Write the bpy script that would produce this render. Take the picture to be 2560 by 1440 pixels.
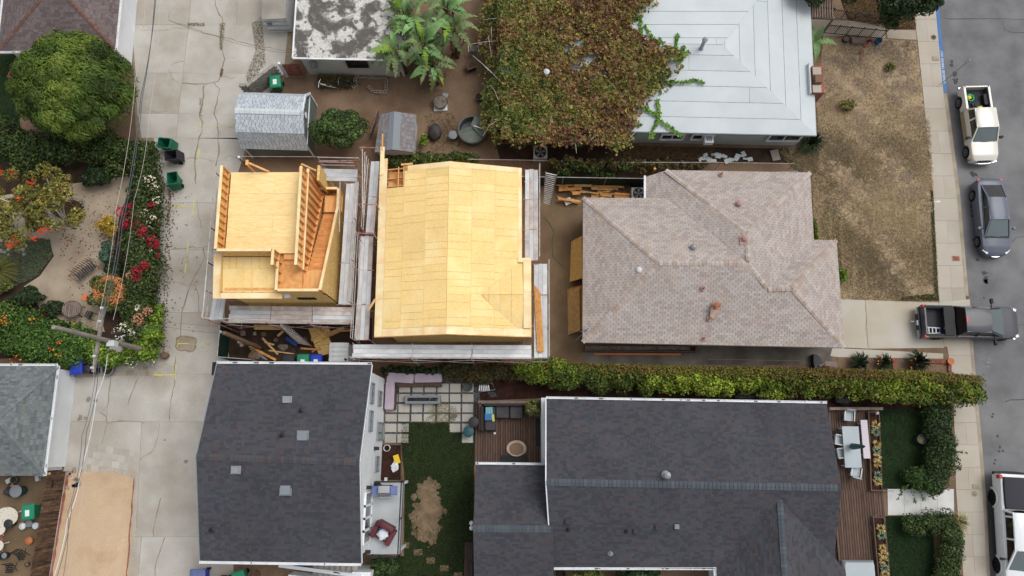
import bpy,math,random
import numpy as np
from mathutils import Vector,Matrix

# ------------------------------------------------------------------ camera, sky, sun, exposure
for o in list(bpy.data.objects):
  bpy.data.objects.remove(o)
SC = bpy.context.scene
COL = SC.collection
CAM_H,FOC,PITCH,YAW = 46.5,1950.0,math.atan(389 / 1950.0),10 / 1950.0
ROT = Matrix.Rotation(YAW,3,'Y') @ Matrix.Rotation(PITCH,3,'X')
cam = bpy.data.cameras.new('camera')
cam.sensor_width = 36.0
cam.lens = 36.0 * FOC / 2560.0
cam.clip_start,cam.clip_end = 0.5,3000
camo = bpy.data.objects.new('camera',cam)
COL.objects.link(camo)
camo.location = (0,0,CAM_H)
camo.rotation_euler = ROT.to_euler()
SC.camera = camo

SUN_EL,SUN_AZ = math.radians(62),math.radians(58)      # azimuth from +Y towards +X
wd = bpy.data.worlds.new('World')
SC.world = wd
wd.use_nodes = True
nt = wd.node_tree
nt.nodes.clear()
sky = nt.nodes.new('ShaderNodeTexSky')
sky.sky_type = 'NISHITA'
sky.sun_disc = False
sky.sun_elevation = SUN_EL
sky.sun_rotation = SUN_AZ
sky.dust_density = 4.0
sky.air_density = 1.0
hs = nt.nodes.new('ShaderNodeHueSaturation')
hs.inputs['Saturation'].default_value = 0.22             # a cloud deck: grey, not blue
bg = nt.nodes.new('ShaderNodeBackground')
bg.inputs['Strength'].default_value = 0.15
wo = nt.nodes.new('ShaderNodeOutputWorld')
nt.links.new(sky.outputs[0],hs.inputs['Color'])
nt.links.new(hs.outputs[0],bg.inputs['Color'])
nt.links.new(bg.outputs[0],wo.inputs['Surface'])
sun = bpy.data.lights.new('sun','SUN')
sun.energy = 0.95
sun.angle = math.radians(35)
sun.color = (1.0,0.975,0.94)
suno = bpy.data.objects.new('sun',sun)
COL.objects.link(suno)
d_ = Vector((math.sin(SUN_AZ) * math.cos(SUN_EL),math.cos(SUN_AZ) * math.cos(SUN_EL),math.sin(SUN_EL)))
suno.rotation_euler = d_.to_track_quat('Z','Y').to_euler()
SC.view_settings.view_transform = 'Standard'
SC.view_settings.look = 'None'
SC.view_settings.gamma = 1.0
SC.view_settings.exposure = 0.12
SC.render.engine = 'CYCLES'
SC.cycles.max_bounces = 6

# ------------------------------------------------------------------ helpers
R = random.Random(7)
NR = np.random.default_rng(11)
UP = Vector((0,0,1))


def W(px,py,z=0.0):
  """photo pixel -> point of the place at height z"""
  d = ROT @ Vector(((px - 1280) / FOC,(720 - py) / FOC,-1.0))
  t = (z - CAM_H) / d.z
  return Vector((d.x * t,d.y * t,z))


def WS(pts,z=0.0):
  return [W(p[0],p[1],p[2] if len(p) > 2 else z) for p in pts]


def lerp(a,b,t):
  return a + (b - a) * t


def srgb(c):
  return tuple(((v / 255) / 12.92 if v / 255 <= 0.04045 else (((v / 255) + 0.055) / 1.055) ** 2.4) for v in c)


KALB = 1.12


def C(r,g,b):
  """colour as seen in daylight -> base colour"""
  return tuple(min(v / KALB,0.85) for v in srgb((r,g,b)))


MATS = {}


def M(name,col,rough=0.8,col2=None,scale=3.0,lo=0.35,hi=0.65,bump=0.0,bscale=40.0,metal=0.0,attr=False,
      orand=0.0,fine=0.0,fscale=60.0,stretch=None,spec=0.3,col3=None,scale3=0.6,lo3=0.5,hi3=0.7,wave=None,distort=0.0,coat=0.0,transm=0.0,broad=0.0,brscale=0.6):
  m = bpy.data.materials.new(name)
  m.use_nodes = True
  n,l = m.node_tree.nodes,m.node_tree.links
  b = n['Principled BSDF']
  b.inputs['Roughness'].default_value = rough
  b.inputs['Metallic'].default_value = metal
  b.inputs['Specular IOR Level'].default_value = spec
  if coat:
    b.inputs['Coat Weight'].default_value = coat
    b.inputs['Coat Roughness'].default_value = 0.08
  if transm:
    b.inputs['Transmission Weight'].default_value = transm
  tc = n.new('ShaderNodeTexCoord')
  co = tc.outputs['Object']
  if stretch:
    mp = n.new('ShaderNodeMapping')
    mp.inputs['Scale'].default_value = stretch
    l.new(co,mp.inputs['Vector'])
    co = mp.outputs[0]
  if orand:
    oi = n.new('ShaderNodeObjectInfo')
    ad = n.new('ShaderNodeVectorMath')
    ad.operation = 'MULTIPLY_ADD'
    cb = n.new('ShaderNodeCombineXYZ')
    for k in range(3):
      l.new(oi.outputs['Random'],cb.inputs[k])
    l.new(cb.outputs[0],ad.inputs[0])
    ad.inputs[1].default_value = (37,53,71)
    l.new(co,ad.inputs[2])
    co = ad.outputs[0]

  def noise(sc,det=5.0):
    t = n.new('ShaderNodeTexNoise')
    t.inputs['Scale'].default_value = sc
    t.inputs['Detail'].default_value = det
    t.inputs['Distortion'].default_value = distort
    l.new(co,t.inputs['Vector'])
    return t.outputs['Fac']

  def ramp(f,a,z):
    r = n.new('ShaderNodeMapRange')
    r.inputs['From Min'].default_value = a
    r.inputs['From Max'].default_value = z
    l.new(f,r.inputs['Value'])
    return r.outputs[0]

  def mix(fac,a,c,mode='MIX'):
    x = n.new('ShaderNodeMix')
    x.data_type = 'RGBA'
    x.blend_type = mode
    if isinstance(fac,float):
      x.inputs[0].default_value = fac
    else:
      l.new(fac,x.inputs[0])
    for s,v in ((6,a),(7,c)):
      if isinstance(v,tuple):
        x.inputs[s].default_value = (*v[:3],1)
      else:
        l.new(v,x.inputs[s])
    return x.outputs[2]

  if attr:
    at = n.new('ShaderNodeVertexColor')
    at.layer_name = 'Col'
    cur = at.outputs['Color']
  else:
    rgb = n.new('ShaderNodeRGB')
    rgb.outputs[0].default_value = (*col,1)
    cur = rgb.outputs[0]
  if col2:
    cur = mix(ramp(noise(scale),lo,hi),cur,col2)
  if col3:
    cur = mix(ramp(noise(scale3),lo3,hi3),cur,col3)
  if wave:                                    # (scale, darkness, axis): thin lines (chalk lines, plank grain)
    w = n.new('ShaderNodeTexWave')
    w.bands_direction = wave[2]
    w.inputs['Scale'].default_value = wave[0]
    w.inputs['Distortion'].default_value = wave[3] if len(wave) > 3 else 0.0
    w.inputs['Detail'].default_value = 2.0
    l.new(co,w.inputs['Vector'])
    lo_,hi_ = (wave[4],wave[5]) if len(wave) > 5 else (0.3,0.9)
    cur = mix(ramp(w.outputs['Fac'],lo_,hi_),cur,tuple(c * wave[1] for c in col) if not attr else (0.1,0.08,0.05))
  for fine,fscale in ((fine,fscale),(broad,brscale)):
    if not fine:
      continue
    f = noise(fscale,3.0)
    rr = n.new('ShaderNodeMapRange')
    rr.inputs['From Min'].default_value = 0.3
    rr.inputs['From Max'].default_value = 0.7
    rr.inputs['To Min'].default_value = 1 - fine
    rr.inputs['To Max'].default_value = 1 + fine
    l.new(f,rr.inputs['Value'])
    vm = n.new('ShaderNodeVectorMath')
    vm.operation = 'SCALE'
    l.new(cur,vm.inputs[0])
    l.new(rr.outputs[0],vm.inputs['Scale'])
    cur = vm.outputs[0]
  if orand:
    rr = n.new('ShaderNodeMapRange')
    rr.inputs['To Min'].default_value = 1 - orand
    rr.inputs['To Max'].default_value = 1 + orand
    l.new(oi.outputs['Random'],rr.inputs['Value'])
    vm = n.new('ShaderNodeVectorMath')
    vm.operation = 'SCALE'
    l.new(cur,vm.inputs[0])
    l.new(rr.outputs[0],vm.inputs['Scale'])
    cur = vm.outputs[0]
  l.new(cur,b.inputs['Base Color'])
  if bump:
    bp = n.new('ShaderNodeBump')
    bp.inputs['Strength'].default_value = bump
    bp.inputs['Distance'].default_value = 0.02
    l.new(noise(bscale,4.0),bp.inputs['Height'])
    l.new(bp.outputs[0],b.inputs['Normal'])
  MATS[name] = m
  return m


class MB:
  """collects faces; build() makes ONE mesh object of them"""

  def __init__(s):
    s.v,s.f,s.c = [],[],[]

  def face(s,pts,col=None):
    i = len(s.v)
    s.v.extend([tuple(p) for p in pts])
    s.f.append(tuple(range(i,i + len(pts))))
    s.c.append(col)

  def mesh8(s,p,col=None):
    """p: 4 bottom then 4 top corners, ccw from above"""
    i = len(s.v)
    s.v.extend([tuple(q) for q in p])
    for f in ((3,2,1,0),(4,5,6,7),(0,1,5,4),(1,2,6,5),(2,3,7,6),(3,0,4,7)):
      s.f.append(tuple(i + k for k in f))
      s.c.append(col)

  def box(s,c,size,rz=0.0,col=None,rx=0.0,ry=0.0):
    h = Vector(size) / 2
    m = Matrix.Rotation(rz,3,'Z') @ Matrix.Rotation(ry,3,'Y') @ Matrix.Rotation(rx,3,'X')
    c = Vector(c)
    s.mesh8([c + m @ Vector((x * h.x,y * h.y,z * h.z)) for z in (-1,1) for x,y in ((-1,-1),(1,-1),(1,1),(-1,1))],col)

  def beam(s,a,b,w,h,up=UP,col=None):
    a,b = Vector(a),Vector(b)
    d = (b - a).normalized()
    sd = d.cross(up)
    if sd.length < 1e-4:
      sd = d.cross(Vector((0,1,0)))
    sd.normalize()
    u = sd.cross(d).normalized()
    sd,u = sd * w / 2,u * h / 2
    s.mesh8([a - sd - u,a + sd - u,b + sd - u,b - sd - u,a - sd + u,a + sd + u,b + sd + u,b - sd + u],col)

  def prism(s,poly,z0,z1,col=None):
    """poly: points (x, y[, z ignored]), ccw from above"""
    p = [Vector((q[0],q[1],0)) for q in poly]
    ar = sum(p[k].x * p[(k + 1) % len(p)].y - p[(k + 1) % len(p)].x * p[k].y for k in range(len(p)))
    if ar < 0:
      p = p[::-1]
    n = len(p)
    i = len(s.v)
    s.v.extend([(q.x,q.y,z0) for q in p] + [(q.x,q.y,z1) for q in p])
    s.f.append(tuple(i + k for k in range(n - 1,-1,-1)))
    s.f.append(tuple(i + n + k for k in range(n)))
    s.c += [col,col]
    for k in range(n):
      k2 = (k + 1) % n
      s.f.append((i + k,i + k2,i + n + k2,i + n + k))
      s.c.append(col)

  def plate(s,pts,t,col=None,nrm=None):
    """a sheet with 3-D outline pts (top face), thickness t below it"""
    p = [Vector(q) for q in pts]
    nn = Vector((0,0,0))
    for k in range(len(p)):
      a,b = p[k],p[(k + 1) % len(p)]
      nn += a.cross(b)
    nn.normalize()
    if nrm is None:
      if nn.z < 0:
        p,nn = p[::-1],-nn
    elif nn.dot(nrm) < 0:
      p,nn = p[::-1],-nn
    n = len(p)
    i = len(s.v)
    s.v.extend([tuple(q - nn * t) for q in p] + [tuple(q) for q in p])
    s.f.append(tuple(i + k for k in range(n - 1,-1,-1)))
    s.f.append(tuple(i + n + k for k in range(n)))
    s.c += [col,col]
    for k in range(n):
      k2 = (k + 1) % n
      s.f.append((i + k,i + k2,i + n + k2,i + n + k))
      s.c.append(col)

  def tube(s,pts,r,n=6,col=None,caps=True,closed=False):
    pts = [Vector(p) for p in pts]
    rs = r if isinstance(r,(list,tuple)) else [r] * len(pts)
    i = len(s.v)
    m = len(pts)
    prev = None
    for k,p in enumerate(pts):
      a = pts[(k - 1) % m] if (closed or k > 0) else p
      b = pts[(k + 1) % m] if (closed or k < m - 1) else p
      d = (b - a).normalized()
      if prev is None:
        ref = UP if abs(d.z) < 0.9 else Vector((1,0,0))
        sd = d.cross(ref).normalized()
      else:
        sd = (prev - d * prev.dot(d))
        sd = sd.normalized() if sd.length > 1e-5 else d.cross(UP).normalized()
      prev = sd
      u = d.cross(sd)
      for j in range(n):
        t = 2 * math.pi * (j + 0.5) / n
        s.v.append(tuple(p + (sd * math.cos(t) + u * math.sin(t)) * rs[k]))
    for k in range(m if closed else m - 1):
      for j in range(n):
        j2 = (j + 1) % n
        k2 = (k + 1) % m
        s.f.append((i + k * n + j,i + k * n + j2,i + k2 * n + j2,i + k2 * n + j))
        s.c.append(col)
    if caps and not closed:
      s.f.append(tuple(i + j for j in range(n - 1,-1,-1)))
      s.f.append(tuple(i + (m - 1) * n + j for j in range(n)))
      s.c += [col,col]

  def lathe(s,c,prof,n=20,col=None,sx=1.0,sy=1.0,rz=0.0):
    c = Vector(c)
    i = len(s.v)
    for r,z in prof:
      for j in range(n):
        t = 2 * math.pi * j / n
        x,y = r * math.cos(t) * sx,r * math.sin(t) * sy
        s.v.append((c.x + x * math.cos(rz) - y * math.sin(rz),c.y + x * math.sin(rz) + y * math.cos(rz),c.z + z))
    for k in range(len(prof) - 1):
      for j in range(n):
        j2 = (j + 1) % n
        s.f.append((i + k * n + j,i + k * n + j2,i + (k + 1) * n + j2,i + (k + 1) * n + j))
        s.c.append(col)
    s.f.append(tuple(i + j for j in range(n - 1,-1,-1)))
    s.f.append(tuple(i + (len(prof) - 1) * n + j for j in range(n)))
    s.c += [col,col]

  def ball(s,c,rx,ry,rz,n=12,m=8,col=None,jit=0.0,rng=R):
    c = Vector(c)
    i = len(s.v)
    for k in range(m + 1):
      a = math.pi * k / m
      for j in range(n):
        t = 2 * math.pi * j / n
        q = 1 + rng.uniform(-jit,jit) if 0 < k < m else 1
        s.v.append((c.x + rx * q * math.sin(a) * math.cos(t),c.y + ry * q * math.sin(a) * math.sin(t),c.z - rz * q * math.cos(a)))
    for k in range(m):
      for j in range(n):
        j2 = (j + 1) % n
        s.f.append((i + k * n + j,i + k * n + j2,i + (k + 1) * n + j2,i + (k + 1) * n + j))
        s.c.append(col)

  def loft(s,rings,col=None,caps=True,closed=True):
    i = len(s.v)
    n = len(rings[0])
    for r in rings:
      s.v.extend([tuple(p) for p in r])
    for k in range(len(rings) - 1):
      for j in range(n if closed else n - 1):
        j2 = (j + 1) % n
        s.f.append((i + k * n + j,i + k * n + j2,i + (k + 1) * n + j2,i + (k + 1) * n + j))
        s.c.append(col)
    if caps:
      s.f.append(tuple(i + j for j in range(n - 1,-1,-1)))
      s.f.append(tuple(i + (len(rings) - 1) * n + j for j in range(n)))
      s.c += [col,col]

  def data(s,name,mat,off=(0,0,0),smooth=False):
    me = bpy.data.meshes.new(name)
    ox,oy,oz = off
    me.from_pydata([(x - ox,y - oy,z - oz) for x,y,z in s.v],[],s.f)
    if any(c is not None for c in s.c):
      ca = me.color_attributes.new('Col','FLOAT_COLOR','CORNER')
      arr = []
      for f,c in zip(s.f,s.c):
        c = c or (0.5,0.5,0.5)
        arr.extend([c[0],c[1],c[2],1.0] * len(f))
      ca.data.foreach_set('color',arr)
    if mat is not None:
      me.materials.append(MATS[mat] if isinstance(mat,str) else mat)
    if smooth:
      me.polygons.foreach_set('use_smooth',[True] * len(me.polygons))
      me.set_sharp_from_angle(angle=math.radians(smooth if smooth is not True else 40))
    me.update()
    return me


def npmesh(name,verts,faces4,cols,mat,off=(0,0,0)):
  """fast quad mesh from numpy arrays; cols per face"""
  me = bpy.data.meshes.new(name)
  nv,nf = len(verts),len(faces4)
  k = faces4.shape[1]
  me.vertices.add(nv)
  me.vertices.foreach_set('co',(verts - np.array(off)).astype(np.float32).ravel())
  me.loops.add(nf * k)
  me.loops.foreach_set('vertex_index',faces4.astype(np.int32).ravel())
  me.polygons.add(nf)
  me.polygons.foreach_set('loop_start',np.arange(0,nf * k,k,dtype=np.int32))
  me.update(calc_edges=True)
  if cols is not None:
    ca = me.color_attributes.new('Col','FLOAT_COLOR','CORNER')
    c4 = np.ones((nf,k,4),np.float32)
    c4[:,:,:3] = cols[:,None,:]
    ca.data.foreach_set('color',c4.ravel())
  me.materials.append(MATS[mat])
  return me


def link(name,data,parent=None,loc=(0,0,0),**props):
  o = bpy.data.objects.new(name,data)
  COL.objects.link(o)
  o.location = loc
  if parent is not None:
    o.parent = parent
  for k,v in props.items():
    if v is not None:
      o[k] = v
  return o


class T:
  """a thing: an Empty at its base that parents its parts"""

  def __init__(s,name,label,cat,loc,group=None,kind=None,rz=0.0):
    s.loc = Vector(loc)
    s.o = link(name,None,None,s.loc,label=label,category=cat,group=group,kind=kind)
    s.o.rotation_euler.z = rz
    s.o.empty_display_size = 0.2
    s.local = rz != 0.0

  def part(s,name,mb,mat,parent=None,smooth=False,label=None,kind=None,local=False):
    me = mb.data(name,mat,(0,0,0) if local else s.loc,smooth)
    return link(name,me,parent or s.o,label=label,kind=kind)

  def piece(s,name,me,loc,rot=None,parent=None):
    """shared mesh data placed at a world point"""
    o = link(name,me,parent or s.o,Vector(loc) - s.loc)
    if rot is not None:
      o.rotation_euler = rot
    return o


def single(name,mb,mat,label=None,cat=None,group=None,kind=None,smooth=False):
  a = np.array(mb.v)
  loc = ((a[:,0].min() + a[:,0].max()) / 2,(a[:,1].min() + a[:,1].max()) / 2,a[:,2].min())
  return link(name,mb.data(name,mat,loc,smooth),None,loc,label=label,category=cat,group=group,kind=kind)


def struct(name,mb,mat,smooth=False):
  return single(name,mb,mat,None,None,None,'structure',smooth)


def copy_thing(t,loc,rz,label,group=None,tint=None):
  r = t.o.copy()
  COL.objects.link(r)
  r.location = loc
  r.rotation_euler.z = rz
  r['label'] = label
  if group:
    r['group'] = group
  for ch in list(t.o.children):
    c = ch.copy()
    COL.objects.link(c)
    c.parent = r
    for g in ch.children:
      d = g.copy()
      COL.objects.link(d)
      d.parent = c
  return r


def clip(sub,axis,lim,keep_less):
  out = []
  n = len(sub)
  for k in range(n):
    a,b = sub[k],sub[(k + 1) % n]
    ia = (a[axis] <= lim) if keep_less else (a[axis] >= lim)
    ib = (b[axis] <= lim) if keep_less else (b[axis] >= lim)
    if ia:
      out.append(a)
    if ia != ib:
      t = (lim - a[axis]) / (b[axis] - a[axis])
      out.append((a[0] + (b[0] - a[0]) * t,a[1] + (b[1] - a[1]) * t))
  return out


def clip_rect(poly,u0,v0,u1,v1):
  p = poly
  for ax,lim,less in ((0,u0,False),(0,u1,True),(1,v0,False),(1,v1,True)):
    p = clip(p,ax,lim,less)
    if len(p) < 3:
      return []
  a = sum(p[k][0] * p[(k + 1) % len(p)][1] - p[(k + 1) % len(p)][0] * p[k][1] for k in range(len(p))) / 2
  return p if abs(a) > 1e-4 else []


class Slope:
  """plane of a roof slope: origin on the eave, u along the eave, v uphill"""

  def __init__(s,e0,e1,top):
    e0,e1,top = Vector(e0),Vector(e1),Vector(top)
    s.o = e0
    s.u = (e1 - e0).normalized()
    w = top - e0
    s.v = (w - s.u * w.dot(s.u)).normalized()
    s.n = s.u.cross(s.v)
    if s.n.z < 0:
      s.n = -s.n

  def uv(s,p):
    w = Vector(p) - s.o
    return (w.dot(s.u),w.dot(s.v))

  def at(s,u,v,h=0.0):
    return s.o + s.u * u + s.v * v + s.n * h


def shingle(th,slope_pts,eave,tw,thh,palette,mat,singles,rng,thick=0.012,gap=0.006,jitter=0.0,mbs=None,under=None,offs=0.5):
  """courses of single tabs over one slope. eave=(i,j) indices of the eave edge; whole tabs go to singles (list) else into mbs"""
  P = [Vector(p) for p in slope_pts]
  A_ = np.array([[p.x,p.y,1.0] for p in P])
  cf = np.linalg.lstsq(A_,np.array([p.z for p in P]),rcond=None)[0]
  for p in P:                                   # one plane per slope
    p.z = cf[0] * p.x + cf[1] * p.y + cf[2]
  e0,e1 = P[eave[0]],P[eave[1]]
  far = max(P,key=lambda p: (p - e0).cross((e1 - e0).normalized()).length)
  s = Slope(e0,e1,far)
  poly = [s.uv(p) for p in P]
  us,vs = [p[0] for p in poly],[p[1] for p in poly]
  full = tw * thh
  row = 0
  v = min(vs)
  while v < max(vs):
    u = min(us) - rng.random() * tw if jitter else min(us) - (row % 2) * tw * offs
    while u < max(us):
      w = tw * (1 + rng.uniform(-jitter,jitter))
      q = clip_rect(poly,u + gap,v,u + w - gap,v + thh + 0.0)
      if q:
        c = palette[rng.randrange(len(palette))]
        pts = [s.at(a,b,thick * (1 - 0.75 * (b - v) / thh)) for a,b in q]
        ar = abs(sum(q[k][0] * q[(k + 1) % len(q)][1] - q[(k + 1) % len(q)][0] * q[k][1] for k in range(len(q))) / 2)
        if singles is not None and len(q) == 4 and ar > 0.9 * thh * (w - 2 * gap):
          singles.append((pts,c,s))
        else:
          mbs.plate(pts,0.008,c)
      u += w
    v += thh
    row += 1
  if under is not None:
    under.plate([p - UP * 0.02 for p in P],0.03)
  return s


def finish_shingles(t,singles,mbs,mat,roof,rng,n=300,name='shingle'):
  """n single shingles as parts of their own, the rest as one part"""
  idx = list(range(len(singles)))
  rng.shuffle(idx)
  for k in idx[n:]:
    mbs.plate(singles[k][0],0.008,singles[k][1])
  cache = {}
  for k in idx[:n]:
    pts,c,s = singles[k]
    o = pts[0]
    key = (round(s.u.x,3),round(s.u.y,3),round(s.v.z,3),c,round((pts[1] - pts[0]).length,2),round((pts[2] - pts[1]).length,2))
    if key not in cache:
      m = MB()
      m.plate([p - o for p in pts],0.008,c)
      cache[key] = m.data(name,mat)
    t.piece(name,cache[key],o,parent=roof)
  if mbs.f:
    t.part('shingles',mbs,mat,parent=roof,kind='stuff')


def caps(t,a,b,mat,w=0.26,step=0.22,parent=None,name='ridge_cap',pal=None,rng=R,sag=0.35,lift=0.02):
  """ridge or hip cap tiles from a to b, each a bent piece"""
  a,b = Vector(a),Vector(b)
  d = (b - a)
  n = max(1,int(d.length / step))
  d.normalize()
  sd = d.cross(UP).normalized()
  u = sd.cross(d)
  cache = []
  for ci in range(4):
    m = MB()
    c = (pal or [None])[ci % len(pal)] if pal else None
    st = step * 0.93
    for sgn in (-1,1):
      e = sd * sgn * w / 2 - u * w / 2 * sag
      p = [Vector((0,0,0)),d * st,d * st + e - u * 0.0,e]
      p = [p[0] + u * 0.022,p[1] + u * 0.008,p[2] + u * 0.008,p[3] + u * 0.022]
      m.plate(p,0.012,c)
    cache.append(m.data(name,mat))
  for k in range(n):
    t.piece(name,cache[rng.randrange(4)],a + d * (k * step) + u * lift,parent=parent)


# ------------------------------------------------------------------ foliage
def leafcloud(pos,nrm,size,cols,elong=1.6,jit=0.5,mat='leaf',name='crown',off=(0,0,0),fold=0.15,updir=None):
  """pos (n,3), nrm (n,3) outward; one bent leaf (2 quads folded on the rib) each"""
  n = len(pos)
  nr = nrm + NR.normal(0,jit,(n,3))
  nr /= np.linalg.norm(nr,axis=1)[:,None] + 1e-9
  t = NR.normal(0,1,(n,3)) if updir is None else np.array(updir)[None,:] + NR.normal(0,0.35,(n,3))
  t -= nr * (t * nr).sum(1)[:,None]
  t /= np.linalg.norm(t,axis=1)[:,None] + 1e-9
  b = np.cross(nr,t)
  sz = size * NR.uniform(0.65,1.35,n)
  L = (t.T * sz * elong / 2).T
  B = (b.T * sz / 2).T
  Nn = (nr.T * sz * fold).T
  v = np.empty((n,6,3))
  v[:,0] = pos - L
  v[:,1] = pos + B - L * 0.1 + Nn
  v[:,2] = pos + B * 0.55 + L * 0.6 + Nn * 0.6
  v[:,3] = pos + L - Nn * 0.6
  v[:,4] = pos - B * 0.55 + L * 0.6 + Nn * 0.6
  v[:,5] = pos - B - L * 0.1 + Nn
  base = np.arange(n)[:,None] * 6
  f = np.concatenate([base + np.array([[0,1,2,3]]),base + np.array([[0,3,4,5]])],0)
  c = np.concatenate([cols,cols],0)
  return npmesh(name,v.reshape(-1,3),f,c,mat,off)


def palette_cols(n,pal,weights=None,var=0.22,idx=None):
  p = np.array(pal)
  if idx is None:
    idx = NR.choice(len(p),n,p=weights)
  c = p[idx] * NR.uniform(1 - var,1 + var,(n,1))
  return np.clip(c,0.002,0.9)


def blobs(centers,n,shell=0.55,flat_bottom=True):
  """points on lumpy ellipsoids: centers rows (x,y,z,rx,ry,rz)"""
  c = np.array(centers,float)
  w = (c[:,3] * c[:,4] + c[:,4] * c[:,5] + c[:,3] * c[:,5])
  idx = NR.choice(len(c),n,p=w / w.sum())
  d = NR.normal(0,1,(n,3))
  d /= np.linalg.norm(d,axis=1)[:,None]
  if flat_bottom:
    d[:,2] = np.where(d[:,2] < -0.35,-d[:,2],d[:,2])
  r = NR.uniform(shell,1.05,n) ** 0.6
  pos = c[idx,:3] + d * c[idx,3:] * r[:,None]
  nr = d / c[idx,3:]
  nr /= np.linalg.norm(nr,axis=1)[:,None]
  return pos,nr,idx


def lumps(cx,cy,cz,rx,ry,rz,k,sub=0.38,rng=NR,top=True):
  """sub-clumps over an ellipsoid"""
  out = [(cx,cy,cz,rx * 0.72,ry * 0.72,rz * 0.72)]
  for _ in range(k):
    d = rng.normal(0,1,3)
    d /= np.linalg.norm(d)
    if top and d[2] < -0.2:
      d[2] = -d[2]
    q = rng.uniform(0.62,0.86)
    s = sub * rng.uniform(0.7,1.25)
    out.append((cx + d[0] * rx * q,cy + d[1] * ry * q,cz + d[2] * rz * q,rx * s,ry * s,rz * s))
  return out


def plant(name,label,cat,base,centers,n,size,pal,weights=None,elong=1.6,jit=0.5,stems=None,bark='bark',group=None,
          blooms=None,var=0.25,clump_var=0.2,updir=None,shell=0.55,fold=0.15,crown='crown',cols_fn=None):
  """tree or shrub: trunk and limbs + a crown of single leaves, blooms as another part"""
  t = T(name,label,cat,base,group)
  pos,nr,idx = blobs(centers,n,shell)
  keep = pos[:,2] > 0.02
  pos,nr,idx = pos[keep],nr[keep],idx[keep]
  cl = NR.uniform(1 - clump_var,1 + clump_var,len(centers))
  cols = cols_fn(pos,idx) if cols_fn else palette_cols(len(pos),pal,weights,var)
  cols = np.clip(cols * cl[idx][:,None],0.002,0.9)
  link(crown,leafcloud(pos,nr,size,cols,elong,jit,'leaf',crown,t.loc,fold,updir),t.o)
  m = MB()
  cs = sorted(centers,key=lambda c: -c[5])
  b = Vector(base)
  c0 = cs[0]
  hub = Vector((c0[0],c0[1],max(b.z + 0.15,c0[2] - c0[5] * 0.3)))
  r0 = stems or max(0.03,c0[3] * 0.07)
  m.tube([b,lerp(b,hub,0.5) + Vector((R.uniform(-.05,.05),R.uniform(-.05,.05),0)),hub],[r0 * 1.3,r0,r0 * 0.8],7)
  for c in cs[1:9]:
    e = Vector(c[:3])
    m.tube([hub,lerp(hub,e,0.5) + Vector((0,0,0.1 * c[5])),e],[r0 * 0.6,r0 * 0.4,r0 * 0.2],5)
  t.part('trunk',m,bark,smooth=True)
  for bl in blooms or []:
    bn,bsize,bcol,region = bl[:4]
    p2,n2,_ = blobs(region if region is not None else centers,bn,0.95)
    link('blossoms',leafcloud(p2,n2,bsize,palette_cols(len(p2),[bcol],None,0.15),1.1,0.6,'leaf','blossoms',t.loc),t.o,kind='stuff')
  return t


def px_r(px,py,z):
  """metres per pixel near a photo point at height z"""
  return (W(px + 10,py,z) - W(px - 10,py,z)).length / 20


def scatter_poly(poly,n):
  """n random points in polygon (world xy)"""
  p = np.array([(q[0],q[1]) for q in poly])
  lo,hi = p.min(0),p.max(0)
  out = np.empty((0,2))
  while len(out) < n:
    q = NR.uniform(lo,hi,(max(n * 2,200),2))
    ins = np.zeros(len(q),bool)
    j = len(p) - 1
    for i in range(len(p)):
      a,b = p[i],p[j]
      cond = ((a[1] > q[:,1]) != (b[1] > q[:,1])) & (q[:,0] < (b[0] - a[0]) * (q[:,1] - a[1]) / (b[1] - a[1] + 1e-12) + a[0])
      ins ^= cond
      j = i
    out = np.concatenate([out,q[ins]],0)
  return out[:n]


def vnoise(x,y,s,seed=0):
  """cheap smooth noise for colours"""
  g = np.random.default_rng(seed)
  f = 0
  for k in range(5):
    a,b,c = g.uniform(-1,1),g.uniform(-1,1),g.uniform(0,6.28)
    sc = s * (0.6 + 0.5 * k)
    f = f + np.sin((a * x + b * y) * sc + c) / (1 + 0.4 * k)
  return f / 2.2


def grass(name,poly,n,h,pal,weights=None,z=0.0,width=0.012,lean=0.5,label=None,cat=None,parent=None,cols_fn=None,kind='stuff',density_fn=None):
  xy = scatter_poly(poly,n)
  if density_fn is not None:
    xy = xy[NR.random(len(xy)) < density_fn(xy)]
  n = len(xy)
  pos = np.concatenate([xy,np.full((n,1),z)],1)
  ang = NR.uniform(0,6.283,n)
  hh = h * NR.uniform(0.4,1.3,n)
  tip = pos + np.stack([np.cos(ang) * hh * lean * NR.uniform(0.3,1.5,n),np.sin(ang) * hh * lean * NR.uniform(0.3,1.5,n),hh],1)
  a2 = ang + math.pi / 2
  sd = np.stack([np.cos(a2),np.sin(a2),np.zeros(n)],1) * width
  v = np.empty((n,4,3))
  v[:,0] = pos - sd
  v[:,1] = pos + sd
  v[:,2] = tip + sd * 0.3
  v[:,3] = tip - sd * 0.3
  f = np.arange(n * 4).reshape(n,4)
  cols = cols_fn(xy) if cols_fn else palette_cols(n,pal,weights,0.25)
  off = (float(xy[:,0].mean()),float(xy[:,1].mean()),z)
  me = npmesh(name,v.reshape(-1,3),f,np.clip(cols,0.002,.9),'leaf',off)
  return link(name,me,parent,off,kind=kind,label=label,category=cat)

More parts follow.
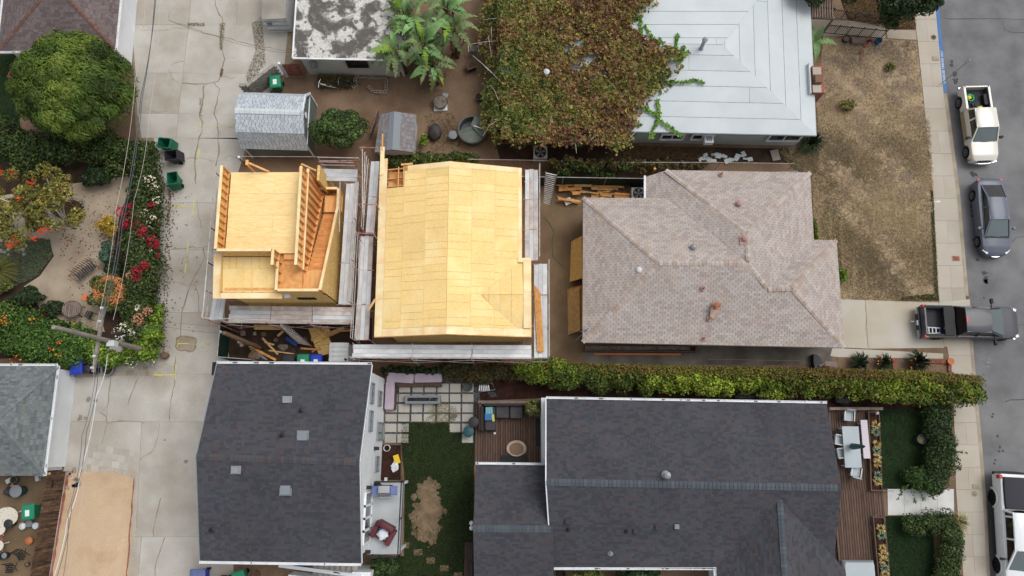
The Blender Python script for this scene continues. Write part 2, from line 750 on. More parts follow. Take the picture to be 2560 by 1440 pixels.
# ------------------------------------------------------------------ materials
M('leaf',(0.1,0.2,0.05),0.55,attr=True,spec=0.25)
M('bark',C(110,92,74),0.9,C(70,58,46),8,bump=0.4,bscale=25)
M('dirt',C(130,106,85),0.95,C(106,85,68),0.9,0.3,0.7,bump=0.6,bscale=18,fine=0.22,fscale=14,col3=C(138,116,94),scale3=0.35,lo3=0.45,hi3=0.75)
M('dirt_dark',C(72,54,42),0.95,C(50,38,30),1.6,bump=0.7,bscale=16,fine=0.3,fscale=18)
M('mulch',C(64,36,28),0.95,C(38,24,19),3.5,bump=0.9,bscale=30,fine=0.4,fscale=30)
M('path_gravel',C(178,163,143),0.95,C(156,140,120),0.8,bump=0.4,bscale=40,fine=0.12,fscale=40)
M('tan_gravel',C(202,176,146),0.95,C(180,148,114),0.45,0.5,0.75,bump=0.5,bscale=35,fine=0.16,fscale=22,col3=C(214,188,154),scale3=0.8,lo3=0.5,hi3=0.75)
M('grey_gravel',C(96,96,98),0.95,C(52,52,54),9,0.4,0.6,bump=0.9,bscale=28,fine=0.35,fscale=26)
M('concrete',C(191,187,179),0.9,C(174,168,158),0.5,0.35,0.65,bump=0.2,bscale=40,fine=0.09,fscale=18,orand=0.022,broad=0.06,brscale=1.1,col3=C(164,154,140),scale3=0.3,lo3=0.5,hi3=0.72)
M('concrete_warm',C(176,164,148),0.9,C(154,140,122),0.6,0.35,0.65,bump=0.15,bscale=50,fine=0.06,fscale=30,orand=0.04)  # a warmer, slightly darker concrete
M('drive_concrete',C(190,185,174),0.9,C(182,171,152),0.5,0.35,0.65,bump=0.12,bscale=50,fine=0.04,fscale=30,orand=0.03)
M('stained_concrete',C(120,112,102),0.9,C(84,78,72),0.8,0.35,0.65,bump=0.15,bscale=50,fine=0.08,fscale=24)
M('walk_concrete',C(186,178,166),0.9,C(176,166,151),0.5,0.35,0.65,bump=0.12,bscale=60,fine=0.05,fscale=30,orand=0.05)
M('new_concrete',C(218,218,214),0.85,C(200,200,198),0.8,orand=0.03,fine=0.03)
M('asphalt',C(124,124,126),0.92,C(106,105,106),0.7,0.35,0.65,bump=0.35,bscale=60,fine=0.16,fscale=24,col3=C(136,135,134),scale3=0.25,lo3=0.5,hi3=0.75)
M('crack',C(132,118,98),0.95,C(152,138,114),6,fine=0.2)
M('stain',C(150,143,134),0.9,C(128,120,112),5,fine=0.2,fscale=20)
M('oil',C(72,70,70),0.8,fine=0.15)
M('yellow_paint',C(222,212,120),0.8,C(196,186,128),9,fine=0.15)
M('white_paint',C(238,238,234),0.6,fine=0.03)
M('blue_paint',C(62,112,176),0.7,C(80,120,168),3,fine=0.08)
M('curb',C(176,164,146),0.9,C(150,138,120),1.2,fine=0.06)
M('white_trim',C(238,240,242),0.55,C(222,225,228),2,fine=0.03)
M('gutter_dirt',C(104,102,98),0.95)
M('white_stucco',C(236,239,241),0.75,C(222,226,229),0.6,bump=0.15,bscale=50,fine=0.02)
M('grey_trim',C(128,136,142),0.6,fine=0.05)
M('teal_stucco',C(172,182,174),0.85,C(202,200,192),0.7,0.3,0.7,bump=0.2,bscale=40,fine=0.06)
M('block_wall',C(166,160,150),0.9,C(140,134,126),0.9,bump=0.3,fine=0.08,orand=0.06)
M('brown_wall',C(122,96,76),0.9,fine=0.1)
M('black_glass',C(30,32,36),0.08,spec=0.6)
M('grey_glass',C(118,128,128),0.08,spec=0.6)
M('shade_black',C(24,20,18),0.95)  # near-black colour standing in for unlit openings and gaps
M('silver_roof',C(204,210,212),0.75,C(194,202,204),0.5,0.35,0.65,fine=0.02,fscale=20,orand=0.02)
M('seam',C(116,122,126),0.9,C(170,176,180),2.5,0.42,0.58)
M('old_roof',C(200,198,192),0.9,C(96,92,88),0.75,0.47,0.53,bump=0.3,bscale=20,fine=0.2,fscale=9,col3=C(120,116,110),scale3=2.6,lo3=0.54,hi3=0.6)
M('shingle_mix',(0.2,0.2,0.2),0.92,attr=True,fine=0.1,fscale=30,broad=0.12,brscale=0.45,bump=0.3,bscale=70)
M('shingle_grey',(0.2,0.2,0.2),0.92,attr=True,fine=0.05,fscale=30,broad=0.07,brscale=0.7,bump=0.25,bscale=70,col2=C(150,134,124),scale=0.25,lo=0.62,hi=0.95)
M('underlay',C(70,64,62),0.95)
M('underlay_grey',C(116,102,94),0.95)
M('underlay_pale',C(104,112,118),0.95)
M('clay_cap',C(122,88,76),0.85,C(102,78,70),5,orand=0.12,fine=0.1)
M('osb',C(248,216,148),0.85,C(240,203,130),9,0.35,0.75,stretch=(1,1,1),fine=0.06,fscale=30,orand=0.05,broad=0.05,brscale=0.9,col3=C(252,228,172),scale3=0.5,lo3=0.5,hi3=0.8)
M('osb_line',C(168,138,92),0.9,C(212,182,122),4,0.42,0.58)
M('osb_dark',C(232,196,126),0.85,C(208,166,96),7,0.4,0.7,fine=0.12,fscale=22,orand=0.05)
M('starter',C(255,232,186),0.8,C(242,206,150),1.5,fine=0.03,orand=0.03)
M('ply',C(255,226,166),0.7,C(244,200,130),1.2,0.4,0.75,stretch=(1,7,1),fine=0.05,orand=0.05,distort=1.5)
M('ply_warm',C(240,184,120),0.7,C(220,156,92),1.4,0.4,0.75,stretch=(6,1,1),fine=0.05,orand=0.06,distort=1.2)
M('stud',C(232,176,112),0.8,C(212,152,90),4,stretch=(1,1,0.3),fine=0.05,orand=0.09)
M('lumber',C(220,164,100),0.8,C(192,130,70),5,fine=0.06,orand=0.14)
M('lumber_pale',C(216,184,132),0.8,C(196,156,104),4,fine=0.06,orand=0.12)
M('galv',C(222,224,226),0.6,C(198,201,204),1.6,0.35,0.65,fine=0.06,fscale=25,orand=0.13,spec=0.4)
M('galv_warm',C(218,208,203),0.7,C(184,174,168),2.2,0.35,0.65,fine=0.08,fscale=25,orand=0.1)
M('scaffold_pipe',C(198,196,194),0.5,C(172,158,150),3,metal=0.2,fine=0.05)
M('scaffold_red',C(170,92,88),0.6,C(188,150,146),4,0.45,0.6,fine=0.08)
M('green_screen',C(32,62,52),0.85,C(24,44,40),1.2,fine=0.15)
M('black_metal',C(38,38,40),0.5)
M('grey_metal',C(150,153,156),0.45,metal=0.3,fine=0.06)
M('rust',C(150,92,56),0.85,C(184,132,118),6,fine=0.1)
M('pink_vent',C(184,150,142),0.85,C(172,134,124),6)
M('bin_green',C(18,92,68),0.5,C(24,108,80),3,spec=0.35,fine=0.05)
M('bin_teal',C(36,132,98),0.5,spec=0.35,fine=0.04)
M('bin_black',C(48,48,54),0.55,spec=0.3)
M('bin_blue',C(36,62,176),0.5,spec=0.35,fine=0.05)
M('bin_blue_dull',C(88,104,160),0.55,C(110,120,160),3)
M('sticker',C(226,236,230),0.7)
M('deck',C(104,82,70),0.85,C(80,64,55),2.0,0.35,0.7,stretch=(8,1,1),fine=0.12,fscale=20,orand=0.24)
M('deck_dark',C(74,60,54),0.85,C(56,46,42),2.0,orand=0.1,fine=0.1)
M('fence_wood',C(112,88,70),0.9,C(54,41,33),1.6,0.35,0.7,stretch=(3,3,1),fine=0.2,fscale=10,orand=0.35)
M('grey_wood',C(140,124,116),0.9,C(112,98,90),2,fine=0.1,orand=0.1)
M('red_brick',C(132,74,60),0.9,C(158,106,92),4,fine=0.15,orand=0.15)
M('paver',C(178,175,168),0.9,C(164,158,146),0.9,0.4,0.7,fine=0.05,orand=0.06)
M('turf',C(38,56,28),0.95,C(30,45,22),1.2,fine=0.25,fscale=30,broad=0.15,brscale=1.5,bump=0.5,bscale=40)
M('lawn_soil',C(158,137,110),0.95,C(126,109,92),0.55,0.44,0.56,bump=0.6,bscale=30,fine=0.34,fscale=7,col3=C(166,148,118),scale3=1.3,lo3=0.54,hi3=0.64)
M('back_lawn',C(44,58,30),0.95,C(32,44,24),0.8,fine=0.25,fscale=20,bump=0.5,bscale=35)
M('bare_soil',C(140,120,96),0.95,C(108,92,70),1.6,fine=0.15,fscale=15,bump=0.5,bscale=25)
M('lilac_cushion',C(186,172,184),0.85,C(172,158,172),1.5,fine=0.02)
M('cushion_grey',C(76,72,76),0.9,C(64,61,66),2,fine=0.05,orand=0.05)
M('wicker',C(48,44,44),0.8,fine=0.2,fscale=60)
M('blue_cloth',C(66,112,160),0.9,fine=0.05)
M('stripe_cloth',C(116,172,178),0.9,wave=(2.2,0.75,'X'))
M('lime_cloth',C(188,190,104),0.9)
M('beige_cloth',C(196,176,158),0.9,C(180,160,142),3)
M('brown_cloth',C(140,114,96),0.9)
M('maroon',C(104,50,56),0.6,C(82,38,46),3,bump=0.3,bscale=12)
M('white_cloth',C(226,228,232),0.85,C(206,210,218),6,bump=0.4,bscale=12)
M('balcony',C(186,190,192),0.8,C(172,177,179),1.2,fine=0.03)
M('pale_table',C(176,186,190),0.6,C(168,178,182),1.0)
M('pink_bench',C(206,196,204),0.8)
M('pot_black',C(28,30,32),0.35,spec=0.5)
M('pot_teal',C(36,76,80),0.5)
M('pot_grey',C(126,132,138),0.7,fine=0.06)
M('pot_terra',C(190,118,78),0.85)
M('pot_white',C(206,208,210),0.6)
M('tarp',C(56,54,56),0.8,C(80,76,74),3,bump=0.4,bscale=10)
M('tank_grey',C(98,102,102),0.7,C(84,88,88),3,fine=0.06)
M('tank_lid',C(104,114,104),0.7,C(92,100,92),3)
M('ash',C(132,122,112),0.95,C(96,86,78),5,fine=0.2)
M('orange_disc',C(224,128,84),0.9,fine=0.05)
M('pole_wood',C(158,150,142),0.9,C(126,118,110),3,stretch=(1,1,0.2),fine=0.15,fscale=20)
M('wire',C(84,90,98),0.6)
M('wire_pale',C(190,186,180),0.6)
M('yellow_plastic',C(224,190,44),0.6)
M('green_plastic',C(44,172,104),0.5)
M('red_plastic',C(178,40,40),0.5)
M('blue_plastic',C(40,84,168),0.5)
M('lace',C(214,208,192),0.7,C(92,78,66),14,0.6,0.68)
M('ac_white',C(188,190,188),0.6)
M('rubber',C(26,26,28),0.85)
M('chrome',C(206,208,212),0.2,metal=0.9)
M('rim',C(160,162,166),0.35,metal=0.7)
M('rim_dark',C(40,40,44),0.45,metal=0.3)
M('paint_cream',C(214,211,200),0.35,coat=0.6,spec=0.4)
M('paint_gold',C(166,152,122),0.4,coat=0.4,metal=0.1)
M('paint_slate',C(92,98,112),0.45,coat=0.25,metal=0.1)
M('paint_graphite',C(72,73,79),0.45,coat=0.25,metal=0.1)
M('paint_white',C(224,228,230),0.35,coat=0.6)
M('plastic_black',C(34,34,36),0.6)
M('soft_top',C(60,60,66),0.85,fine=0.05)
M('bed_liner',C(62,62,68),0.85,fine=0.06)
M('windshield',C(98,110,112),0.06,spec=0.7)
M('side_glass',C(22,20,22),0.05,spec=0.7)
M('lamp_red',C(190,36,36),0.25)
M('lamp_orange',C(226,138,40),0.3)
M('lamp_clear',C(214,216,220),0.15)
M('banana_leaf',C(122,156,98),0.6,C(92,128,72),2.0,fine=0.1,orand=0.3)
M('banana_dark',C(92,116,74),0.6,C(116,128,80),2.0,fine=0.12,orand=0.3)
M('banana_rib',C(158,184,110),0.6)
M('dead_leaf',C(150,122,96),0.9,C(112,88,70),5,orand=0.2)
M('chlorine_green',C(120,150,50),0.6)

# ------------------------------------------------------------------ the ground
ALLEY_Z = 0.03
STREET_Z = -0.12
m = MB()
m.face([(-500,-500,-0.16),(500,-500,-0.16),(500,500,-0.16),(-500,500,-0.16)])
struct('ground',m,'dirt')
CURB = [(2330,-150),(2346,15),(2366,230),(2399,480),(2421,745),(2431,850),(2442,980),(2455,1120),(2466,1265),(2470,1330),(2480,1600)]
SW_L = [(2268,-150),(2290,85),(2294,105),(2309,250),(2332,480),(2346,750),(2370,880),(2384,1010),(2390,1240),(2408,1440),(2418,1600)]
curb_w = WS(CURB,0)
m = MB()
m.prism([(-140,curb_w[0].y)] + [(p.x,p.y) for p in curb_w] + [(-140,curb_w[-1].y)],-0.15,0.0)
struct('yard_soil',m,'dirt')
m = MB()
m.prism([(p.x - 0.3,p.y) for p in curb_w[::-1]] + [(p.x,p.y) for p in WS([(3400,-150),(3400,1600)])],-0.155,STREET_Z)
street = struct('street',m,'asphalt')


def ribbon(mb,pts,w,z,jit=0.0,taper=True,col=None,sub=0.35):
  """thin flat strip along a polyline of world points (crack, paint line)"""
  out = []
  for k in range(len(pts) - 1):
    a,b = Vector(pts[k]),Vector(pts[k + 1])
    n = max(1,int((b - a).length / sub))
    for j in range(n):
      out.append(lerp(a,b,j / n) + (Vector((R.gauss(0,jit),R.gauss(0,jit),0)) if (j or k) else Vector((0,0,0))))
  out.append(Vector(pts[-1]))
  L,Rr = [],[]
  for k,p in enumerate(out):
    d = (out[min(k + 1,len(out) - 1)] - out[max(k - 1,0)])
    d = d.normalized() if d.length > 1e-6 else Vector((1,0,0))
    sd = Vector((-d.y,d.x,0))
    ww = w / 2 * (R.uniform(0.5,1.5) if jit else 1.0)
    L.append(Vector((p.x,p.y,z)) + sd * ww)
    Rr.append(Vector((p.x,p.y,z)) - sd * ww)
  for k in range(len(out) - 1):
    mb.face([L[k],Rr[k],Rr[k + 1],L[k + 1]],col)


def blotch(mb,c,r,z,n=14,jit=0.3,sy=1.0,col=None):
  c = Vector(c)
  pts = []
  for k in range(n):
    t = 2 * math.pi * k / n
    q = r * (1 + R.uniform(-jit,jit))
    pts.append((c.x + q * math.cos(t),c.y + q * math.sin(t) * sy,z))
  mb.face(pts,col)


def slabs(parent_name,polys,mat,z,name='slab',inset=0.008,thick=0.1,kind='structure',rough=0):
  """a paved area: a bed with separate slabs (children)"""
  allp = [p for q in polys for p in q]
  cx = sum(p.x for p in allp) / len(allp)
  cy = sum(p.y for p in allp) / len(allp)
  root = link(parent_name,None,None,(cx,cy,0),kind=kind)
  for q in polys:
    c = sum((Vector(p) for p in q),Vector()) / len(q)
    mm = MB()
    pts = []
    for p in q:
      d = Vector((c.x - p.x,c.y - p.y,0))
      pts.append(Vector(p) + d.normalized() * inset * 1.4)
    mm.prism([(p.x - c.x,p.y - c.y) for p in pts],-thick,z)
    link(name,mm.data(name,mat),root,(c.x - cx,c.y - cy,0))
  return root


# --- alley: old concrete slabs
XL = lambda y: float(np.interp(y,[-80,150,330,430,880,935,1180,1440,1500],[318,338,345,408,385,186,165,120,110]))
XJ = lambda y: float(np.interp(y,[-80,0,70,183,281,345],[484,479,472,458,447,441]))
XR = lambda y: float(np.interp(y,[-80,150,195,235,400,420,905,940,1500],[700,735,700,640,615,575,558,580,585]))
rows = [-80,62,183,284,345,507,625,781,935,1054,1342,1500]
polys = []
for a,b in zip(rows[:-1],rows[1:]):
  if a < 345:
    bb = min(b,345)
    polys.append(WS([(XL(a),a),(XJ(a),a),(XJ(bb),bb),(XL(bb),bb)]))
    polys.append(WS([(XJ(a),a),(XR(a),a + 3),(XR(bb),bb + 4),(XJ(bb),bb)]))
  elif a >= 935:
    xm0,xm1 = (278,265) if a < 1000 else (355,340)
    polys.append(WS([(XL(a),a),(xm0,a),(xm1,b),(XL(b),b)]))
    polys.append(WS([(xm0,a),(XR(a),a),(XR(b),b),(xm1,b)]))
  else:
    xl0 = XL(a) if a != 345 else 385
    polys.append(WS([(xl0,a),(XR(a),a),(XR(b),b),(XL(b),b)]))
alley = slabs('alley',polys,'concrete',ALLEY_Z)
bed = MB()
bed.prism(WS([(XL(y) - 5,y) for y in (-80,150,330,430,880,935,1180,1500)] + [(XR(y),y) for y in (1500,940,905,420,400,235,195,150,-80)]),-0.14,0.012)
struct('alley_bed',bed,'crack')

CR = [
  ([(425,30),(422,45),(428,52),(460,65),(500,78),(560,95),(640,115),(735,130)],.05),
  ([(350,76),(400,77),(440,70),(472,72)],.04),
  ([(538,0),(545,25),(557,55),(553,85),(550,110),(556,130),(562,148),(556,168),(555,185),(545,203),(515,212),(490,211),(457,208)],.09),
  ([(555,192),(590,195)],.03),([(563,148),(590,144)],.03),
  ([(592,5),(594,30),(590,62)],.04),
  ([(422,175),(430,195),(448,210)],.03),([(425,165),(440,158),(460,154)],.03),
  ([(510,214),(508,240),(505,265),(498,290),(508,305),(503,330),(495,355),(490,380),(488,400),(490,460)],.10),
  ([(536,208),(550,225),(543,255),(537,285),(545,305),(545,330),(543,350),(548,370),(543,400),(540,415)],.08),
  ([(365,272),(395,283),(420,278)],.03),
  ([(468,397),(480,394),(492,398),(500,396),(515,398),(535,404)],.04),([(548,402),(575,390),(600,398)],.03),
  ([(432,622),(455,622),(480,618),(505,620),(540,610)],.05),
  ([(508,620),(512,645),(500,670),(485,695),(470,730),(460,765),(456,790),(452,840)],.08),
  ([(487,708),(496,740),(498,780)],.05),([(425,703),(450,708),(475,716)],.03),
  ([(493,500),(497,540),(504,570)],.03),
  ([(440,890),(437,930),(436,960),(428,1000),(424,1054)],.06),
  ([(278,945),(272,1010),(258,1027)],.05),([(345,945),(330,985),(320,1015)],.05),
  ([(250,1030),(268,1042),(268,1060),(300,1052),(330,1052),(360,1058)],.05),
  ([(268,1062),(255,1110)],.04),([(400,1058),(392,1100),(385,1125),(350,1150)],.04),
  ([(402,1245),(395,1285),(385,1310),(386,1342)],.06),([(412,1344),(400,1380),(390,1405),(388,1460)],.06),
  ([(378,918),(392,925),(402,915),(412,912),(440,918)],.03),
]
m = MB()
for pts,w in CR:
  ribbon(m,WS(pts),w * .75,ALLEY_Z + 0.004,0.03,sub=0.3)
cr = single('crack',m,'crack')
cr.parent = alley
cr.location = cr.location - alley.location
# joints wide with weeds
wc = lambda xy: palette_cols(len(xy),[C(150,128,84),C(122,108,64),C(96,100,50),C(168,146,104)])
for k,(poly,n) in enumerate([([(470,58),(512,58),(512,66),(470,66)],260),([(550,60),(565,58),(562,75),(557,130),(550,125)],420),
                               ([(553,170),(560,175),(556,192),(550,190)],160),([(630,60),(655,40),(665,160),(622,215),(615,190),(640,130)],2200),
                               ([(500,240),(508,250),(506,300),(498,290)],130),([(430,490),(425,560),(418,560),(422,470)],500)]):
  grass('weeds',WS(poly),n,0.07,None,z=ALLEY_Z,cols_fn=wc,label='dry weeds growing out of the alley joints',parent=None)
m = MB()
for x,y,r in ((222,1000,.16),(240,1002,.12),(200,1045,.14),(215,1047,.1),(465,1155,.12),(412,1100,.06)):
  if r < 0.35:
    blotch(m,W(x,y),r,ALLEY_Z + 0.003,10,0.4)
single('stain',m,'stain',kind='structure').parent = None
# square concrete patch
m = MB()
m.prism(WS([(443,846),(450,842),(485,843),(492,848),(489,870),(482,878),(446,876),(441,868)]),-0.05,ALLEY_Z + 0.006)
struct('pavement_patch',m,'concrete_warm')
m = MB()
ribbon(m,WS([(443,846),(450,842),(485,843),(492,848),(489,870),(482,878),(446,876),(441,868),(443,846)]),0.09,ALLEY_Z + 0.010,0.03,sub=0.2)
struct('pavement_patch_edge',m,'crack')


def scribble(mb,cx,cy,w,h,n,z,rot=0.0,lw=0.035):
  """two rows of sprayed, unreadable figures"""
  c = W(cx,cy)
  k = px_r(cx,cy,0)
  for r_ in (-1,1):
    for i in range(n):
      x0 = (i + 0.5) / n - 0.5
      pts = []
      for j in range(5):
        a = Vector(((x0 + R.uniform(-.45,.45) / n) * w * k,(r_ * 0.27 + R.uniform(-.2,.2)) * h * k,0))
        pts.append(c + Matrix.Rotation(rot,3,'Z') @ a)
      ribbon(mb,pts,lw,z,0,sub=9)


def survey(name,lines,scr,label):
  m = MB()
  for pts,w in lines:
    ribbon(m,WS(pts),w,ALLEY_Z + 0.012,0,sub=9)
  for a in scr:
    scribble(m,*a[:5],ALLEY_Z + 0.013,*(a[5:] or ()))
  single(name,m,'yellow_paint',label,'marking','yellow survey marks on the alley')


survey('survey_mark',[([(427,518),(484,518)],.05),([(486,498),(483,538)],.07),([(425,517),(431,517)],.12)],[(448,517,18,15,4)],'yellow spray mark with a T-end beside the magenta flower hedge')
survey('survey_mark',[([(471,604),(469,632)],.06),([(466,660),(463,682)],.06)],[(464,648,17,14,4,1.45)],'yellow spray mark along the middle of the alley by the timber frame')
survey('survey_mark',[([(445,859),(472,859)],.06),([(474,860),(500,861)],.02),([(446,850),(444,868)],.03),([(531,864),(550,868)],.02)],[(517,864,28,16,5,-0.15)],'yellow spray mark crossing the square concrete patch')
survey('survey_mark',[([(384,937),(410,937)],.09),([(412,937),(438,937)],.07),([(441,912),(438,950)],.06)],[(398,937,22,15,5)],'yellow spray mark near the corner of the dark shingled house')
survey('survey_mark',[([(503,315),(580,316)],.02),([(503,310),(503,322)],.05)],[(579,317,18,12,4)],'yellow spray mark beside the pale gambrel shed')
survey('survey_mark',[([(499,372),(497,388)],.1),([(497,388),(495,412)],.04)],[],'faint yellow spray line near the open bins')

# --- gravel pad, paving blocks at its end
GRZ = ALLEY_Z + 0.02
m = MB()
m.prism(WS([(172,1186),(228,1178),(290,1182),(336,1196),(318,1500),(118,1500)]),0.0,GRZ)
struct('gravel_pad',m,'tan_gravel')
m = MB()
ribbon(m,WS([(336,1196),(326,1330),(312,1500)]),0.07,GRZ + 0.012,0.02)
struct('pad_edging',m,'red_brick')
blks = []
for i in range(6):
  for j in range(4):
    a = lambda u,v: lerp(lerp(W(226,1110),W(345,1126),u),lerp(W(216,1178),W(338,1196),u),v)
    s = 0.5 / 6 if j % 2 else 0
    blks.append([a(max(0,i / 6 - s),j / 4),a(min(1,(i + 1) / 6 - s),j / 4),a(min(1,(i + 1) / 6 - s),(j + 1) / 4),a(max(0,i / 6 - s),(j + 1) / 4)])
slabs('block_paving',blks,'concrete',ALLEY_Z + 0.012,'paving_block',0.012)
slabs('stepping_border',[WS([(190 + 21 * i,933 - 1.2 * i),(210 + 21 * i,932 - 1.2 * i),(210 + 21 * i,944 - i),(190 + 21 * i,945 - i)]) for i in range(7)] +
      [WS(p) for p in ([(345,918),(356,916),(354,926),(346,928)],[(358,916),(372,917),(370,926),(358,925)],[(348,930),(360,929),(362,938),(350,940)],[(364,929),(374,928),(373,940),(365,941)],[(338,930),(345,931),(344,940),(338,938)])],
      'concrete_warm',ALLEY_Z + 0.02,'flagstone')

m = MB()
for k in range(2600):
  e = R.random()
  if e < .55:
    x,y = lerp(340,318,R.random()) + R.gauss(-4,9),R.uniform(1196,1480)
  else:
    x,y = R.uniform(172,340),R.gauss(1190,12)
  q = W(x,y,ALLEY_Z + .022); r_ = R.uniform(.012,.03)
  m.face([q + Vector((-r_,0,0)),q + Vector((0,-r_,.01)),q + Vector((r_,0,.004)),q + Vector((0,r_,.012))])
single('loose_gravel',m,'tan_gravel','loose tan gravel spilling from the pad onto the concrete','gravel',kind='stuff')

# --- sidewalk, kerb, painted kerb
yy = list(range(-120,1560,56))
SL = lambda y: float(np.interp(y,[p[1] for p in SW_L],[p[0] for p in SW_L]))
CX = lambda y: float(np.interp(y,[p[1] for p in CURB],[p[0] for p in CURB]))
polys = []
for a,b in zip(yy[:-1],yy[1:]):
  la,lb,ra,rb = SL(a),SL(b),CX(a) - 7,CX(b) - 7
  if R.random() < 0.7 and not 740 < a < 900:
    ma,mb_ = (la + ra) / 2,(lb + rb) / 2
    polys += [WS([(la,a),(ma,a),(mb_,b),(lb,b)]),WS([(ma,a),(ra,a),(rb,b),(mb_,b)])]
  else:
    polys.append(WS([(la,a),(ra,a),(rb,b),(lb,b)]))
slabs('sidewalk',polys,'walk_concrete',0.02,'slab',0.006)


def kerb_piece(ya,yb,n=8):
  mm = MB()
  ys = [ya + (yb - ya) * k / n for k in range(n + 1)]
  L = [W(CX(y) - 8,y) for y in ys]
  Rt = [W(CX(y) + 0.5,y) for y in ys]
  mm.prism([(p.x,p.y) for p in L] + [(p.x,p.y) for p in Rt[::-1]],-0.15,0.026)
  return mm


struct('kerb',kerb_piece(233,740,10),'curb')
struct('kerb',kerb_piece(850,1560,12),'curb')
struct('blue_kerb',kerb_piece(-140,232,8),'blue_paint')


def text_mesh(body,size,mat,extr=0.0):
  cu = bpy.data.curves.new('lettering','FONT')
  cu.body = body
  cu.size = size
  cu.align_x,cu.align_y = 'CENTER','CENTER'
  cu.extrude = extr
  cu.space_character = 1.1
  o = bpy.data.objects.new('lettering',cu)
  COL.objects.link(o)
  dg = bpy.context.evaluated_depsgraph_get()
  me = bpy.data.meshes.new_from_object(o.evaluated_get(dg))
  bpy.data.objects.remove(o)
  me.materials.clear()
  me.materials.append(MATS[mat])
  return me


t0,t1 = W(CX(208) - 3,208),W(CX(128) - 3,128)
dl = (t1 - t0)
tl_ = T('kerb_lettering','white DISABLED PARKING ONLY lettering on the blue kerb','lettering',(t0 + t1) / 2)
for wd_,f0,f1 in (('DISABLED',0,.40),('PARKING',.45,.78),('ONLY',.82,1.0)):
  tm = text_mesh(wd_,0.2,'white_paint')
  xs = [v.co.x for v in tm.vertices]
  o = link('lettering',tm,tl_.o,t0 + dl * (f0 + f1) / 2 + Vector((0,0,0.031)) - tl_.loc)
  o.rotation_euler.z = math.atan2(dl.y,dl.x)
  o.scale = (dl.length * (f1 - f0) / (max(xs) - min(xs)),1.05,1)

# --- driveway, walks
slabs('driveway',[WS(p) for p in ([(2090,747),(2162,750),(2170,872),(2080,868)],[(2162,750),(2346,756),(2360,870),(2170,872)],[(2080,870),(2170,874),(2358,884),(2358,897),(2094,893),(2075,890)],
                                      [(2346,756),(2424,748),(2433,848),(2360,868)])],'drive_concrete',0.03)
m = MB()
ribbon(m,WS([(2163,755),(2166,790),(2164,820),(2170,868)]),0.04,0.035,0.02)
struct('driveway_crack',m,'crack')
m = MB()
m.prism(WS([(1457,868),(2080,868),(2080,912),(1457,912)]),-0.1,0.014)
struct('side_path',m,'stained_concrete')
m = MB()
ribbon(m,WS([(1770,898),(2000,902)]),0.03,0.02,0)
struct('path_joint',m,'crack')
slabs('front_walk',[WS([(2218 + 41.5 * i,1222 + (i > 0)),(2218 + 41.5 * (i + 1),1222),(2219 + 41.5 * (i + 1),1288),(2219 + 41.5 * i,1288)]) for i in range(4)],'new_concrete',0.03)
slabs('gate_walk',[WS([(2215,74),(2290,76),(2292,100),(2218,96)]),WS([(2020,48),(2120,52),(2118,90),(2016,90)]),WS([(2120,52),(2213,62),(2214,96),(2118,90)])],'concrete_warm',0.02)
m = MB()
blotch(m,W(2385,700),.01,0.03)
# street wear: cracks, stains, manholes
m = MB()
for pts in ([(2360,42),(2400,45),(2465,44),(2560,46)],[(2508,52),(2515,72),(2530,78),(2600,80)],[(2532,605),(2545,592),(2600,588)],[(2543,812),(2600,810)],[(2515,1005),(2530,1000),(2600,998)],[(2600,1000),(2640,990)]):
  ribbon(m,WS(pts),0.035,STREET_Z + 0.004,0.02)
struct('street_crack',m,'oil')
m = MB()
for x,y,r in ((2380,154,.1),(2379,163,.14),(2386,187,.2),(2389,202,.18),(2434,436,.2),(2462,682,.15),(2464,700,.2),(2465,703,.12),(2480,1042,.07),(2483,1035,.06),(2500,1118,.08),(2497,1128,.07),(2507,1127,.07),(2494,1090,.08),(2488,1150,.06),(2485,1158,.07),(2460,745,.06),(2445,650,.12),
        (2428,515,.1),(2432,525,.1),(2430,540,.08),(2434,600,.1)):
  blotch(m,W(x,y,STREET_Z),r,STREET_Z + 0.004,12,0.45)
struct('street_stain',m,'oil')
M('chalk',C(176,172,150),0.9,C(140,138,126),6,fine=0.2)
m = MB()
scribble(m,2466,906,12,10,3,STREET_Z + 0.006,0.8)
tk_ = T('survey_mark','faint chalk survey figures on the asphalt below the black pickup','marking',W(2470,907,STREET_Z))
tk_.part('figure',m,'chalk')
m = MB(); scribble(m,2475,908,22,7,5,STREET_Z + 0.006,1.2)
tk_.part('figure',m,'chalk')
m = MB()
ribbon(m,WS([(2327,505),(2349,505)]),0.05,0.036,0,sub=9)
ribbon(m,WS([(2343,502),(2350,505)]),0.05,0.037,0,sub=9)
ribbon(m,WS([(2327,505),(2330,530)]),0.05,0.038,0,sub=9)
ribbon(m,WS([(2330,530),(2332,526)]),0.05,0.039,0,sub=9)
ta_ = T('survey_mark','white corner arrow painted on the sidewalk edge by the dry lawn','marking',W(2335,511,.03))
ta_.part('arrow',m,'white_paint')
m = MB(); scribble(m,2335,511,7,7,2,0.036,0.9)
ta_.part('figure',m,'white_paint')


def cover(cx,cy,r,label,mat='rust',square=False,z=0.03):
  c = W(cx,cy,z)
  t = T('utility_cover',label,'cover',c)
  a,b = MB(),MB()
  if square:
    a.box(c + Vector((0,0,-0.02)),(r * 2.2,r * 1.5,0.05))
    b.box(c + Vector((0,0,0.0)),(r * 1.8,r * 1.2,0.04))
  else:
    a.lathe(c,[(r,-0.04),(r,0.004)],20)
    b.lathe(c,[(r * 0.72,-0.04),(r * 0.72,0.012),(r * .3,.016)],20)
  t.part('frame',a,'curb')
  t.part('lid',b,mat)


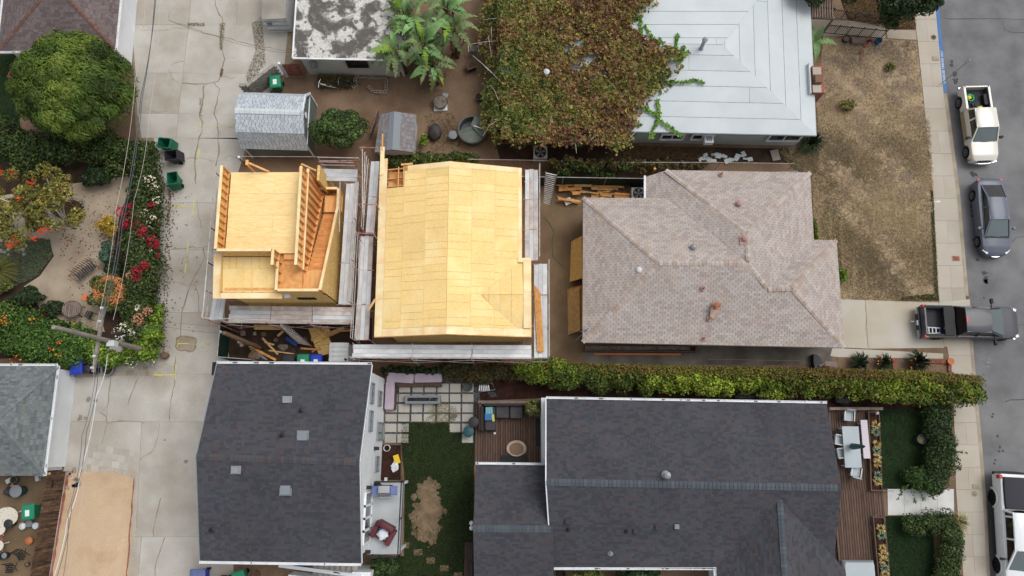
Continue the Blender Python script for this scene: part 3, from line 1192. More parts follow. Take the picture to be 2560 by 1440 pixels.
cover(2334,93,.2,'round manhole lid in the sidewalk beside the blue kerb','bin_black')
cover(2436,1234,.17,'round utility lid in the sidewalk near the white truck','stain')
cover(2390,646,.22,'rusty rectangular utility lid in the sidewalk by the grey sedan','red_brick',True)
cover(2339,146,.2,'pale rectangular meter lid in the sidewalk by the blue kerb','curb',True)
cover(2439,1216,.18,'square meter lid set in the sidewalk above the round one','curb',True)
cover(2371,1224,.07,'small drain cap at the end of the white front walk','stain')

# --- lawns and beds
m = MB()
DRY = [(2060,90),(2200,96),(2292,104),(2308,250),(2304,255),(2318,275),(2326,330),(2332,480),(2346,755),(2098,748),(2085,605),(2036,600),(2030,440),(1985,420),(2000,380),(2045,340),(2040,240)]
m.prism(WS(DRY),-0.12,0.012)
struct('dry_lawn',m,'lawn_soil')


def dry_cols(xy):
  n = len(xy)
  a = vnoise(xy[:,0],xy[:,1],0.9,3) + 0.35 * NR.normal(0,1,n)
  p = np.array([C(196,174,136),C(212,192,156),C(166,146,113),C(136,120,92),C(118,120,74)])
  i = np.where(a > 0.35,0,np.where(a > 0.0,1,np.where(a > -0.45,2,3)))
  i = np.where((NR.random(n) < 0.06),4,i)
  return p[i] * NR.uniform(0.7,1.3,(n,1))


def dry_density(xy):
  top = W(2200,200).y,W(2200,400).y
  bare = np.clip((xy[:,1] - top[1]) / (top[0] - top[1]),0,1)
  a = vnoise(xy[:,0],xy[:,1],0.8,9)
  cl = vnoise(xy[:,0],xy[:,1],2.6,41) + .6 * vnoise(xy[:,0],xy[:,1],6.5,42)
  return np.clip(1.0 - 0.8 * bare * (a > -0.35),0.1,1) * np.where(cl > .1,1,np.where(cl > -.5,.55,.18))


grass('dry_grass',WS(DRY),120000,0.085,None,z=0.012,width=0.014,lean=0.9,cols_fn=dry_cols,density_fn=dry_density,label='dry yellow grass of the front lawns')
for k in range(9):                                  # pale straw rows left by the mower
  x0 = 2070 + k * 27
  grass('straw_row',WS([(x0,470),(x0 + 4,470),(x0 + 13 + k,735),(x0 + 8 + k,735)]),1300,0.07,None,z=0.014,width=0.016,lean=1.3,cols_fn=lambda xy: palette_cols(len(xy),[C(206,188,148),C(190,168,126)]),density_fn=lambda xy: np.clip(.12 + .6 * vnoise(xy[:,0],xy[:,1],1.7,3),.05,1),label='pale straw rows left by mowing on the dry lawn')
gc = lambda xy: palette_cols(len(xy),[C(72,96,46),C(92,112,56),C(128,124,70)])
grass('green_grass',WS([(2326,470),(2332,480),(2346,752),(2250,752),(2255,742),(2336,735),(2328,560)]),7000,0.07,None,z=0.012,cols_fn=gc,label='green grass strip along the lawn edge')
grass('green_grass',WS([(2060,500),(2085,505),(2140,590),(2100,630),(2110,690),(2090,690),(2085,600),(2050,590)]),2500,0.07,None,z=0.012,cols_fn=gc,label='green weeds in the dry lawn by the shingled house')
m = MB()
m.prism(WS([(2195,0),(2285,-40),(2292,72),(2200,74),(2120,50),(2080,-60)]),-0.12,0.012)
struct('side_bed',m,'dirt_dark')
grass('dry_grass',WS([(2100,-20),(2280,-20),(2290,72),(2215,72),(2120,46)]),9000,0.1,None,z=0.012,width=0.014,lean=1.0,cols_fn=lambda xy: palette_cols(len(xy),[C(160,130,92),C(136,108,76),C(104,84,62)]),label='dry brown grass behind the front railing')
for nm,poly in (('turf_strip',[(2196,1022),(2318,1022),(2330,1222),(2203,1222)]),('turf_strip',[(2214,1290),(2330,1290),(2340,1460),(2220,1460)])):
  m = MB()
  m.prism(WS(poly),-0.1,0.016)
  struct(nm,m,'turf')
  grass('turf_grass',WS(poly),9000,0.05,None,z=0.016,cols_fn=lambda xy: palette_cols(len(xy),[C(36,66,34),C(44,76,40),C(30,52,28)]),label='short green artificial grass ' + ('above' if poly[0][1] < 1100 else 'below') + ' the white front walk')
# back lawn between the dark-roofed houses
BL = [(1005,1056),(1125,1056),(1125,1082),(1155,1082),(1155,1107),(1185,1107),(1185,1460),(940,1460),(945,1390),(1010,1390),(1012,1200),(1003,1110)]
m = MB()
m.prism(WS(BL),-0.1,0.01)
struct('back_lawn',m,'back_lawn')
m = MB()
for k in range(420):                                # worn soil showing through: many small ragged spots
  x,y = R.gauss(1068,17),R.gauss(1278,40)
  d = math.hypot((x - 1068 - (y - 1278) * .12) / 42,(y - 1278) / 88)
  if d < 1.15 and R.random() > d * .55:
    blotch(m,W(x,y),R.uniform(.08,.3) * (1.25 - .6 * d),.0145 + k * .00006,9,.4)
struct('bare_patch',m,'bare_soil')
bare_c = W(1070,1275)


def bl_density(xy):
  d = np.sqrt(((xy[:,0] - bare_c.x) / 0.95) ** 2 + ((xy[:,1] - bare_c.y) / 1.9) ** 2)
  return np.clip((d - 0.35) / 0.75,0.06,1)


grass('back_grass',WS(BL),34000,0.08,None,z=0.012,cols_fn=lambda xy: palette_cols(len(xy),[C(40,60,30),C(54,74,36),C(68,82,42),C(112,102,66)],[.34,.32,.2,.14]),density_fn=bl_density,label='dark green back lawn with a worn bare patch')
slabs('stepping_stones',[WS([(x - 11,y - 7),(x + 11,y - 8),(x + 12,y + 8),(x - 10,y + 9)]) for x,y in ((1013,1363),(1045,1380),(1076,1401),(1110,1420),(1145,1438))],'bare_soil',0.02,'stepping_stone')

# --- patio of single pavers in grey gravel
m = MB()
m.prism(WS([(962,950),(1190,950),(1200,1000),(1200,1020),(1190,1110),(1020,1110),(960,1108)]),-0.1,0.006)
struct('patio_gravel',m,'grey_gravel')
pv = []
yr = [(965,981),(985,1005),(1010,1031),(1035,1054),(1059,1080),(1085,1107)]
xr = [(966,995),(998,1026),(1031,1058),(1062,1090),(1094,1122),(1125,1152),(1156,1184)]
for j,(a,b) in enumerate(yr):
  for i,(c,d) in enumerate(xr):
    sh = -0.9 * j * (1 if i < 4 else 0.3)
    if j == 4 and 2 <= i <= 4 or j == 5 and 2 <= i <= 5 or j == 0 and i == 0:
      continue
    a2 = 959 if (j == 0 and i >= 4) else a
    pv.append(WS([(c + sh,a2),(d + sh,a2),(d + sh,b),(c + sh,b)]))
slabs('patio',pv,'paver',0.028,'paver',0.004)
grass('patio_weeds',WS([(1085,1005),(1125,1005),(1150,1040),(1125,1058),(1060,1058),(1070,1040)]),420,0.12,None,z=0.03,lean=1.2,cols_fn=lambda xy: palette_cols(len(xy),[C(122,118,70),C(150,134,84),C(96,100,52)]),label='tufts of weeds between the patio pavers')
# mulch beds
m = MB()
m.prism(WS([(1195,950),(1380,950),(2300,965),(2310,1022),(2070,1022),(2065,1002),(1366,995),(1200,1002)]),-0.1,0.008)
struct('mulch_bed',m,'mulch')
m = MB()
m.prism(WS([(955,1112),(1003,1112),(1003,1200),(950,1200)]),-0.1,0.01)
struct('planting_bed',m,'mulch')
m = MB()
m.beam(W(1003,1112,0.05),W(1003,1203,0.05),0.05,0.12)
m.beam(W(958,1112,0.05),W(1003,1112,0.05),0.05,0.12)
single('bed_edging',m,'deck','timber edging round the small planting bed','edging')
# left garden
m = MB()
m.prism(WS([(-80,410),(400,400),(410,880),(-80,900)]),-0.1,0.006)
struct('garden_soil',m,'dirt_dark')
m = MB()
m.prism(WS([(210,455),(320,440),(330,470),(300,530),(285,620),(280,680),(240,740),(262,830),(180,815),(100,770),(60,716),(100,690),(135,640),(120,600),(60,610),(-60,600),(-60,500),(120,470)]),-0.05,0.014)
struct('garden_path',m,'path_gravel')
m = MB()
m.prism(WS([(40,715),(95,690),(132,640),(125,600),(90,595),(30,610),(-60,620),(-60,700)]),-0.05,0.02)
struct('ground_cover_bed',m,'dirt_dark')
grass('ground_cover',WS([(40,715),(95,690),(132,640),(125,600),(90,595),(30,610),(-60,620),(-60,700)]),9000,0.09,None,z=0.02,width=0.02,lean=1.2,cols_fn=lambda xy: palette_cols(len(xy),[C(96,108,84),C(84,100,72),C(112,118,92)]),label='grey green creeping ground cover by the garden path')
m = MB()
m.prism(WS([(-80,110),(60,140),(40,220),(60,400),(-80,420)]),-0.1,0.01)
struct('side_lawn',m,'turf')
grass('side_grass',WS([(-40,140),(50,140),(40,220),(60,350),(-40,360)]),6000,0.06,None,z=0.012,cols_fn=lambda xy: palette_cols(len(xy),[C(32,56,28),C(42,68,34)]),label='dark green lawn beside the round tree')
# junk yard, bottom left, and building dirt
m = MB()
m.prism(WS([(560,795),(930,795),(930,905),(560,905)]),-0.05,0.006)
struct('site_soil',m,'dirt_dark')
m = MB()
m.prism(WS([(1330,400),(1630,400),(1630,480),(1470,480),(1470,910),(1330,910)]),-0.05,0.006)
M('site_dirt',C(128,108,84),0.95,C(104,86,66),0.6,0.35,0.65,bump=0.4,bscale=20,fine=0.15,fscale=16)
struct('site_ground',m,'site_dirt')
m = MB()
m.prism(WS([(-80,1120),(100,1180),(140,1190),(90,1500),(-80,1500)]),-0.05,0.008)
struct('back_yard',m,'site_dirt')
m = MB()
m.prism(WS([(1240,360),(2010,372),(2005,408),(1250,400)]),-0.05,0.006)
struct('side_yard',m,'dirt_dark')
grass('dry_weeds',WS([(1560,366),(1780,374),(1780,400),(1560,392)]),3500,0.2,None,z=0.006,lean=1.1,cols_fn=lambda xy: palette_cols(len(xy),[C(130,100,72),C(108,82,60),C(84,76,46)]),label='dry weeds along the silver roofed house')
grass('dry_weeds',WS([(1940,376),(2050,372),(2045,430),(1990,430)]),1800,0.15,None,z=0.006,lean=1.1,cols_fn=dry_cols,label='dry grass at the corner of the silver roofed house')

# ------------------------------------------------------------------ building helpers
def offset_poly(pts,d):
  """move every edge of a polygon inwards by d (xy)"""
  p = [Vector((q[0],q[1],0)) for q in pts]
  ar = sum(p[k].x * p[(k + 1) % len(p)].y - p[(k + 1) % len(p)].x * p[k].y for k in range(len(p)))
  if ar < 0:
    p = p[::-1]
  n = len(p)
  out = []
  for k in range(n):
    a,b,c = p[k - 1],p[k],p[(k + 1) % n]
    e1,e2 = (b - a).normalized(),(c - b).normalized()
    n1,n2 = Vector((-e1.y,e1.x,0)),Vector((-e2.y,e2.x,0))
    den = 1 + n1.dot(n2)
    out.append(b + (n1 + n2) * (d / max(den,0.2)))
  return out


def walls(t,pts,z1,over,mat,z0=0.0,name='wall'):
  m = MB()
  q = offset_poly(pts,over)
  m.prism([(p.x,p.y) for p in q],z0,z1)
  return t.part(name,m,mat),q


def window(t,c,u,n,w,h,frame='white_trim',glass='black_glass',bars=0,fw=0.07,parent=None,mull=1):
  c,u,n = Vector(c),Vector(u).normalized(),Vector(n).normalized()
  v = UP
  f = MB()
  for s in (-1,1):
    f.beam(c + u * s * w / 2 - v * h / 2 + n * .03,c + u * s * w / 2 + v * h / 2 + n * .03,.08,fw,up=u)
    f.beam(c - u * (w / 2 + fw / 2) + v * s * h / 2 + n * .034,c + u * (w / 2 + fw / 2) + v * s * h / 2 + n * .034,.1,fw)
  for k in range(mull):
    x = (k + 1) / (mull + 1) - 0.5
    f.beam(c + u * x * w - v * h / 2 + n * .026,c + u * x * w + v * h / 2 + n * .026,.06,fw * .6,up=u)
  for k in range(bars):
    x = (k + .5) / bars - 0.5
    f.beam(c + u * x * w - v * h * .55 + n * .1,c + u * x * w + v * h * .55 + n * .1,.015,.015,up=u)
  fo = t.part('window',f,frame,parent)
  g = MB()
  g.plate([c - u * w / 2 - v * h / 2 + n * .012,c + u * w / 2 - v * h / 2 + n * .012,c + u * w / 2 + v * h / 2 + n * .012,c - u * w / 2 + v * h / 2 + n * .012],.02,nrm=n)
  t.part('pane',g,glass,fo)
  return fo


def gutter(t,a,b,out,mat='white_trim',w=0.12,parent=None,hang=1.1,dirt=True):
  """open eave gutter from a to b with hangers; out = outward direction"""
  a,b,out = Vector(a),Vector(b),Vector(out).normalized()
  m = MB()
  m.beam(a + out * w,b + out * w,.018,.1)
  m.beam(a + out * .012,b + out * .012,.02,.1)
  m.beam(a + out * w * .5 - UP * .045,b + out * w * .5 - UP * .045,w,.012)
  n = max(1,int((b - a).length / hang))
  for k in range(n + 1):
    p = lerp(a,b,k / n)
    m.beam(p + UP * .045,p + out * (w + .02) + UP * .045,.03,.012)
  g = t.part('gutter',m,mat,parent)
  if dirt:
    d = MB()
    for k in range(int((b - a).length / .5)):
      if R.random() < .3:
        p = lerp(a,b,R.random())
        e = (b - a).normalized() * R.uniform(.05,.25)
        d.beam(p + out * w * .5 - UP * .02,p + e + out * w * .5 - UP * .02,w * .6,.03)
    if d.f:
      t.part('gutter_debris',d,'gutter_dirt',g,kind='stuff')
  return g


def roof_vent(t,c,kind,mat,parent=None,name='roof_vent'):
  m = MB()
  c = Vector(c)
  if kind == 'box':
    m.box(c + UP * .02,(.5,.4,.03))
    m.box(c + UP * .1,(.36,.3,.12),0,None,.1)
  elif kind == 'square':
    m.box(c + UP * .01,(.62,.55,.02))
    m.box(c + UP * .06,(.5,.44,.1),0,None,-.05)
  elif kind == 'pipe':
    m.lathe(c,[(.16,0),(.1,.05),(.06,.08),(.05,.32),(.03,.32),(.03,.1)],12)
  elif kind == 'pipe_cap':
    m.lathe(c,[(.22,0),(.14,.06),(.09,.1),(.09,.5),(.17,.55),(.17,.6),(.04,.68)],14)
  elif kind == 'dome':
    m.lathe(c,[(.17,0),(.1,.05),(.09,.12),(.17,.14),(.17,.19),(.1,.26),(.02,.28)],16)
  elif kind == 'stack':
    m.lathe(c,[(.2,0),(.11,.08),(.1,1.0),(.17,1.02),(.17,1.1),(.03,1.2)],14)
  elif kind == 'small':
    m.box(c + UP * .07,(.2,.2,.14))
    m.box(c + UP * .15,(.24,.24,.03))
  return t.part(name,m,mat,parent,smooth=35)


DARK = [C(70,71,77),C(64,65,71),C(74,74,79),C(75,73,77),C(67,70,77),C(77,75,79),C(63,64,70),C(71,75,81),C(77,71,74),C(66,66,71)]
GREY = [C(172,161,155),C(177,165,158),C(168,156,150),C(174,166,160),C(180,168,160),C(163,151,146),C(174,160,150),C(179,171,166)]
PALE = [C(184,193,200),C(178,187,194),C(192,200,206),C(170,180,187),C(188,196,202)]
MOSS = [C(114,121,122),C(106,113,115),C(122,128,129),C(108,117,114),C(98,104,108),C(118,123,120)]
BROWN = [C(112,100,100),C(104,92,92),C(118,106,105),C(98,88,90),C(114,99,96)]
RB = random.Random(21)

# ------------------------------------------------------------------ house with the white side wall (top left)
EZ = 2.7
se,sw,ne,nw = W(289,125,EZ),W(-6,129,EZ),W(313,-130,EZ),W(24,-130,EZ)
pk,pk2 = W(133,-42,4.35),W(140,-130,4.35)
t = T('house','house with brown shingled hip roof, clay ridge caps and white alley wall','house',W(150,0,0))
walls(t,[sw,se,ne,nw],EZ - .05,.35,'white_stucco')
u = MB(); sg = []; ms = MB()
for pts,ev in (([sw,se,pk],(0,1)),([se,ne,pk2,pk],(0,1)),([nw,sw,pk,pk2],(0,1))):
  shingle(t,pts,ev,.3,.14,BROWN,'shingle_mix',sg,RB,jitter=.2,mbs=ms,under=u)
roof = t.part('roof',u,'underlay')
finish_shingles(t,sg,ms,'shingle_mix',roof,RB,300)
caps(t,sw,pk,'clay_cap',.24,.26,roof)
caps(t,se,pk,'clay_cap',.24,.26,roof)
gutter(t,se,ne,(1,0,0),parent=roof)
gutter(t,sw,se,(0,-1,0),parent=roof)
gutter(t,sw,nw,(-1,0,0),parent=roof)
m = MB()
for a,b in (((24,195),(50,140)),((24,195),(40,197))):
  m.beam(W(*a,.2),W(*b,.2),.1,.4)
single('brick_planter',m,'red_brick','low red brick planter edge at the corner of the brown hip roof house','planter')

# ------------------------------------------------------------------ old flat-roofed garage and the white box beside it
GZ = 2.7
g = [W(732,146,GZ),W(1010,152,GZ),W(1010,-110,GZ),W(748,-110,GZ)]
t = T('garage','garage with peeling grey and white flat roof and barred window','garage',W(850,60,0))
_,q = walls(t,g,GZ - .08,.3,'teal_stucco')
m = MB()
m.prism([(p.x,p.y) for p in g],GZ - .1,GZ)
roof = t.part('roof',m,'old_roof')
m = MB()
for a,b in ((g[0],g[1]),(g[0],g[3])):
  m.beam(a + UP * .02,b + UP * .02,.09,.1)
t.part('edge_trim',m,'white_trim',roof)
ys = min(p.y for p in q)
window(t,(W(893,165,1.75).x,ys,1.75),(1,0,0),(0,-1,0),1.25,0.75,'black_metal','black_glass',bars=9)
m = MB()
m.box((W(784,162,1.7).x,ys - .09,1.75),(.4,.16,.6))
m.box((W(784,162,1.7).x,ys - .19,1.72),(.2,.06,.3))
m.tube([(W(784,162,1.7).x,ys - .08,2.0),(W(784,162,1.7).x,ys - .08,3.0)],.035,8)
t.part('electric_panel',m,'grey_metal')
m = MB()
m.lathe((W(768,120,GZ).x,W(768,130,GZ).y,GZ),[(.12,0),(.05,.05),(.05,.7)],10)
t.part('service_mast',m,'grey_metal',roof)
SZ = 1.65
s4 = [W(654,50,SZ),W(715,46,SZ),W(719,-60,SZ),W(657,-60,SZ)]
t = T('storage_box','white panelled box with stained flat top beside the peeling roof garage','shed',W(690,20,0))
walls(t,s4,SZ - .03,.03,'white_trim')
m = MB()
m.prism([(p.x,p.y) for p in s4],SZ - .03,SZ + .03)
t.part('roof',m,'block_wall')
m = MB()
yv = min(p.y for p in s4)
for z in (.35,.9,1.4):
  m.box(((s4[0].x + s4[1].x) / 2,yv + .015,z),(abs(s4[1].x - s4[0].x) - .1,.04,.025))
m.box((s4[0].x + .35,yv + .01,1.15),(.3,.05,.2))
t.part('panel_seam',m,'grey_trim')
# block wall and wooden gate
t = T('block_wall','grey concrete block wall angled beside the garage gate','wall',W(670,200,0))
bm = MB(); bm.box((0,0,0),(.4,.2,.19)); bm = bm.data('block','block_wall')
a,b = W(706,188,0),W(640,240,0)
c2 = W(622,240,0)
for pa,pb in ((a,b),(b,c2)):
  n = max(1,int((pb - pa).length / .41))
  ang = math.atan2((pb - pa).y,(pb - pa).x)
  for r_ in range(8):
    for k in range(n):
      p = lerp(pa,pb,(k + .5 + (.25 if r_ % 2 else 0)) / n)
      t.piece('block',bm,p + UP * (.1 + r_ * .2),(0,0,ang))
t = T('wooden_gate','red brown wooden gate with white post at the garage corner','gate',W(738,190,0))
ga,gb = W(722,191,0),W(766,189,0)
for k in range(7):
  m = MB(); p = lerp(ga,gb,(k + .5) / 7); m.box(p + UP * .85,(.13,.03,1.6),math.atan2((gb - ga).y,(gb - ga).x)); t.part('board',m,'red_brick')
m = MB(); m.beam(ga + UP * 1.4,gb + UP * 1.4,.06,.1); m.beam(ga + UP * .3,gb + UP * .3,.06,.1); t.part('rail',m,'red_brick')
m = MB(); m.box(ga + Vector((-.1,0,.9)),(.15,.15,1.8)); t.part('post',m,'white_trim')

# ------------------------------------------------------------------ gambrel shed
t = T('gambrel_shed','barn style shed with pale blue grey shingles and sage green walls','shed',W(690,330,0))
zr,zb,ze = 3.2,2.8,1.75
rw,re_ = W(587,276,zr),W(759,281,zr)
sbw,sbe = W(589,330,zb),W(759,334,zb)
sew,see_ = W(612,371,ze),W(767,376,ze)
dirx = (re_ - rw).normalized()
x0,x1 = rw.x,re_.x
yk = lambda w,e: ((w.y),(e.y))
nbw,nbe = Vector((rw.x,2 * rw.y - sbw.y,zb)),Vector((re_.x,2 * re_.y - sbe.y,zb))
new_,nee = Vector((rw.x,2 * rw.y - sew.y,ze)),Vector((re_.x,2 * re_.y - see_.y,ze))
for p in (sbw,sew,nbw,new_):
  p.x = x0
for p in (sbe,see_,nbe,nee):
  p.x = x1
u = MB(); sg = []; ms = MB()
for pts in ([sbw,sbe,re_,rw],[sew,see_,sbe,sbw],[nbe,nbw,rw,re_],[nee,new_,nbw,nbe]):
  shingle(t,pts,(0,1),.24,.15,PALE,'shingle_mix',sg,RB,thick=.02,gap=.012,jitter=.15,mbs=ms,under=u)
roof = t.part('roof',u,'underlay_pale')
finish_shingles(t,sg,ms,'shingle_mix',roof,RB,300)
caps(t,rw,re_,'silver_roof',.34,.3,roof,sag=.25)
m = MB()
M('sage',C(112,124,120),0.8,C(100,112,108),1.0,fine=.04)
for x,s in ((x1 - .12,1),(x0 + .12,-1)):
  ring = [(x,sew.y + .1,0),(x,sew.y + .1,ze),(x,sbw.y + .04,zb - .05),(x,rw.y,zr - .05),(x,nbw.y - .04,zb - .05),(x,new_.y - .1,ze),(x,new_.y - .1,0)]
  m.plate(ring,.05,nrm=Vector((s,0,0)))
m.box(((x0 + x1) / 2,sew.y + .12,ze / 2),(x1 - x0 - .34,.05,ze))
m.box(((x0 + x1) / 2,new_.y - .12,ze / 2),(x1 - x0 - .34,.05,ze))
wl = t.part('wall',m,'sage')
m = MB()
xx = x1 - .09
m.beam((xx,sew.y + .1,ze),(xx,new_.y - .1,ze),.05,.09)
for a,b in ((sew,sbw),(sbw,rw),(rw,nbw),(nbw,new_)):
  m.beam((xx,a.y,a.z - .08),(xx,b.y,b.z - .08),.06,.1)
m.beam((xx,sew.y + .1,0),(xx,sew.y + .1,ze),.1,.07,up=Vector((1,0,0)))
m.beam((xx,new_.y - .1,0),(xx,new_.y - .1,ze),.1,.07,up=Vector((1,0,0)))
m.beam((x0 + .15,sew.y + .08,0),(x0 + .15,sew.y + .08,ze),.1,.07,up=Vector((1,0,0)))
t.part('corner_trim',m,'white_trim')
m = MB(); m.lathe((0,0,0),[(.2,0),(.2,.03)],16)
o = t.part('gable_vent',m,'white_trim',local=True); o.location = Vector((x1 - .07,rw.y,2.5)) - t.loc; o.rotation_euler.y = math.pi / 2

# ------------------------------------------------------------------ small playhouse shed
t = T('small_shed','small shed with grey brown shingles and wide pale ridge strip','shed',W(990,340,0))
ze,zr = 1.5,1.95
L0,L1 = W(937,366,ze),W(951,287,ze)
R0,R1 = W(1035,388,ze),W(1041,293,ze)
P0,P1 = W(981,371,zr),W(986,279,zr)
L0.y = R0.y = P0.y = (W(1035,384,ze).y + P0.y) / 2
L1.y = R1.y = P1.y
u = MB(); sg = []; ms = MB()
for pts in ([L1,L0,P0,P1],[R0,R1,P1,P0]):
  shingle(t,pts,(0,1),.28,.14,[C(132,129,130),C(122,119,121),C(140,136,136),C(126,121,122)],'shingle_mix',sg,RB,mbs=ms,under=u,jitter=.1)
roof = t.part('roof',u,'underlay')
finish_shingles(t,sg,ms,'shingle_mix',roof,RB,300)
m = MB()
for s in (-1,1):
  e0,e1 = (L0,L1) if s < 0 else (R0,R1)
  m.plate([P0 + UP * .03,P1 + UP * .03,lerp(P1,e1,.32) + UP * .03,lerp(P0,e0,.32) + UP * .03],.012)
t.part('ridge_strip',m,'grey_trim',roof)
m = MB()
fp = offset_poly([L0,R0,R1,L1],.12)
m.prism([(p.x,p.y) for p in fp],0,ze - .02)
ym = min(p.y for p in fp)
m.plate([(fp[0].x,ym,ze - .03),(fp[1].x,ym,ze - .03),(P0.x,ym,zr - .05)],.04,nrm=Vector((0,-1,0)))
t.part('wall',m,'silver_roof')
m = MB(); p0,p1 = W(925,350,0),W(948,290,0)
m.plate([p0,p1,p1 + Vector((.1,.0,1.1)),p0 + Vector((.25,0,1.2))],.03)
single('weathered_plywood',m,'grey_wood','weathered plywood panel leaning against the small shed','panel')

# ------------------------------------------------------------------ silver-roofed house
EZ,RZ = 2.6,3.5
t = T('house','house with silver white rolled roof partly overgrown by vines','house',W(1650,200,0))
se,sw = W(2041,339,EZ),W(1245,322,EZ)
ne,nw = W(2018,-160,EZ),W(1255,-160,EZ)
apx,apw = W(1806,112,RZ),W(1400,104,RZ)
_,q = walls(t,[sw,se,ne,nw],EZ - .06,.38,'teal_stucco')
m = MB()
under = MB()
SLP = [([sw,se,apx,apw],(0,1)),([se,ne,apx],(0,1)),([ne,nw,apw,apx],(0,1)),([nw,sw,apw],(0,1))]
strips = []
for pts,ev in SLP:
  under.plate([p - UP * .01 for p in pts],.05)
  s = Slope(pts[ev[0]],pts[ev[1]],pts[2])
  poly = [s.uv(p) for p in pts]
  vmax = max(p[1] for p in poly)
  v = 0.0
  while v < vmax:
    umin,umax = min(p[0] for p in poly),max(p[0] for p in poly)
    cuts = [umin] + sorted(R.uniform(umin,umax) for _ in range(1 if R.random() < .5 else 0)) + [umax]
    for a,b in zip(cuts[:-1],cuts[1:]):
      qq = clip_rect(poly,a + .008,v + .014,b - .008,v + .93)
      if qq:
        strips.append([s.at(x,y,.012) for x,y in qq])
    v += .94
roof = t.part('roof',under,'seam')
for pts in strips:
  m = MB(); m.plate(pts,.01); t.part('roofing_strip',m,'silver_roof',roof)
m = MB()
m.beam(sw + Vector((0,-.0,-.06)),se + Vector((0,0,-.06)),.06,.1)
m.beam(se + Vector((0,0,-.06)),ne + Vector((0,0,-.06)),.06,.1)
t.part('fascia',m,'grey_trim',roof)
ys = min(p.y for p in q)
for cx,w,zz in ((1681,1.35,1.55),(1757,1.3,1.55),(1963,1.95,1.45)):
  window(t,(W(cx,350,zz).x,ys,zz),(1,0,0),(0,-1,0),w,.85 if w < 1.5 else 1.1,fw=.1)
m = MB(); c = Vector((W(1771,352,1.6).x,ys - .25,1.6)); m.box(c,(.55,.5,.42)); ac = t.part('window_air_conditioner',m,'white_trim')
m = MB()
for k in range(3):
  m.box(c + Vector((-.12 + k * .12,-.0,.213)),(.08,.28,.01))
t.part('grille',m,'grey_trim',ac)
roof_vent(t,W(1752,122,3.42),'stack','grey_metal',roof)
roof_vent(t,W(1365,200,3.2),'stack','pot_white',roof)
for x in (1340,1346,1352,1358):
  m = MB(); m.tube([W(x,212,3.3),W(x,190,3.35)],.03,6); t.part('roof_rack_bar',m,'grey_metal',roof)
# brick chimney
m = MB()
cc = W(2046,212,0)
m.box((W(2046,198,2.9).x,W(2046,198,2.9).y,1.45),(.62,1.75,2.9))
ch = t.part('chimney',m,'red_brick')
m = MB()
for yy_ in (178,222):
  m.box((W(2042,yy_,3).x + .02,W(2042,yy_,2.95).y,2.95),(.5,.48,.08))
t.part('chimney_cap',m,'walk_concrete',ch)
m = MB(); m.box((W(2042,201,3).x + .04,W(2042,200,3).y,3.05),(.4,.5,.35)); t.part('flue',m,'brown_wall',ch)
m = MB(); m.beam(W(2024,236,2.75),W(2020,160,2.75),.06,.45); t.part('flashing',m,'silver_roof',roof)

# ------------------------------------------------------------------ grey shingled hip house
t = T('house','house with broad grey beige shingled hip roof beside the driveway','house',W(1780,660,0))
z8 = lambda x,y,z: W(1340 + x / 2.6667,400 + y / 2.6667,z)
EZ = 2.7
A,B = z8(866,68,EZ),z8(1827,85,EZ)
Cc,D = z8(1850,532,EZ),z8(2002,536,EZ)
E,F = z8(2055,1250,EZ),z8(312,1214,EZ)
G,V = z8(315,252,EZ),z8(866,255,EZ)
J1,J2,J3 = z8(866,108,EZ - .02),z8(735,112,EZ - .42),z8(735,255,EZ - .42)
Pp,Rr = z8(1405,488,4.05),z8(1416,690,4.25)
Ll = z8(822,688,4.25)
Q,S = z8(1548,862,3.85),z8(1706,858,3.85)
u = MB(); sg = []; ms = MB()
specs = [([A,B,Pp],(0,1)),([J2,J3,V,Rr,Pp,A],(0,1)),([B,Cc,Q,Rr,Pp],(0,1)),([Cc,D,S,Q],(0,1)),([D,E,S],(0,1)),([F,E,S,Q,Rr,Ll],(0,1)),([G,F,Ll],(0,1)),([G,V,Rr,Ll],(0,1))]
for pts,ev in specs:
  shingle(t,pts,ev,.305,.142,GREY,'shingle_grey',sg,RB,thick=.014,gap=.008,mbs=ms,under=u)
m = MB()
roof = t.part('roof',u,'underlay_grey')
finish_shingles(t,sg,ms,'shingle_grey',roof,RB,300)
CAPP = [C(180,166,158),C(174,160,150),C(186,174,167),C(168,150,136)]
for a,b in ((A,Pp),(B,Pp),(Pp,Rr),(Ll,Rr),(G,Ll),(F,Ll),(Rr,Q),(Q,S),(D,S),(E,S)):
  caps(t,a,b,'shingle_grey',.26,.24,roof,pal=CAPP,lift=.04)
walls(t,[G,V,J1 + Vector((0.02,0,0)),A,B,Cc,D,E,F],EZ - .1,.45,'brown_wall')
m = MB()
for a,b in ((F,E),(G,F),(A,B),(B,Cc),(D,E)):
  m.beam(a - UP * .1,b - UP * .1,.05,.16)
t.part('fascia',m,'curb',roof)
m = MB()
m.beam(W(1612,440,2.4),W(1612,497,2.4),.12,.16)
t.part('white_trim_board',m,'white_trim')
for px,py,z,k,mt in ((1803,436,2.95,'pipe','pink_vent'),(1847,509,3.6,'dome','pink_vent'),(1861,597,4.15,'dome','pink_vent'),(1733,618,4.0,'dome','grey_metal'),(1597,676,3.75,'dome','pot_white'),
                          (1758,721,3.95,'pipe','pink_vent'),(1788,766,3.7,'pipe_cap','rust'),(1774,796,3.4,'pipe','pink_vent'),(1759,846,2.9,'pipe','pink_vent')):
  roof_vent(t,W(px,py,z - .05),k,mt,roof)
m = MB(); m.box(W(1856,600,4.1),(.3,.5,.03)); t.part('flashing',m,'pink_vent',roof)
M('rust_stain',C(168,138,118),.95,C(182,162,150),4,fine=.1)
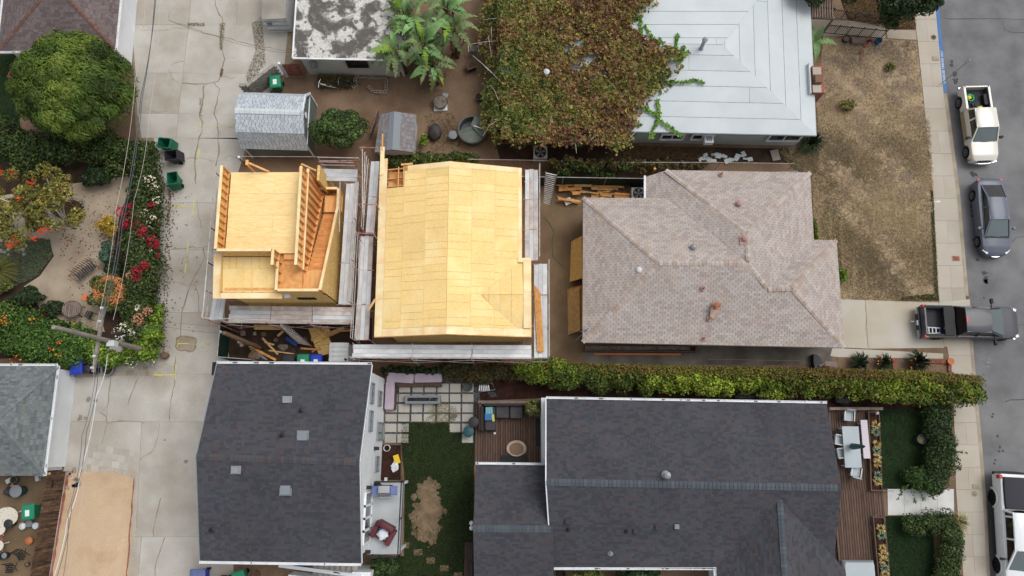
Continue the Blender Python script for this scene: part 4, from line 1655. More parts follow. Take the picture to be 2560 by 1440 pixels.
m = MB(); blotch(m,W(1786,782,3.56),.26,3.62,14,.3,1.3); m.v = [(x,y,3.6 + (y - W(1786,782,3.56).y) * .33) for x,y,z in m.v]; t.part('rust_stain',m,'rust_stain',roof)
m = MB(); p = W(1463,826,2.75)
m.tube([p,p + UP * .5],.02,6); m.tube([p + Vector((-.3,-.1,.1)),p + Vector((.2,.1,.3)),p + Vector((-.5,-.5,-.6))],.015,5)
t.part('service_drop',m,'grey_metal',roof)

# ------------------------------------------------------------------ white two-storey house, dark roof
t = T('house','tall white house with dark shingled gable roof beside the alley','house',W(750,1150,0))
EZ,RZ = 5.2,6.9
a0,a1 = W(543,909,EZ),W(929,912,EZ)
r0,r1 = W(491,1141,RZ),W(898,1156,RZ)
b0,b1 = W(500,1402,EZ),W(903,1408,EZ)
u = MB(); sg = []; ms = MB()
for pts in ([a0,a1,r1,r0],[b0,b1,r1,r0]):
  shingle(t,pts,(0,1),.25,.14,DARK,'shingle_mix',sg,RB,jitter=.4,mbs=ms,under=u,gap=.003)
roof = t.part('roof',u,'underlay')
finish_shingles(t,sg,ms,'shingle_mix',roof,RB,300)
caps(t,r0,r1,'shingle_mix',.32,.21,roof,pal=[C(78,78,82),C(70,70,75),C(84,76,76),C(74,78,84)])
gutter(t,a0,a1,(0,1,0),parent=roof)
gutter(t,b0,b1,(0,-1,0),parent=roof)
xe = (a1.x + b1.x) / 2 - .12
fpw = [Vector((a0.x + .45,a0.y - .35,0)),Vector((a1.x - .1,a1.y - .35,0)),Vector((b1.x - .1,b1.y + .35,0)),Vector((b0.x + .45,b0.y + .35,0))]
m = MB()
m.prism([(p.x,p.y) for p in fpw],0,EZ - .1)
for i,j,rr in ((1,2,r1),(0,3,r0)):
  pa,pb = fpw[i].copy(),fpw[j].copy()
  pa.z = pb.z = EZ - .12
  mid = lerp(pa,pb,(rr.y - pa.y) / (pb.y - pa.y)); mid.z = RZ - .25
  m.plate([pa,pb,mid],.05,nrm=Vector((1 if i else -1,0,0)))
wl = t.part('wall',m,'white_stucco')
for e,r_,sx in ((a1,r1,.02),(b1,r1,.02),(a0,r0,-.02),(b0,r0,-.02)):
  m = MB(); m.beam(e + Vector((sx,0,-.08)),r_ + Vector((sx,0,-.08)),.05,.2); t.part('barge_board',m,'grey_trim',roof)
for e,r_ in ((a1,r1),(b1,r1)):
  m = MB(); m.beam(e + Vector((.05,0,.01)),r_ + Vector((.05,0,.01)),.03,.05); t.part('drip_edge',m,'white_trim',roof)
en = (fpw[2] - fpw[1]).normalized()
nout = Vector((-en.y,en.x,0))
if nout.x < 0:
  nout = -nout


def proj(p):
  d = ROT.transposed() @ (Vector(p) - Vector((0,0,CAM_H)))
  return 1280 - FOC * d.x / d.z,720 + FOC * d.y / d.z


def on_east(py,z):
  """point of the east wall plane seen at image row py"""
  best = min((lerp(fpw[1],fpw[2],k / 400) for k in range(401)),key=lambda p: abs(proj(Vector((p.x,p.y,z)))[1] - py))
  return Vector((best.x,best.y,z))


for py,z,w,h in ((983,4.3,1.05,.8),(996,1.9,.8,.9),(1053,4.3,1.05,.8),(1160,1.7,.8,.9)):
  window(t,on_east(py,z) + nout * .02,en,nout,w,h,'pot_grey','grey_glass',fw=.06)
window(t,on_east(1078,1.1) + nout * .02,en,nout,.95,2.1,'grey_trim','grey_glass',mull=0)
for k,py in enumerate((1247,1278,1308,1340)):
  window(t,on_east(py,3.75) + nout * .02,en,nout,.68,1.9,'white_trim','black_glass' if k in (1,2) else 'grey_glass',fw=.07,mull=0)
for py,z in ((1121,2.6),(1219,4.2),(1380,3.6)):
  m = MB(); c = on_east(py,z) + nout * .13; m.box(c,(.26,.16,.2)); m.box(c + UP * .12,(.28,.2,.03)); t.part('wall_lamp',m,'black_metal')
for px,py,k,mt in ((718,1000,'box','grey_metal'),(753,1027,'pipe','bin_black'),(706,1088,'pipe','bin_black'),(757,1090,'square','pot_grey'),(590,1175,'box','grey_metal'),(714,1225,'square','pot_grey'),(530,1325,'pipe','bin_black')):
  z = lerp(EZ,RZ,((py - 908) / 235) if py < 1148 else ((1405 - py) / 255))
  roof_vent(t,W(px,py,z + .02),k,mt,roof)
# balcony
BZ = 2.75
bp = [W(930,1203,BZ),W(1010,1203,BZ),W(1001,1386,BZ),W(918,1386,BZ)]
m = MB(); m.prism([(p.x,p.y) for p in bp],BZ - .2,BZ); bal = t.part('balcony',m,'balcony')
m = MB()
rail = [bp[0] + Vector((.3,0,0)),bp[1],bp[2],bp[3] + Vector((.3,0,0))]
for z in (1.0,.1):
  for a,b in zip(rail[:-1],rail[1:]):
    m.beam(a + UP * z,b + UP * z,.06 if z > .5 else .03,.05)
for a,b in zip(rail[:-1],rail[1:]):
  n = max(1,int((b - a).length / 1.3))
  for k in range(n + 1):
    p = lerp(a,b,k / n); m.beam(p,p + UP,.05,.05)
t.part('balcony_railing',m,'black_metal',bal)
m = MB()
M('clear_panel',C(150,160,160),.1,transm=.8)
for k in range(2):
  m.beam(lerp(rail[1],rail[2],k) * 1 + UP * .0,lerp(rail[1],rail[2],k) + UP * .9,.04,.04)
t.part('balcony_post',m,'black_metal',bal)
for x,y in ((1005,1210),(998,1380)):
  m = MB(); p = W(x,y,BZ); m.box((p.x - .1,p.y,BZ / 2 - .1),(.14,.14,BZ - .2)); t.part('balcony_leg',m,'white_trim')
# white stair wall at the south side
t2 = T('outdoor_staircase','white walled outdoor staircase along the tall white house','staircase',W(800,1430,0))
m = MB()
m.beam(W(700,1413,1.3),W(905,1440,2.6),.18,.3); m.beam(W(728,1436,.9),W(900,1455,.9),.16,1.2)
t2.part('stair_wall',m,'white_stucco')
m = MB(); m.beam(W(735,1412,1.6),W(850,1433,2.4),.06,.06)
for x,y,z in ((755,1417,1.7),(805,1426,2.1),(848,1433,2.4)):
  m.beam(W(x,y,z - .3),W(x,y,z),.03,.03)
t2.part('handrail',m,'black_metal')
for k in range(8):
  m = MB(); m.box(W(790 + k * 14,1424 + k * .6,.6 + k * .17),(.3,1.0,.17)); t2.part('step',m,'paver')
m = MB(); m.prism(WS([(903,1412,0),(948,1412,0),(940,1470,0),(905,1470,0)],2.6),0,2.6); t2.part('landing',m,'white_stucco')
m = MB(); m.box(W(538,922,1.6) + Vector((0.02,0,.0)),(.3,.75,.3)); m.tube([W(541,905,1.9),W(537,940,1.9)],.04,8)
t3 = single('wall_cabinet',m,'plastic_black','black vertical fitting at the alley corner of the tall white house','cabinet')

# ------------------------------------------------------------------ long dark-roofed house and its annex
t = T('house','long low house with dark shingled roof and front deck','house',W(1740,1200,0))
EZ,RZ = 2.9,4.9
a0,a1 = W(1366,997,EZ),W(2066,1009,EZ)
r0,r1 = W(1366,1205,RZ),W(2104,1220,RZ)
b0,b1 = W(1380,1418,EZ),W(1774,1424,EZ)
x_w2,x_e = W(1383,1300,4.2).x,r1.x
sE = W(2112,1300,RZ - 1.0)
south_e = Vector((r1.x + .02,W(1774,1424,EZ).y,EZ))
u = MB(); sg = []; ms = MB()
north = [a0,a1,r1,r0]
shingle(t,north,(0,1),.25,.14,DARK,'shingle_mix',sg,RB,jitter=.4,mbs=ms,under=u,gap=.003)
s0 = Vector((b0.x,b0.y,EZ)); s1 = Vector((x_e,b1.y - .0,EZ))
south = [s0,s1,Vector((x_e,r1.y,RZ)),Vector((r0.x,r0.y,RZ))]
shingle(t,south,(0,1),.25,.14,DARK,'shingle_mix',sg,RB,jitter=.4,mbs=ms,under=u,gap=.003)
# cross gable towards the south
cr0 = W(1950,1246,RZ - .32); cr1 = Vector((cr0.x + .0,W(1958,1520,RZ).y,RZ - .32))
wv,ev_ = W(1790,1436,EZ + .02),W(2113,1420,EZ + .02)
yb = cr1.y
w_e,w_s = Vector((wv.x,s0.y,EZ + .03)),Vector((wv.x,yb,EZ + .03))
e_e,e_s = Vector((ev_.x,s1.y,EZ + .03)),Vector((ev_.x,yb,EZ + .03))
shingle(t,[w_s,w_e,cr0,cr1],(0,1),.25,.14,DARK,'shingle_mix',sg,RB,jitter=.4,mbs=ms,under=u,gap=.003)
shingle(t,[e_s,e_e,cr0,cr1],(0,1),.25,.14,DARK,'shingle_mix',sg,RB,jitter=.4,mbs=ms,under=u,gap=.003)
roof = t.part('roof',u,'underlay')
finish_shingles(t,sg,ms,'shingle_mix',roof,RB,300)
CAPD = [C(82,90,96),C(76,84,90),C(86,92,98),C(78,82,90)]
caps(t,r0,r1,'shingle_mix',.36,.215,roof,pal=CAPD)
caps(t,cr0,cr1,'shingle_mix',.32,.215,roof,pal=CAPD)
gutter(t,a0,a1,(0,1,0),parent=roof)
gutter(t,s0,Vector((w_e.x,s0.y,EZ)),(0,-1,0),parent=roof)
gutter(t,w_e,w_s,(-1,0,0),parent=roof)
for p_,q_ in ((a0,r0),(r0,s0)):
  m = MB(); m.beam(p_ + Vector((-.03,0,-.06)),q_ + Vector((-.03,0,-.06)),.06,.16); t.part('barge_board',m,'white_trim',roof)
m = MB()
m.prism([(a0.x + .3,a0.y - .35),(a1.x - .35,a1.y - .35),(x_e - .6,s1.y - 3),(w_e.x + .3,s1.y - 3),(w_e.x + .3,s0.y + .4),(s0.x + .3,s0.y + .4)],0,EZ - .08)
t.part('wall',m,'white_stucco')
for x,py,k,mt in ((1664,1187,'pipe_cap','grey_metal'),(1419,1303,'small','bin_black'),(1421,1323,'pipe','bin_black'),(1566,1327,'pipe','bin_black'),(1589,1327,'small','bin_black'),(1643,1318,'small','bin_black'),(1691,1316,'small','pot_grey'),(1526,1383,'pipe','grey_metal')):
  z = lerp(EZ,RZ,(1418 - py) / 205) if py > 1205 else lerp(EZ,RZ,(py - 997) / 205)
  roof_vent(t,W(x,py,z),k,mt,roof)
# small white wall by the courtyard
m = MB(); m.prism(WS([(1350,1000),(1363,1000),(1364,1155),(1352,1155)],0),0,2.3)
t.part('side_wall',m,'white_stucco')
# annex
t = T('annex','low annex with dark shingled gable roof joined to the long house','house',W(1280,1300,0))
EZ,RZ = 2.7,4.0
a0,a1 = W(1190,1161,EZ),W(1367,1163,EZ)
r0,r1 = W(1183,1321,RZ),W(1383,1323,RZ)
b0,b1 = W(1186,1490,EZ),W(1386,1490,EZ)
u = MB(); sg = []; ms = MB()
for pts in ([a0,a1,r1,r0],[b0,b1,r1,r0]):
  shingle(t,pts,(0,1),.25,.14,DARK,'shingle_mix',sg,RB,jitter=.4,mbs=ms,under=u,gap=.003)
roof = t.part('roof',u,'underlay')
finish_shingles(t,sg,ms,'shingle_mix',roof,RB,250)
caps(t,r0,r1,'shingle_mix',.36,.215,roof,pal=CAPD)
gutter(t,a0,a1,(0,1,0),parent=roof)
walls(t,[a0,a1,b1,b0],EZ - .08,.3,'white_stucco')
m = MB()
for y in (1308,1320):
  m.ball(W(1179,y,2.5),.13,.13,.16,10,6)
t.part('flood_lamp',m,'white_trim',smooth=True)

# ------------------------------------------------------------------ house with the green-grey hip roof (bottom left)
t = T('house','house with mossy grey hip roof and white garage door facing the alley','house',W(60,1050,0))
EZ = 2.7
ne,se = W(144,915,EZ),W(110,1189,EZ)
nw,sw = W(-200,915,EZ),W(-215,1189,EZ)
pk,pw = W(-12,1048,4.4),W(-60,1048,4.4)
_,q = walls(t,[nw,ne,se,sw],EZ - .1,.4,'white_stucco')
u = MB(); sg = []; ms = MB()
for pts in ([nw,ne,pk,pw],[ne,se,pk],[se,sw,pw,pk]):
  shingle(t,pts,(0,1),.3,.145,MOSS,'shingle_mix',sg,RB,jitter=.2,mbs=ms,under=u,gap=.005)
roof = t.part('roof',u,'underlay')
finish_shingles(t,sg,ms,'shingle_mix',roof,RB,300)
caps(t,ne,pk,'shingle_mix',.3,.22,roof,pal=MOSS)
caps(t,se,pk,'shingle_mix',.3,.22,roof,pal=MOSS)
gutter(t,ne,se,(1,0,0),parent=roof)
gutter(t,nw,ne,(0,1,0),parent=roof)
# garage door of horizontal panels
xs_ = max(p.x for p in q)
dn,ds = W(188,950,0),W(166,1100,0)
gd = []
wv = (ds - dn)
for k in range(4):
  m = MB()
  m.plate([Vector((lerp(dn,ds,0).x,dn.y,.05 + k * .56)),Vector((lerp(dn,ds,1).x,ds.y,.05 + k * .56)),Vector((ds.x,ds.y,.58 + k * .56)),Vector((dn.x,dn.y,.58 + k * .56))],.05,nrm=Vector((1,0,0)))
  t.part('garage_door_panel',m,'white_trim')
m = MB()
m.plate([Vector((dn.x - .05,dn.y + .5,0)),Vector((ds.x - .06,ds.y - 1.7,0)),Vector((ds.x - .06,ds.y - 1.7,2.6)),Vector((dn.x - .05,dn.y + .5,2.6))],.2,nrm=Vector((1,0,0)))
t.part('front_wall',m,'white_stucco')
m = MB(); m.beam(W(192,945,.0) + UP * 2.35,W(169,1100,0) + UP * 2.35,.12,.18); m.box(W(167,1118,0) + UP * 1.7,(.1,.14,.2)); t.part('door_trim',m,'white_trim')

# ------------------------------------------------------------------ house under construction with the OSB roof
M('stair_ply',C(222,158,96),.75,C(204,138,78),3,orand=.16,fine=.05)


def sheet_slope(t,s,poly,su,sv,mat,parent,rng,gap=.004,name='osb_sheet',stag=True,h=.02,rows=.406):
  """OSB sheets laid over a slope, v columns staggered along u"""
  us,vs = [p[0] for p in poly],[p[1] for p in poly]
  v,k = min(vs),0
  lines = MB()
  while v < max(vs) - .02:
    u = min(us) - (rng.random() * su if stag else 0)
    while u < max(us):
      q = clip_rect(poly,u + gap,v + gap,u + su - gap,v + sv - gap)
      if q:
        m = MB(); m.plate([s.at(a,b,h) for a,b in q],.015); t.part(name,m,mat,parent)
        for k2 in range(1,int(su / rows)):
          a = u + k2 * rows + rng.uniform(-.03,.03)
          q2 = clip_rect(poly,a - .008,v + .02,a + .008,v + sv - .02)
          if q2 and rng.random() < .7:
            lines.plate([s.at(x,y,h + .004) for x,y in q2],.002)
      u += su
    v += sv
    k += 1
  if lines.f:
    t.part('nail_lines',lines,'osb_line',parent,kind='stuff')


RD = random.Random(5)
t = T('house_under_construction','new two storey house with yellow OSB sheathed roof','house',W(1130,640,0))
EZ,RZ = 5.4,6.5
nw,sw = W(957,421,EZ),W(930,838,EZ)
r_n,r_s = W(1125,404,RZ),W(1112,829,RZ)
ne,e1 = W(1305,421,EZ),W(1303,646,EZ)
e2,se = W(1328,646,EZ),W(1327,846,EZ)
r_s.x = r_n.x = (r_n.x + r_s.x) / 2
sw.x = nw.x = (nw.x + sw.x) / 2
for p in (ne,e1):
  p.x = (W(1305,421,EZ).x + W(1303,646,EZ).x) / 2
yn,ys = (nw.y + ne.y) / 2,(sw.y + se.y) / 2
nw.y = ne.y = r_n.y = yn
sw.y = se.y = r_s.y = ys
e2.x = se.x = (e2.x + se.x) / 2
e1.y = e2.y
FB = .42                                           # pale starter boards along the edges
west = Slope(nw,sw,r_s)
east = Slope(ne,Vector((ne.x,ys,EZ)),r_s)
m = MB()
wp = [nw + UP * -.03,sw + UP * -.03,r_s + UP * -.03,r_n + UP * -.03]
hole = [W(960,421,EZ),W(1012,416,EZ),W(1012,470,EZ),W(958,470,EZ)]
hx = W(1012,440,EZ + .3).x
hy = W(985,470,EZ + .2).y
f = lambda x: lerp(EZ,RZ,(x - nw.x) / (r_n.x - nw.x)) - .03
m.plate([Vector((nw.x,hy,f(nw.x))),sw - UP * .03,Vector((hx,ys,f(hx))),Vector((hx,hy,f(hx)))],.04)
m.plate([Vector((hx,yn,f(hx))),Vector((hx,ys,f(hx))),r_s - UP * .03,r_n - UP * .03],.04)
m.plate([ne - UP * .03,Vector((ne.x,ys,EZ - .03)),r_s - UP * .03,r_n - UP * .03],.04)
roof = t.part('roof',m,'osb_line')


def uvpoly(s,pts):
  return [s.uv(p) for p in pts]


L_w = (r_n - nw).length
sl = L_w
# west slope: clear of the open bay
pw = [Vector((nw.x + FB,yn - .3,0)),Vector((nw.x + FB,ys + FB,0)),Vector((r_n.x,ys + FB,0)),Vector((r_n.x,yn - .3,0))]
onw = lambda p: Vector((p[0],p[1],lerp(EZ,RZ,(p[0] - nw.x) / (r_n.x - nw.x))))
one = lambda p: Vector((p[0],p[1],lerp(EZ,RZ,(ne.x - p[0]) / (ne.x - r_n.x))))
pA = [onw(p) for p in ((nw.x + FB,hy),(nw.x + FB,ys + FB),(hx,ys + FB),(hx,hy))]
pB = [onw(p) for p in ((hx,yn - .3),(hx,ys + FB),(r_n.x,ys + FB),(r_n.x,yn - .3))]
bw = (west.uv(pA[0])[1],west.uv(pB[2])[1])
cols_w = [bw[0],west.uv(pB[0])[1],(west.uv(pB[0])[1] + bw[1]) / 2,bw[1]]
for i in range(3):
  base = pA if i == 0 else pB
  q = clip_rect(uvpoly(west,base),-99,cols_w[i],99,cols_w[i + 1])
  sheet_slope(t,west,q,2.44,cols_w[i + 1] - cols_w[i] + .001,'osb',roof,RD)
pE = [one(p) for p in ((ne.x - FB * .5,yn - .3),(ne.x - FB * .5,ys + FB),(r_n.x,ys + FB),(r_n.x,yn - .3))]
v0,v1 = east.uv(pE[0])[1],east.uv(pE[2])[1]
for i in range(3):
  a,b = v0 + (v1 - v0) * i / 3,v0 + (v1 - v0) * (i + 1) / 3
  sheet_slope(t,east,clip_rect(uvpoly(east,pE),-99,a,99,b),2.44,b - a + .001,'osb',roof,RD)
# east cross gable
ap = W(1204,737,6.02)
ap.z = one((ap.x,ap.y)).z + .04
cg_e = Vector((e2.x - FB,ap.y,ap.z))
cn_ = Vector((e2.x - FB,e2.y - .3,EZ + .05))
cs_ = Vector((e2.x - FB,ys + FB,EZ + .05))
vn = Vector((ne.x - FB * .4,e2.y - .3,EZ + .05))
vs_ = Vector((ne.x - FB * .9,ys + FB,EZ + .05))
for pts in ([cn_,vn,ap,cg_e],[cs_,vs_,ap,cg_e]):
  m = MB(); m.plate([p - UP * .0 for p in pts],.05); t.part('dormer_deck',m,'osb_line',roof)
  s = Slope(pts[0],pts[1],pts[3])
  q = uvpoly(s,pts)
  sheet_slope(t,s,q,1.22,2.44,'osb',roof,RD,h=.03,stag=False,rows=.61)
m = MB()
m.plate([Vector((ne.x,e2.y,EZ - .035)),Vector((e2.x,e2.y,EZ - .035)),Vector((se.x,ys,EZ - .035)),Vector((ne.x,ys,EZ - .035))],.03)
t.part('dormer_base',m,'osb_line',roof)
# starter boards
def board(a,b,c,d,mat='starter',nm='starter_board',h=.012):
  m = MB(); m.plate([Vector(p) + UP * h for p in (a,b,c,d)],.02); t.part(nm,m,mat,roof)


nb = 5
for k in range(nb):
  a,b = lerp(hy + 1.2 if False else yn + .55,ys,k / nb),lerp(yn + .55,ys,(k + 1) / nb)
  board(onw((nw.x - .02,a - .003)),onw((nw.x - .02,b + .003)),onw((nw.x + FB - .01,b + .003)),onw((nw.x + FB - .01,a - .003)))
for k in range(3):
  xa,xb = lerp(nw.x + FB,r_n.x,k / 3),lerp(nw.x + FB,r_n.x,(k + 1) / 3)
  board(onw((xa + .003,ys)),onw((xb - .003,ys)),onw((xb - .003,ys + FB - .01)),onw((xa + .003,ys + FB - .01)))
  if k > 0:
    board(onw((xa + .003,yn)),onw((xb - .003,yn)),onw((xb - .003,yn - .29)),onw((xa + .003,yn - .29)))
for k in range(3):
  xa,xb = lerp(r_n.x,ne.x - FB * .5,k / 3),lerp(r_n.x,ne.x - FB * .5,(k + 1) / 3)
  board(one((xa + .003,yn)),one((xb - .003,yn)),one((xb - .003,yn - .29)),one((xa + .003,yn - .29)))
  xb2 = lerp(r_n.x,e2.x,(k + 1) / 3); xa2 = lerp(r_n.x,e2.x,k / 3)
  zc = lambda p: Vector((p[0],p[1],max(one(p).z,EZ + .02)))
  board(zc((xa2 + .003,ys)),zc((xb2 - .003,ys)),zc((xb2 - .003,ys + FB - .01)),zc((xa2 + .003,ys + FB - .01)),h=.03)
for k in range(2):
  a,b = lerp(yn,e2.y - .1,k / 2),lerp(yn,e2.y - .1,(k + 1) / 2)
  board(one((ne.x,a)),one((ne.x,b)),one((ne.x - FB * .5 + .01,b)),one((ne.x - FB * .5 + .01,a)))
for k in range(2):
  a,b = lerp(e2.y,ys + FB,k / 2),lerp(e2.y,ys + FB,(k + 1) / 2)
  za,zb2 = [EZ + .06 + (ap.z - EZ - .06) * max(0,1 - abs(y - ap.y) / abs(e2.y - ap.y)) for y in (a,b)]
  board((e2.x,a - .003,za),(e2.x,b + .003,zb2),(e2.x - FB + .01,b + .003,zb2),(e2.x - FB + .01,a - .003,za),h=.04)
board((ne.x - .2,e2.y,EZ + .08),(e2.x,e2.y,EZ + .08),(e2.x,e2.y - .25,EZ + .08),(ne.x - .2,e2.y - .25,EZ + .08),h=.05)
# fascia
m = MB()
for a,b in ((nw,sw),(sw,r_s),(r_s,Vector((se.x,ys,EZ))),(se,e2),(ne,e1),(ne,r_n)):
  m.beam(a - UP * .12,b - UP * .12,.05,.2)
t.part('fascia',m,'stud',roof)
# long fascia tail at the open corner
m = MB(); m.beam(onw((nw.x + .1,yn + 1.25)) + UP * .02,onw((nw.x + .1,yn - .4)) + UP * .02,.22,.1); t.part('rafter_tail',m,'starter',roof)
m = MB(); m.beam(onw((nw.x + .08,yn + 2.0)),onw((nw.x + .08,yn + 1.0)),.06,.2); t.part('rafter_tail',m,'stud',roof)
m = MB(); m.beam(W(1003,412,EZ + .4),W(1032,410,EZ + .4),.1,.1); t.part('lookout',m,'stud',roof)
# open bay: rafters, joists, paper
for k,x in enumerate((nw.x + .1,lerp(nw.x,hx,.75),hx - .05)):
  m = MB(); m.beam(onw((x,yn)) - UP * .1,onw((x,hy - .1)) - UP * .1,.05,.2); t.part('rafter',m,'stud',roof)
for k in range(3):
  y = lerp(yn - .1,hy + .1,k / 2); m = MB(); m.beam(onw((nw.x,y)) - UP * (.12 + .1 * (k == 1)),onw((hx,y)) - UP * (.12 + .1 * (k == 1)),.05,.16); t.part('blocking',m,'stud',roof)
m = MB(); m.box((lerp(nw.x,hx,.5),lerp(yn,hy,.5),EZ - 1.4),(1.0,1.0,.05)); t.part('bay_floor',m,'ply_warm',roof)
m = MB(); m.box((lerp(nw.x,hx,.6),lerp(yn,hy,.55),EZ - .55),(.4,.5,.02),.4,None,.5); t.part('paper_sheet',m,'white_cloth',roof)
for k in range(3):
  m = MB(); x = lerp(nw.x,hx,.2 + .3 * k); m.beam((x,hy - .2,EZ - 1.3),(x + .3,yn,EZ - .2),.05,.12); t.part('brace',m,'stud',roof)
# walls of OSB sheets
wx0,wx1,wx2 = nw.x + .45,ne.x - .35,e2.x - .4
wy0,wy1 = yn - .1,ys + .4
m = MB()
m.prism([(wx0 + .03,wy0 - .03),(wx0 + .03,wy1 + .03),(wx2 - .03,wy1 + .03),(wx2 - .03,e2.y - .45),(wx1 - .03,e2.y - .45),(wx1 - .03,wy0 - .03)],0,EZ - .2)
wl = t.part('wall_frame',m,'stud')


def clad(t,a,b,z0,z1,n,mat='osb_dark',w=1.22,skip=None,parent=None,zs=None):
  """upright OSB sheets along a wall line"""
  a,b = Vector((a[0],a[1],0)),Vector((b[0],b[1],0))
  k = max(1,round((b - a).length / w))
  for i in range(k):
    p,q = lerp(a,b,i / k),lerp(a,b,(i + 1) / k)
    e = (q - p).normalized() * .004
    zz = [z0] + [z for z in (zs or []) if z0 < z < z1] + [z1]
    for c,d in zip(zz[:-1],zz[1:]):
      if skip and skip(i,c):
        continue
      m = MB()
      m.plate([p + e + UP * (c + .004),q - e + UP * (c + .004),q - e + UP * (d - .004),p + e + UP * (d - .004)],.02,nrm=Vector(n))
      t.part('osb_sheet',m,mat,parent)


clad(t,(wx0,wy1),(wx2,wy1),0.0,EZ - .15,(0,-1,0),zs=[2.44,4.88],parent=wl)
clad(t,(wx0,wy0),(wx0,wy1),0.0,EZ - .15,(-1,0,0),zs=[2.44,4.88],parent=wl)
clad(t,(wx1,wy0),(wx1,e2.y - .42),0.0,EZ - .15,(1,0,0),zs=[2.44,4.88],parent=wl)
clad(t,(wx2,e2.y - .42),(wx2,wy1),0.0,EZ - .15,(1,0,0),zs=[2.44,4.88],parent=wl)
m = MB(); m.box((W(1033,842,EZ - .5).x,wy1 - .02,EZ - .45),(1.7,.06,.3)); t.part('opening_shade',m,'shade_black',wl)  # near-black box on the wall, painting the unlit inside of a window hole
m = MB(); m.beam(W(921,776,EZ + .15),W(938,748,EZ + .2),.1,.05); single('scrap_board',m,'lumber_pale','short board lying across the west edge of the OSB roof','board')

# ------------------------------------------------------------------ timber-framed building with roof deck and stair
z6 = lambda x,y,z: W(500 + x / 2.716,380 + y / 2.716,z)
t = T('timber_building','half built timber building with plywood roof deck and sunken stair','building',W(720,600,0))
DZ,PZ = 6.0,7.07
xw = (z6(150,90,PZ).x + z6(100,655,PZ).x) / 2
yN = z6(450,137,DZ).y
yS = z6(290,655,PZ).y
xE = (z6(690,95,PZ).x + z6(648,700,PZ).x) / 2        # deck / stair wall
xO = (z6(808,938,6.3).x + z6(938,345,3.2).x) / 2      # outer stair wall
yF = z6(650,936,6.3).y                                   # front wall
yTop = z6(870,245,3.2).y
body = MB()
body.prism([(xw + .1,yN - .05),(xE - .02,yN - .05),(xE - .02,yF + .1),(xw + .1,yF + .1)],0,DZ - .35)
frame = t.part('floor_frame',body,'stud')
# deck of plywood sheets
dk = [(xw + .12,yN),(xE - .06,yN),(xE - .06,yS + .0),(xw + .12,yS + .0)]
m = MB(); m.prism(dk,DZ - .34,DZ - .03); deck = t.part('roof_deck',m,'stud')
y = yN; j = 0
while y > yS + .05:
  x = xw + .13 - (1.22 if j % 2 else 0)
  while x < xE - .08:
    q = clip_rect(dk,x + .003,y - 1.215,x + 2.437,y - .003)
    if q:
      m = MB(); m.plate([Vector((a,b,DZ)) for a,b in q],.02); t.part('plywood_sheet',m,'ply',deck)
    x += 2.44
  y -= 1.22; j += 1


def stud_wall(a,b,z0,z1,n_out,sheet='osb_dark',step=.406,depth=.14,z0b=None,z1b=None,plates=True,sheath=True,nm='stud'):
  """plates, studs and outside sheathing; heights may run from (z0,z1) at a to (z0b,z1b) at b"""
  a,b = Vector((a[0],a[1],0)),Vector((b[0],b[1],0))
  z0b = z0 if z0b is None else z0b
  z1b = z1 if z1b is None else z1b
  L = (b - a).length
  n = Vector(n_out)
  pl = MB()
  pl.beam(a + UP * (z1 - .02),b + UP * (z1b - .02),depth,.04,up=UP)
  pl.beam(a + UP * (z1 - .06) ,b + UP * (z1b - .06),depth - .004,.036)
  t.part('top_plate',pl,'starter')
  pl = MB(); pl.beam(a + UP * (z0 + .02),b + UP * (z0b + .02),depth - .004,.04); t.part('bottom_plate',pl,'stud')
  k = max(1,int(L / step))
  for i in range(k + 1):
    p = lerp(a,b,i / k)
    p = p + (b - a).normalized() * (.02 if i == 0 else -.02 if i == k else 0)
    za,zb_ = lerp(z0,z0b,i / k) + .04,lerp(z1,z1b,i / k) - .08
    m = MB(); m.beam(p + UP * za,p + UP * zb_,depth - .006,.04,up=(b - a).normalized()); t.part(nm,m,'stud')
  if sheath:
    kk = max(1,round(L / 1.22))
    for i in range(kk):
      p,q = lerp(a,b,i / kk),lerp(a,b,(i + 1) / kk)
      m = MB()
      o_ = n * (depth / 2 + .014)
      m.plate([p + o_ + UP * lerp(z0,z0b,i / kk),q + o_ + UP * lerp(z0,z0b,(i + 1) / kk),q + o_ + UP * (lerp(z1,z1b,(i + 1) / kk) - .045),p + o_ + UP * (lerp(z1,z1b,i / kk) - .045)],.012,nrm=n)
      t.part('osb_sheet',m,sheet)


stud_wall((xw,z6(150,90,PZ).y),(xw,yS),DZ,PZ,(-1,0,0))
stud_wall((xw + .08,yS - .07),(z6(490,665,PZ).x,yS - .07),DZ,PZ,(0,-1,0))
m = MB(); m.plate([(xw - .078,yS + .05,DZ + .1),(xw - .078,yS + 1.05,DZ + .1),(xw - .078,yS + 1.05,PZ - .12),(xw - .078,yS + .05,PZ - .12)],.006,nrm=Vector((1,0,0))); t.part('opening_panel',m,'blue_plastic')  # blue panel standing in for the asphalt seen through an opening
ySe = z6(640,765,PZ).y
stud_wall((xE,z6(690,95,PZ).y),(xE,ySe),DZ - .02,PZ,(-1,0,0),sheet='ply')
stud_wall((xE + .06,yTop + .2),(xE + .06,ySe),2.3,DZ - .06,(-1,0,0),sheet='ply_warm',z0b=5.2)
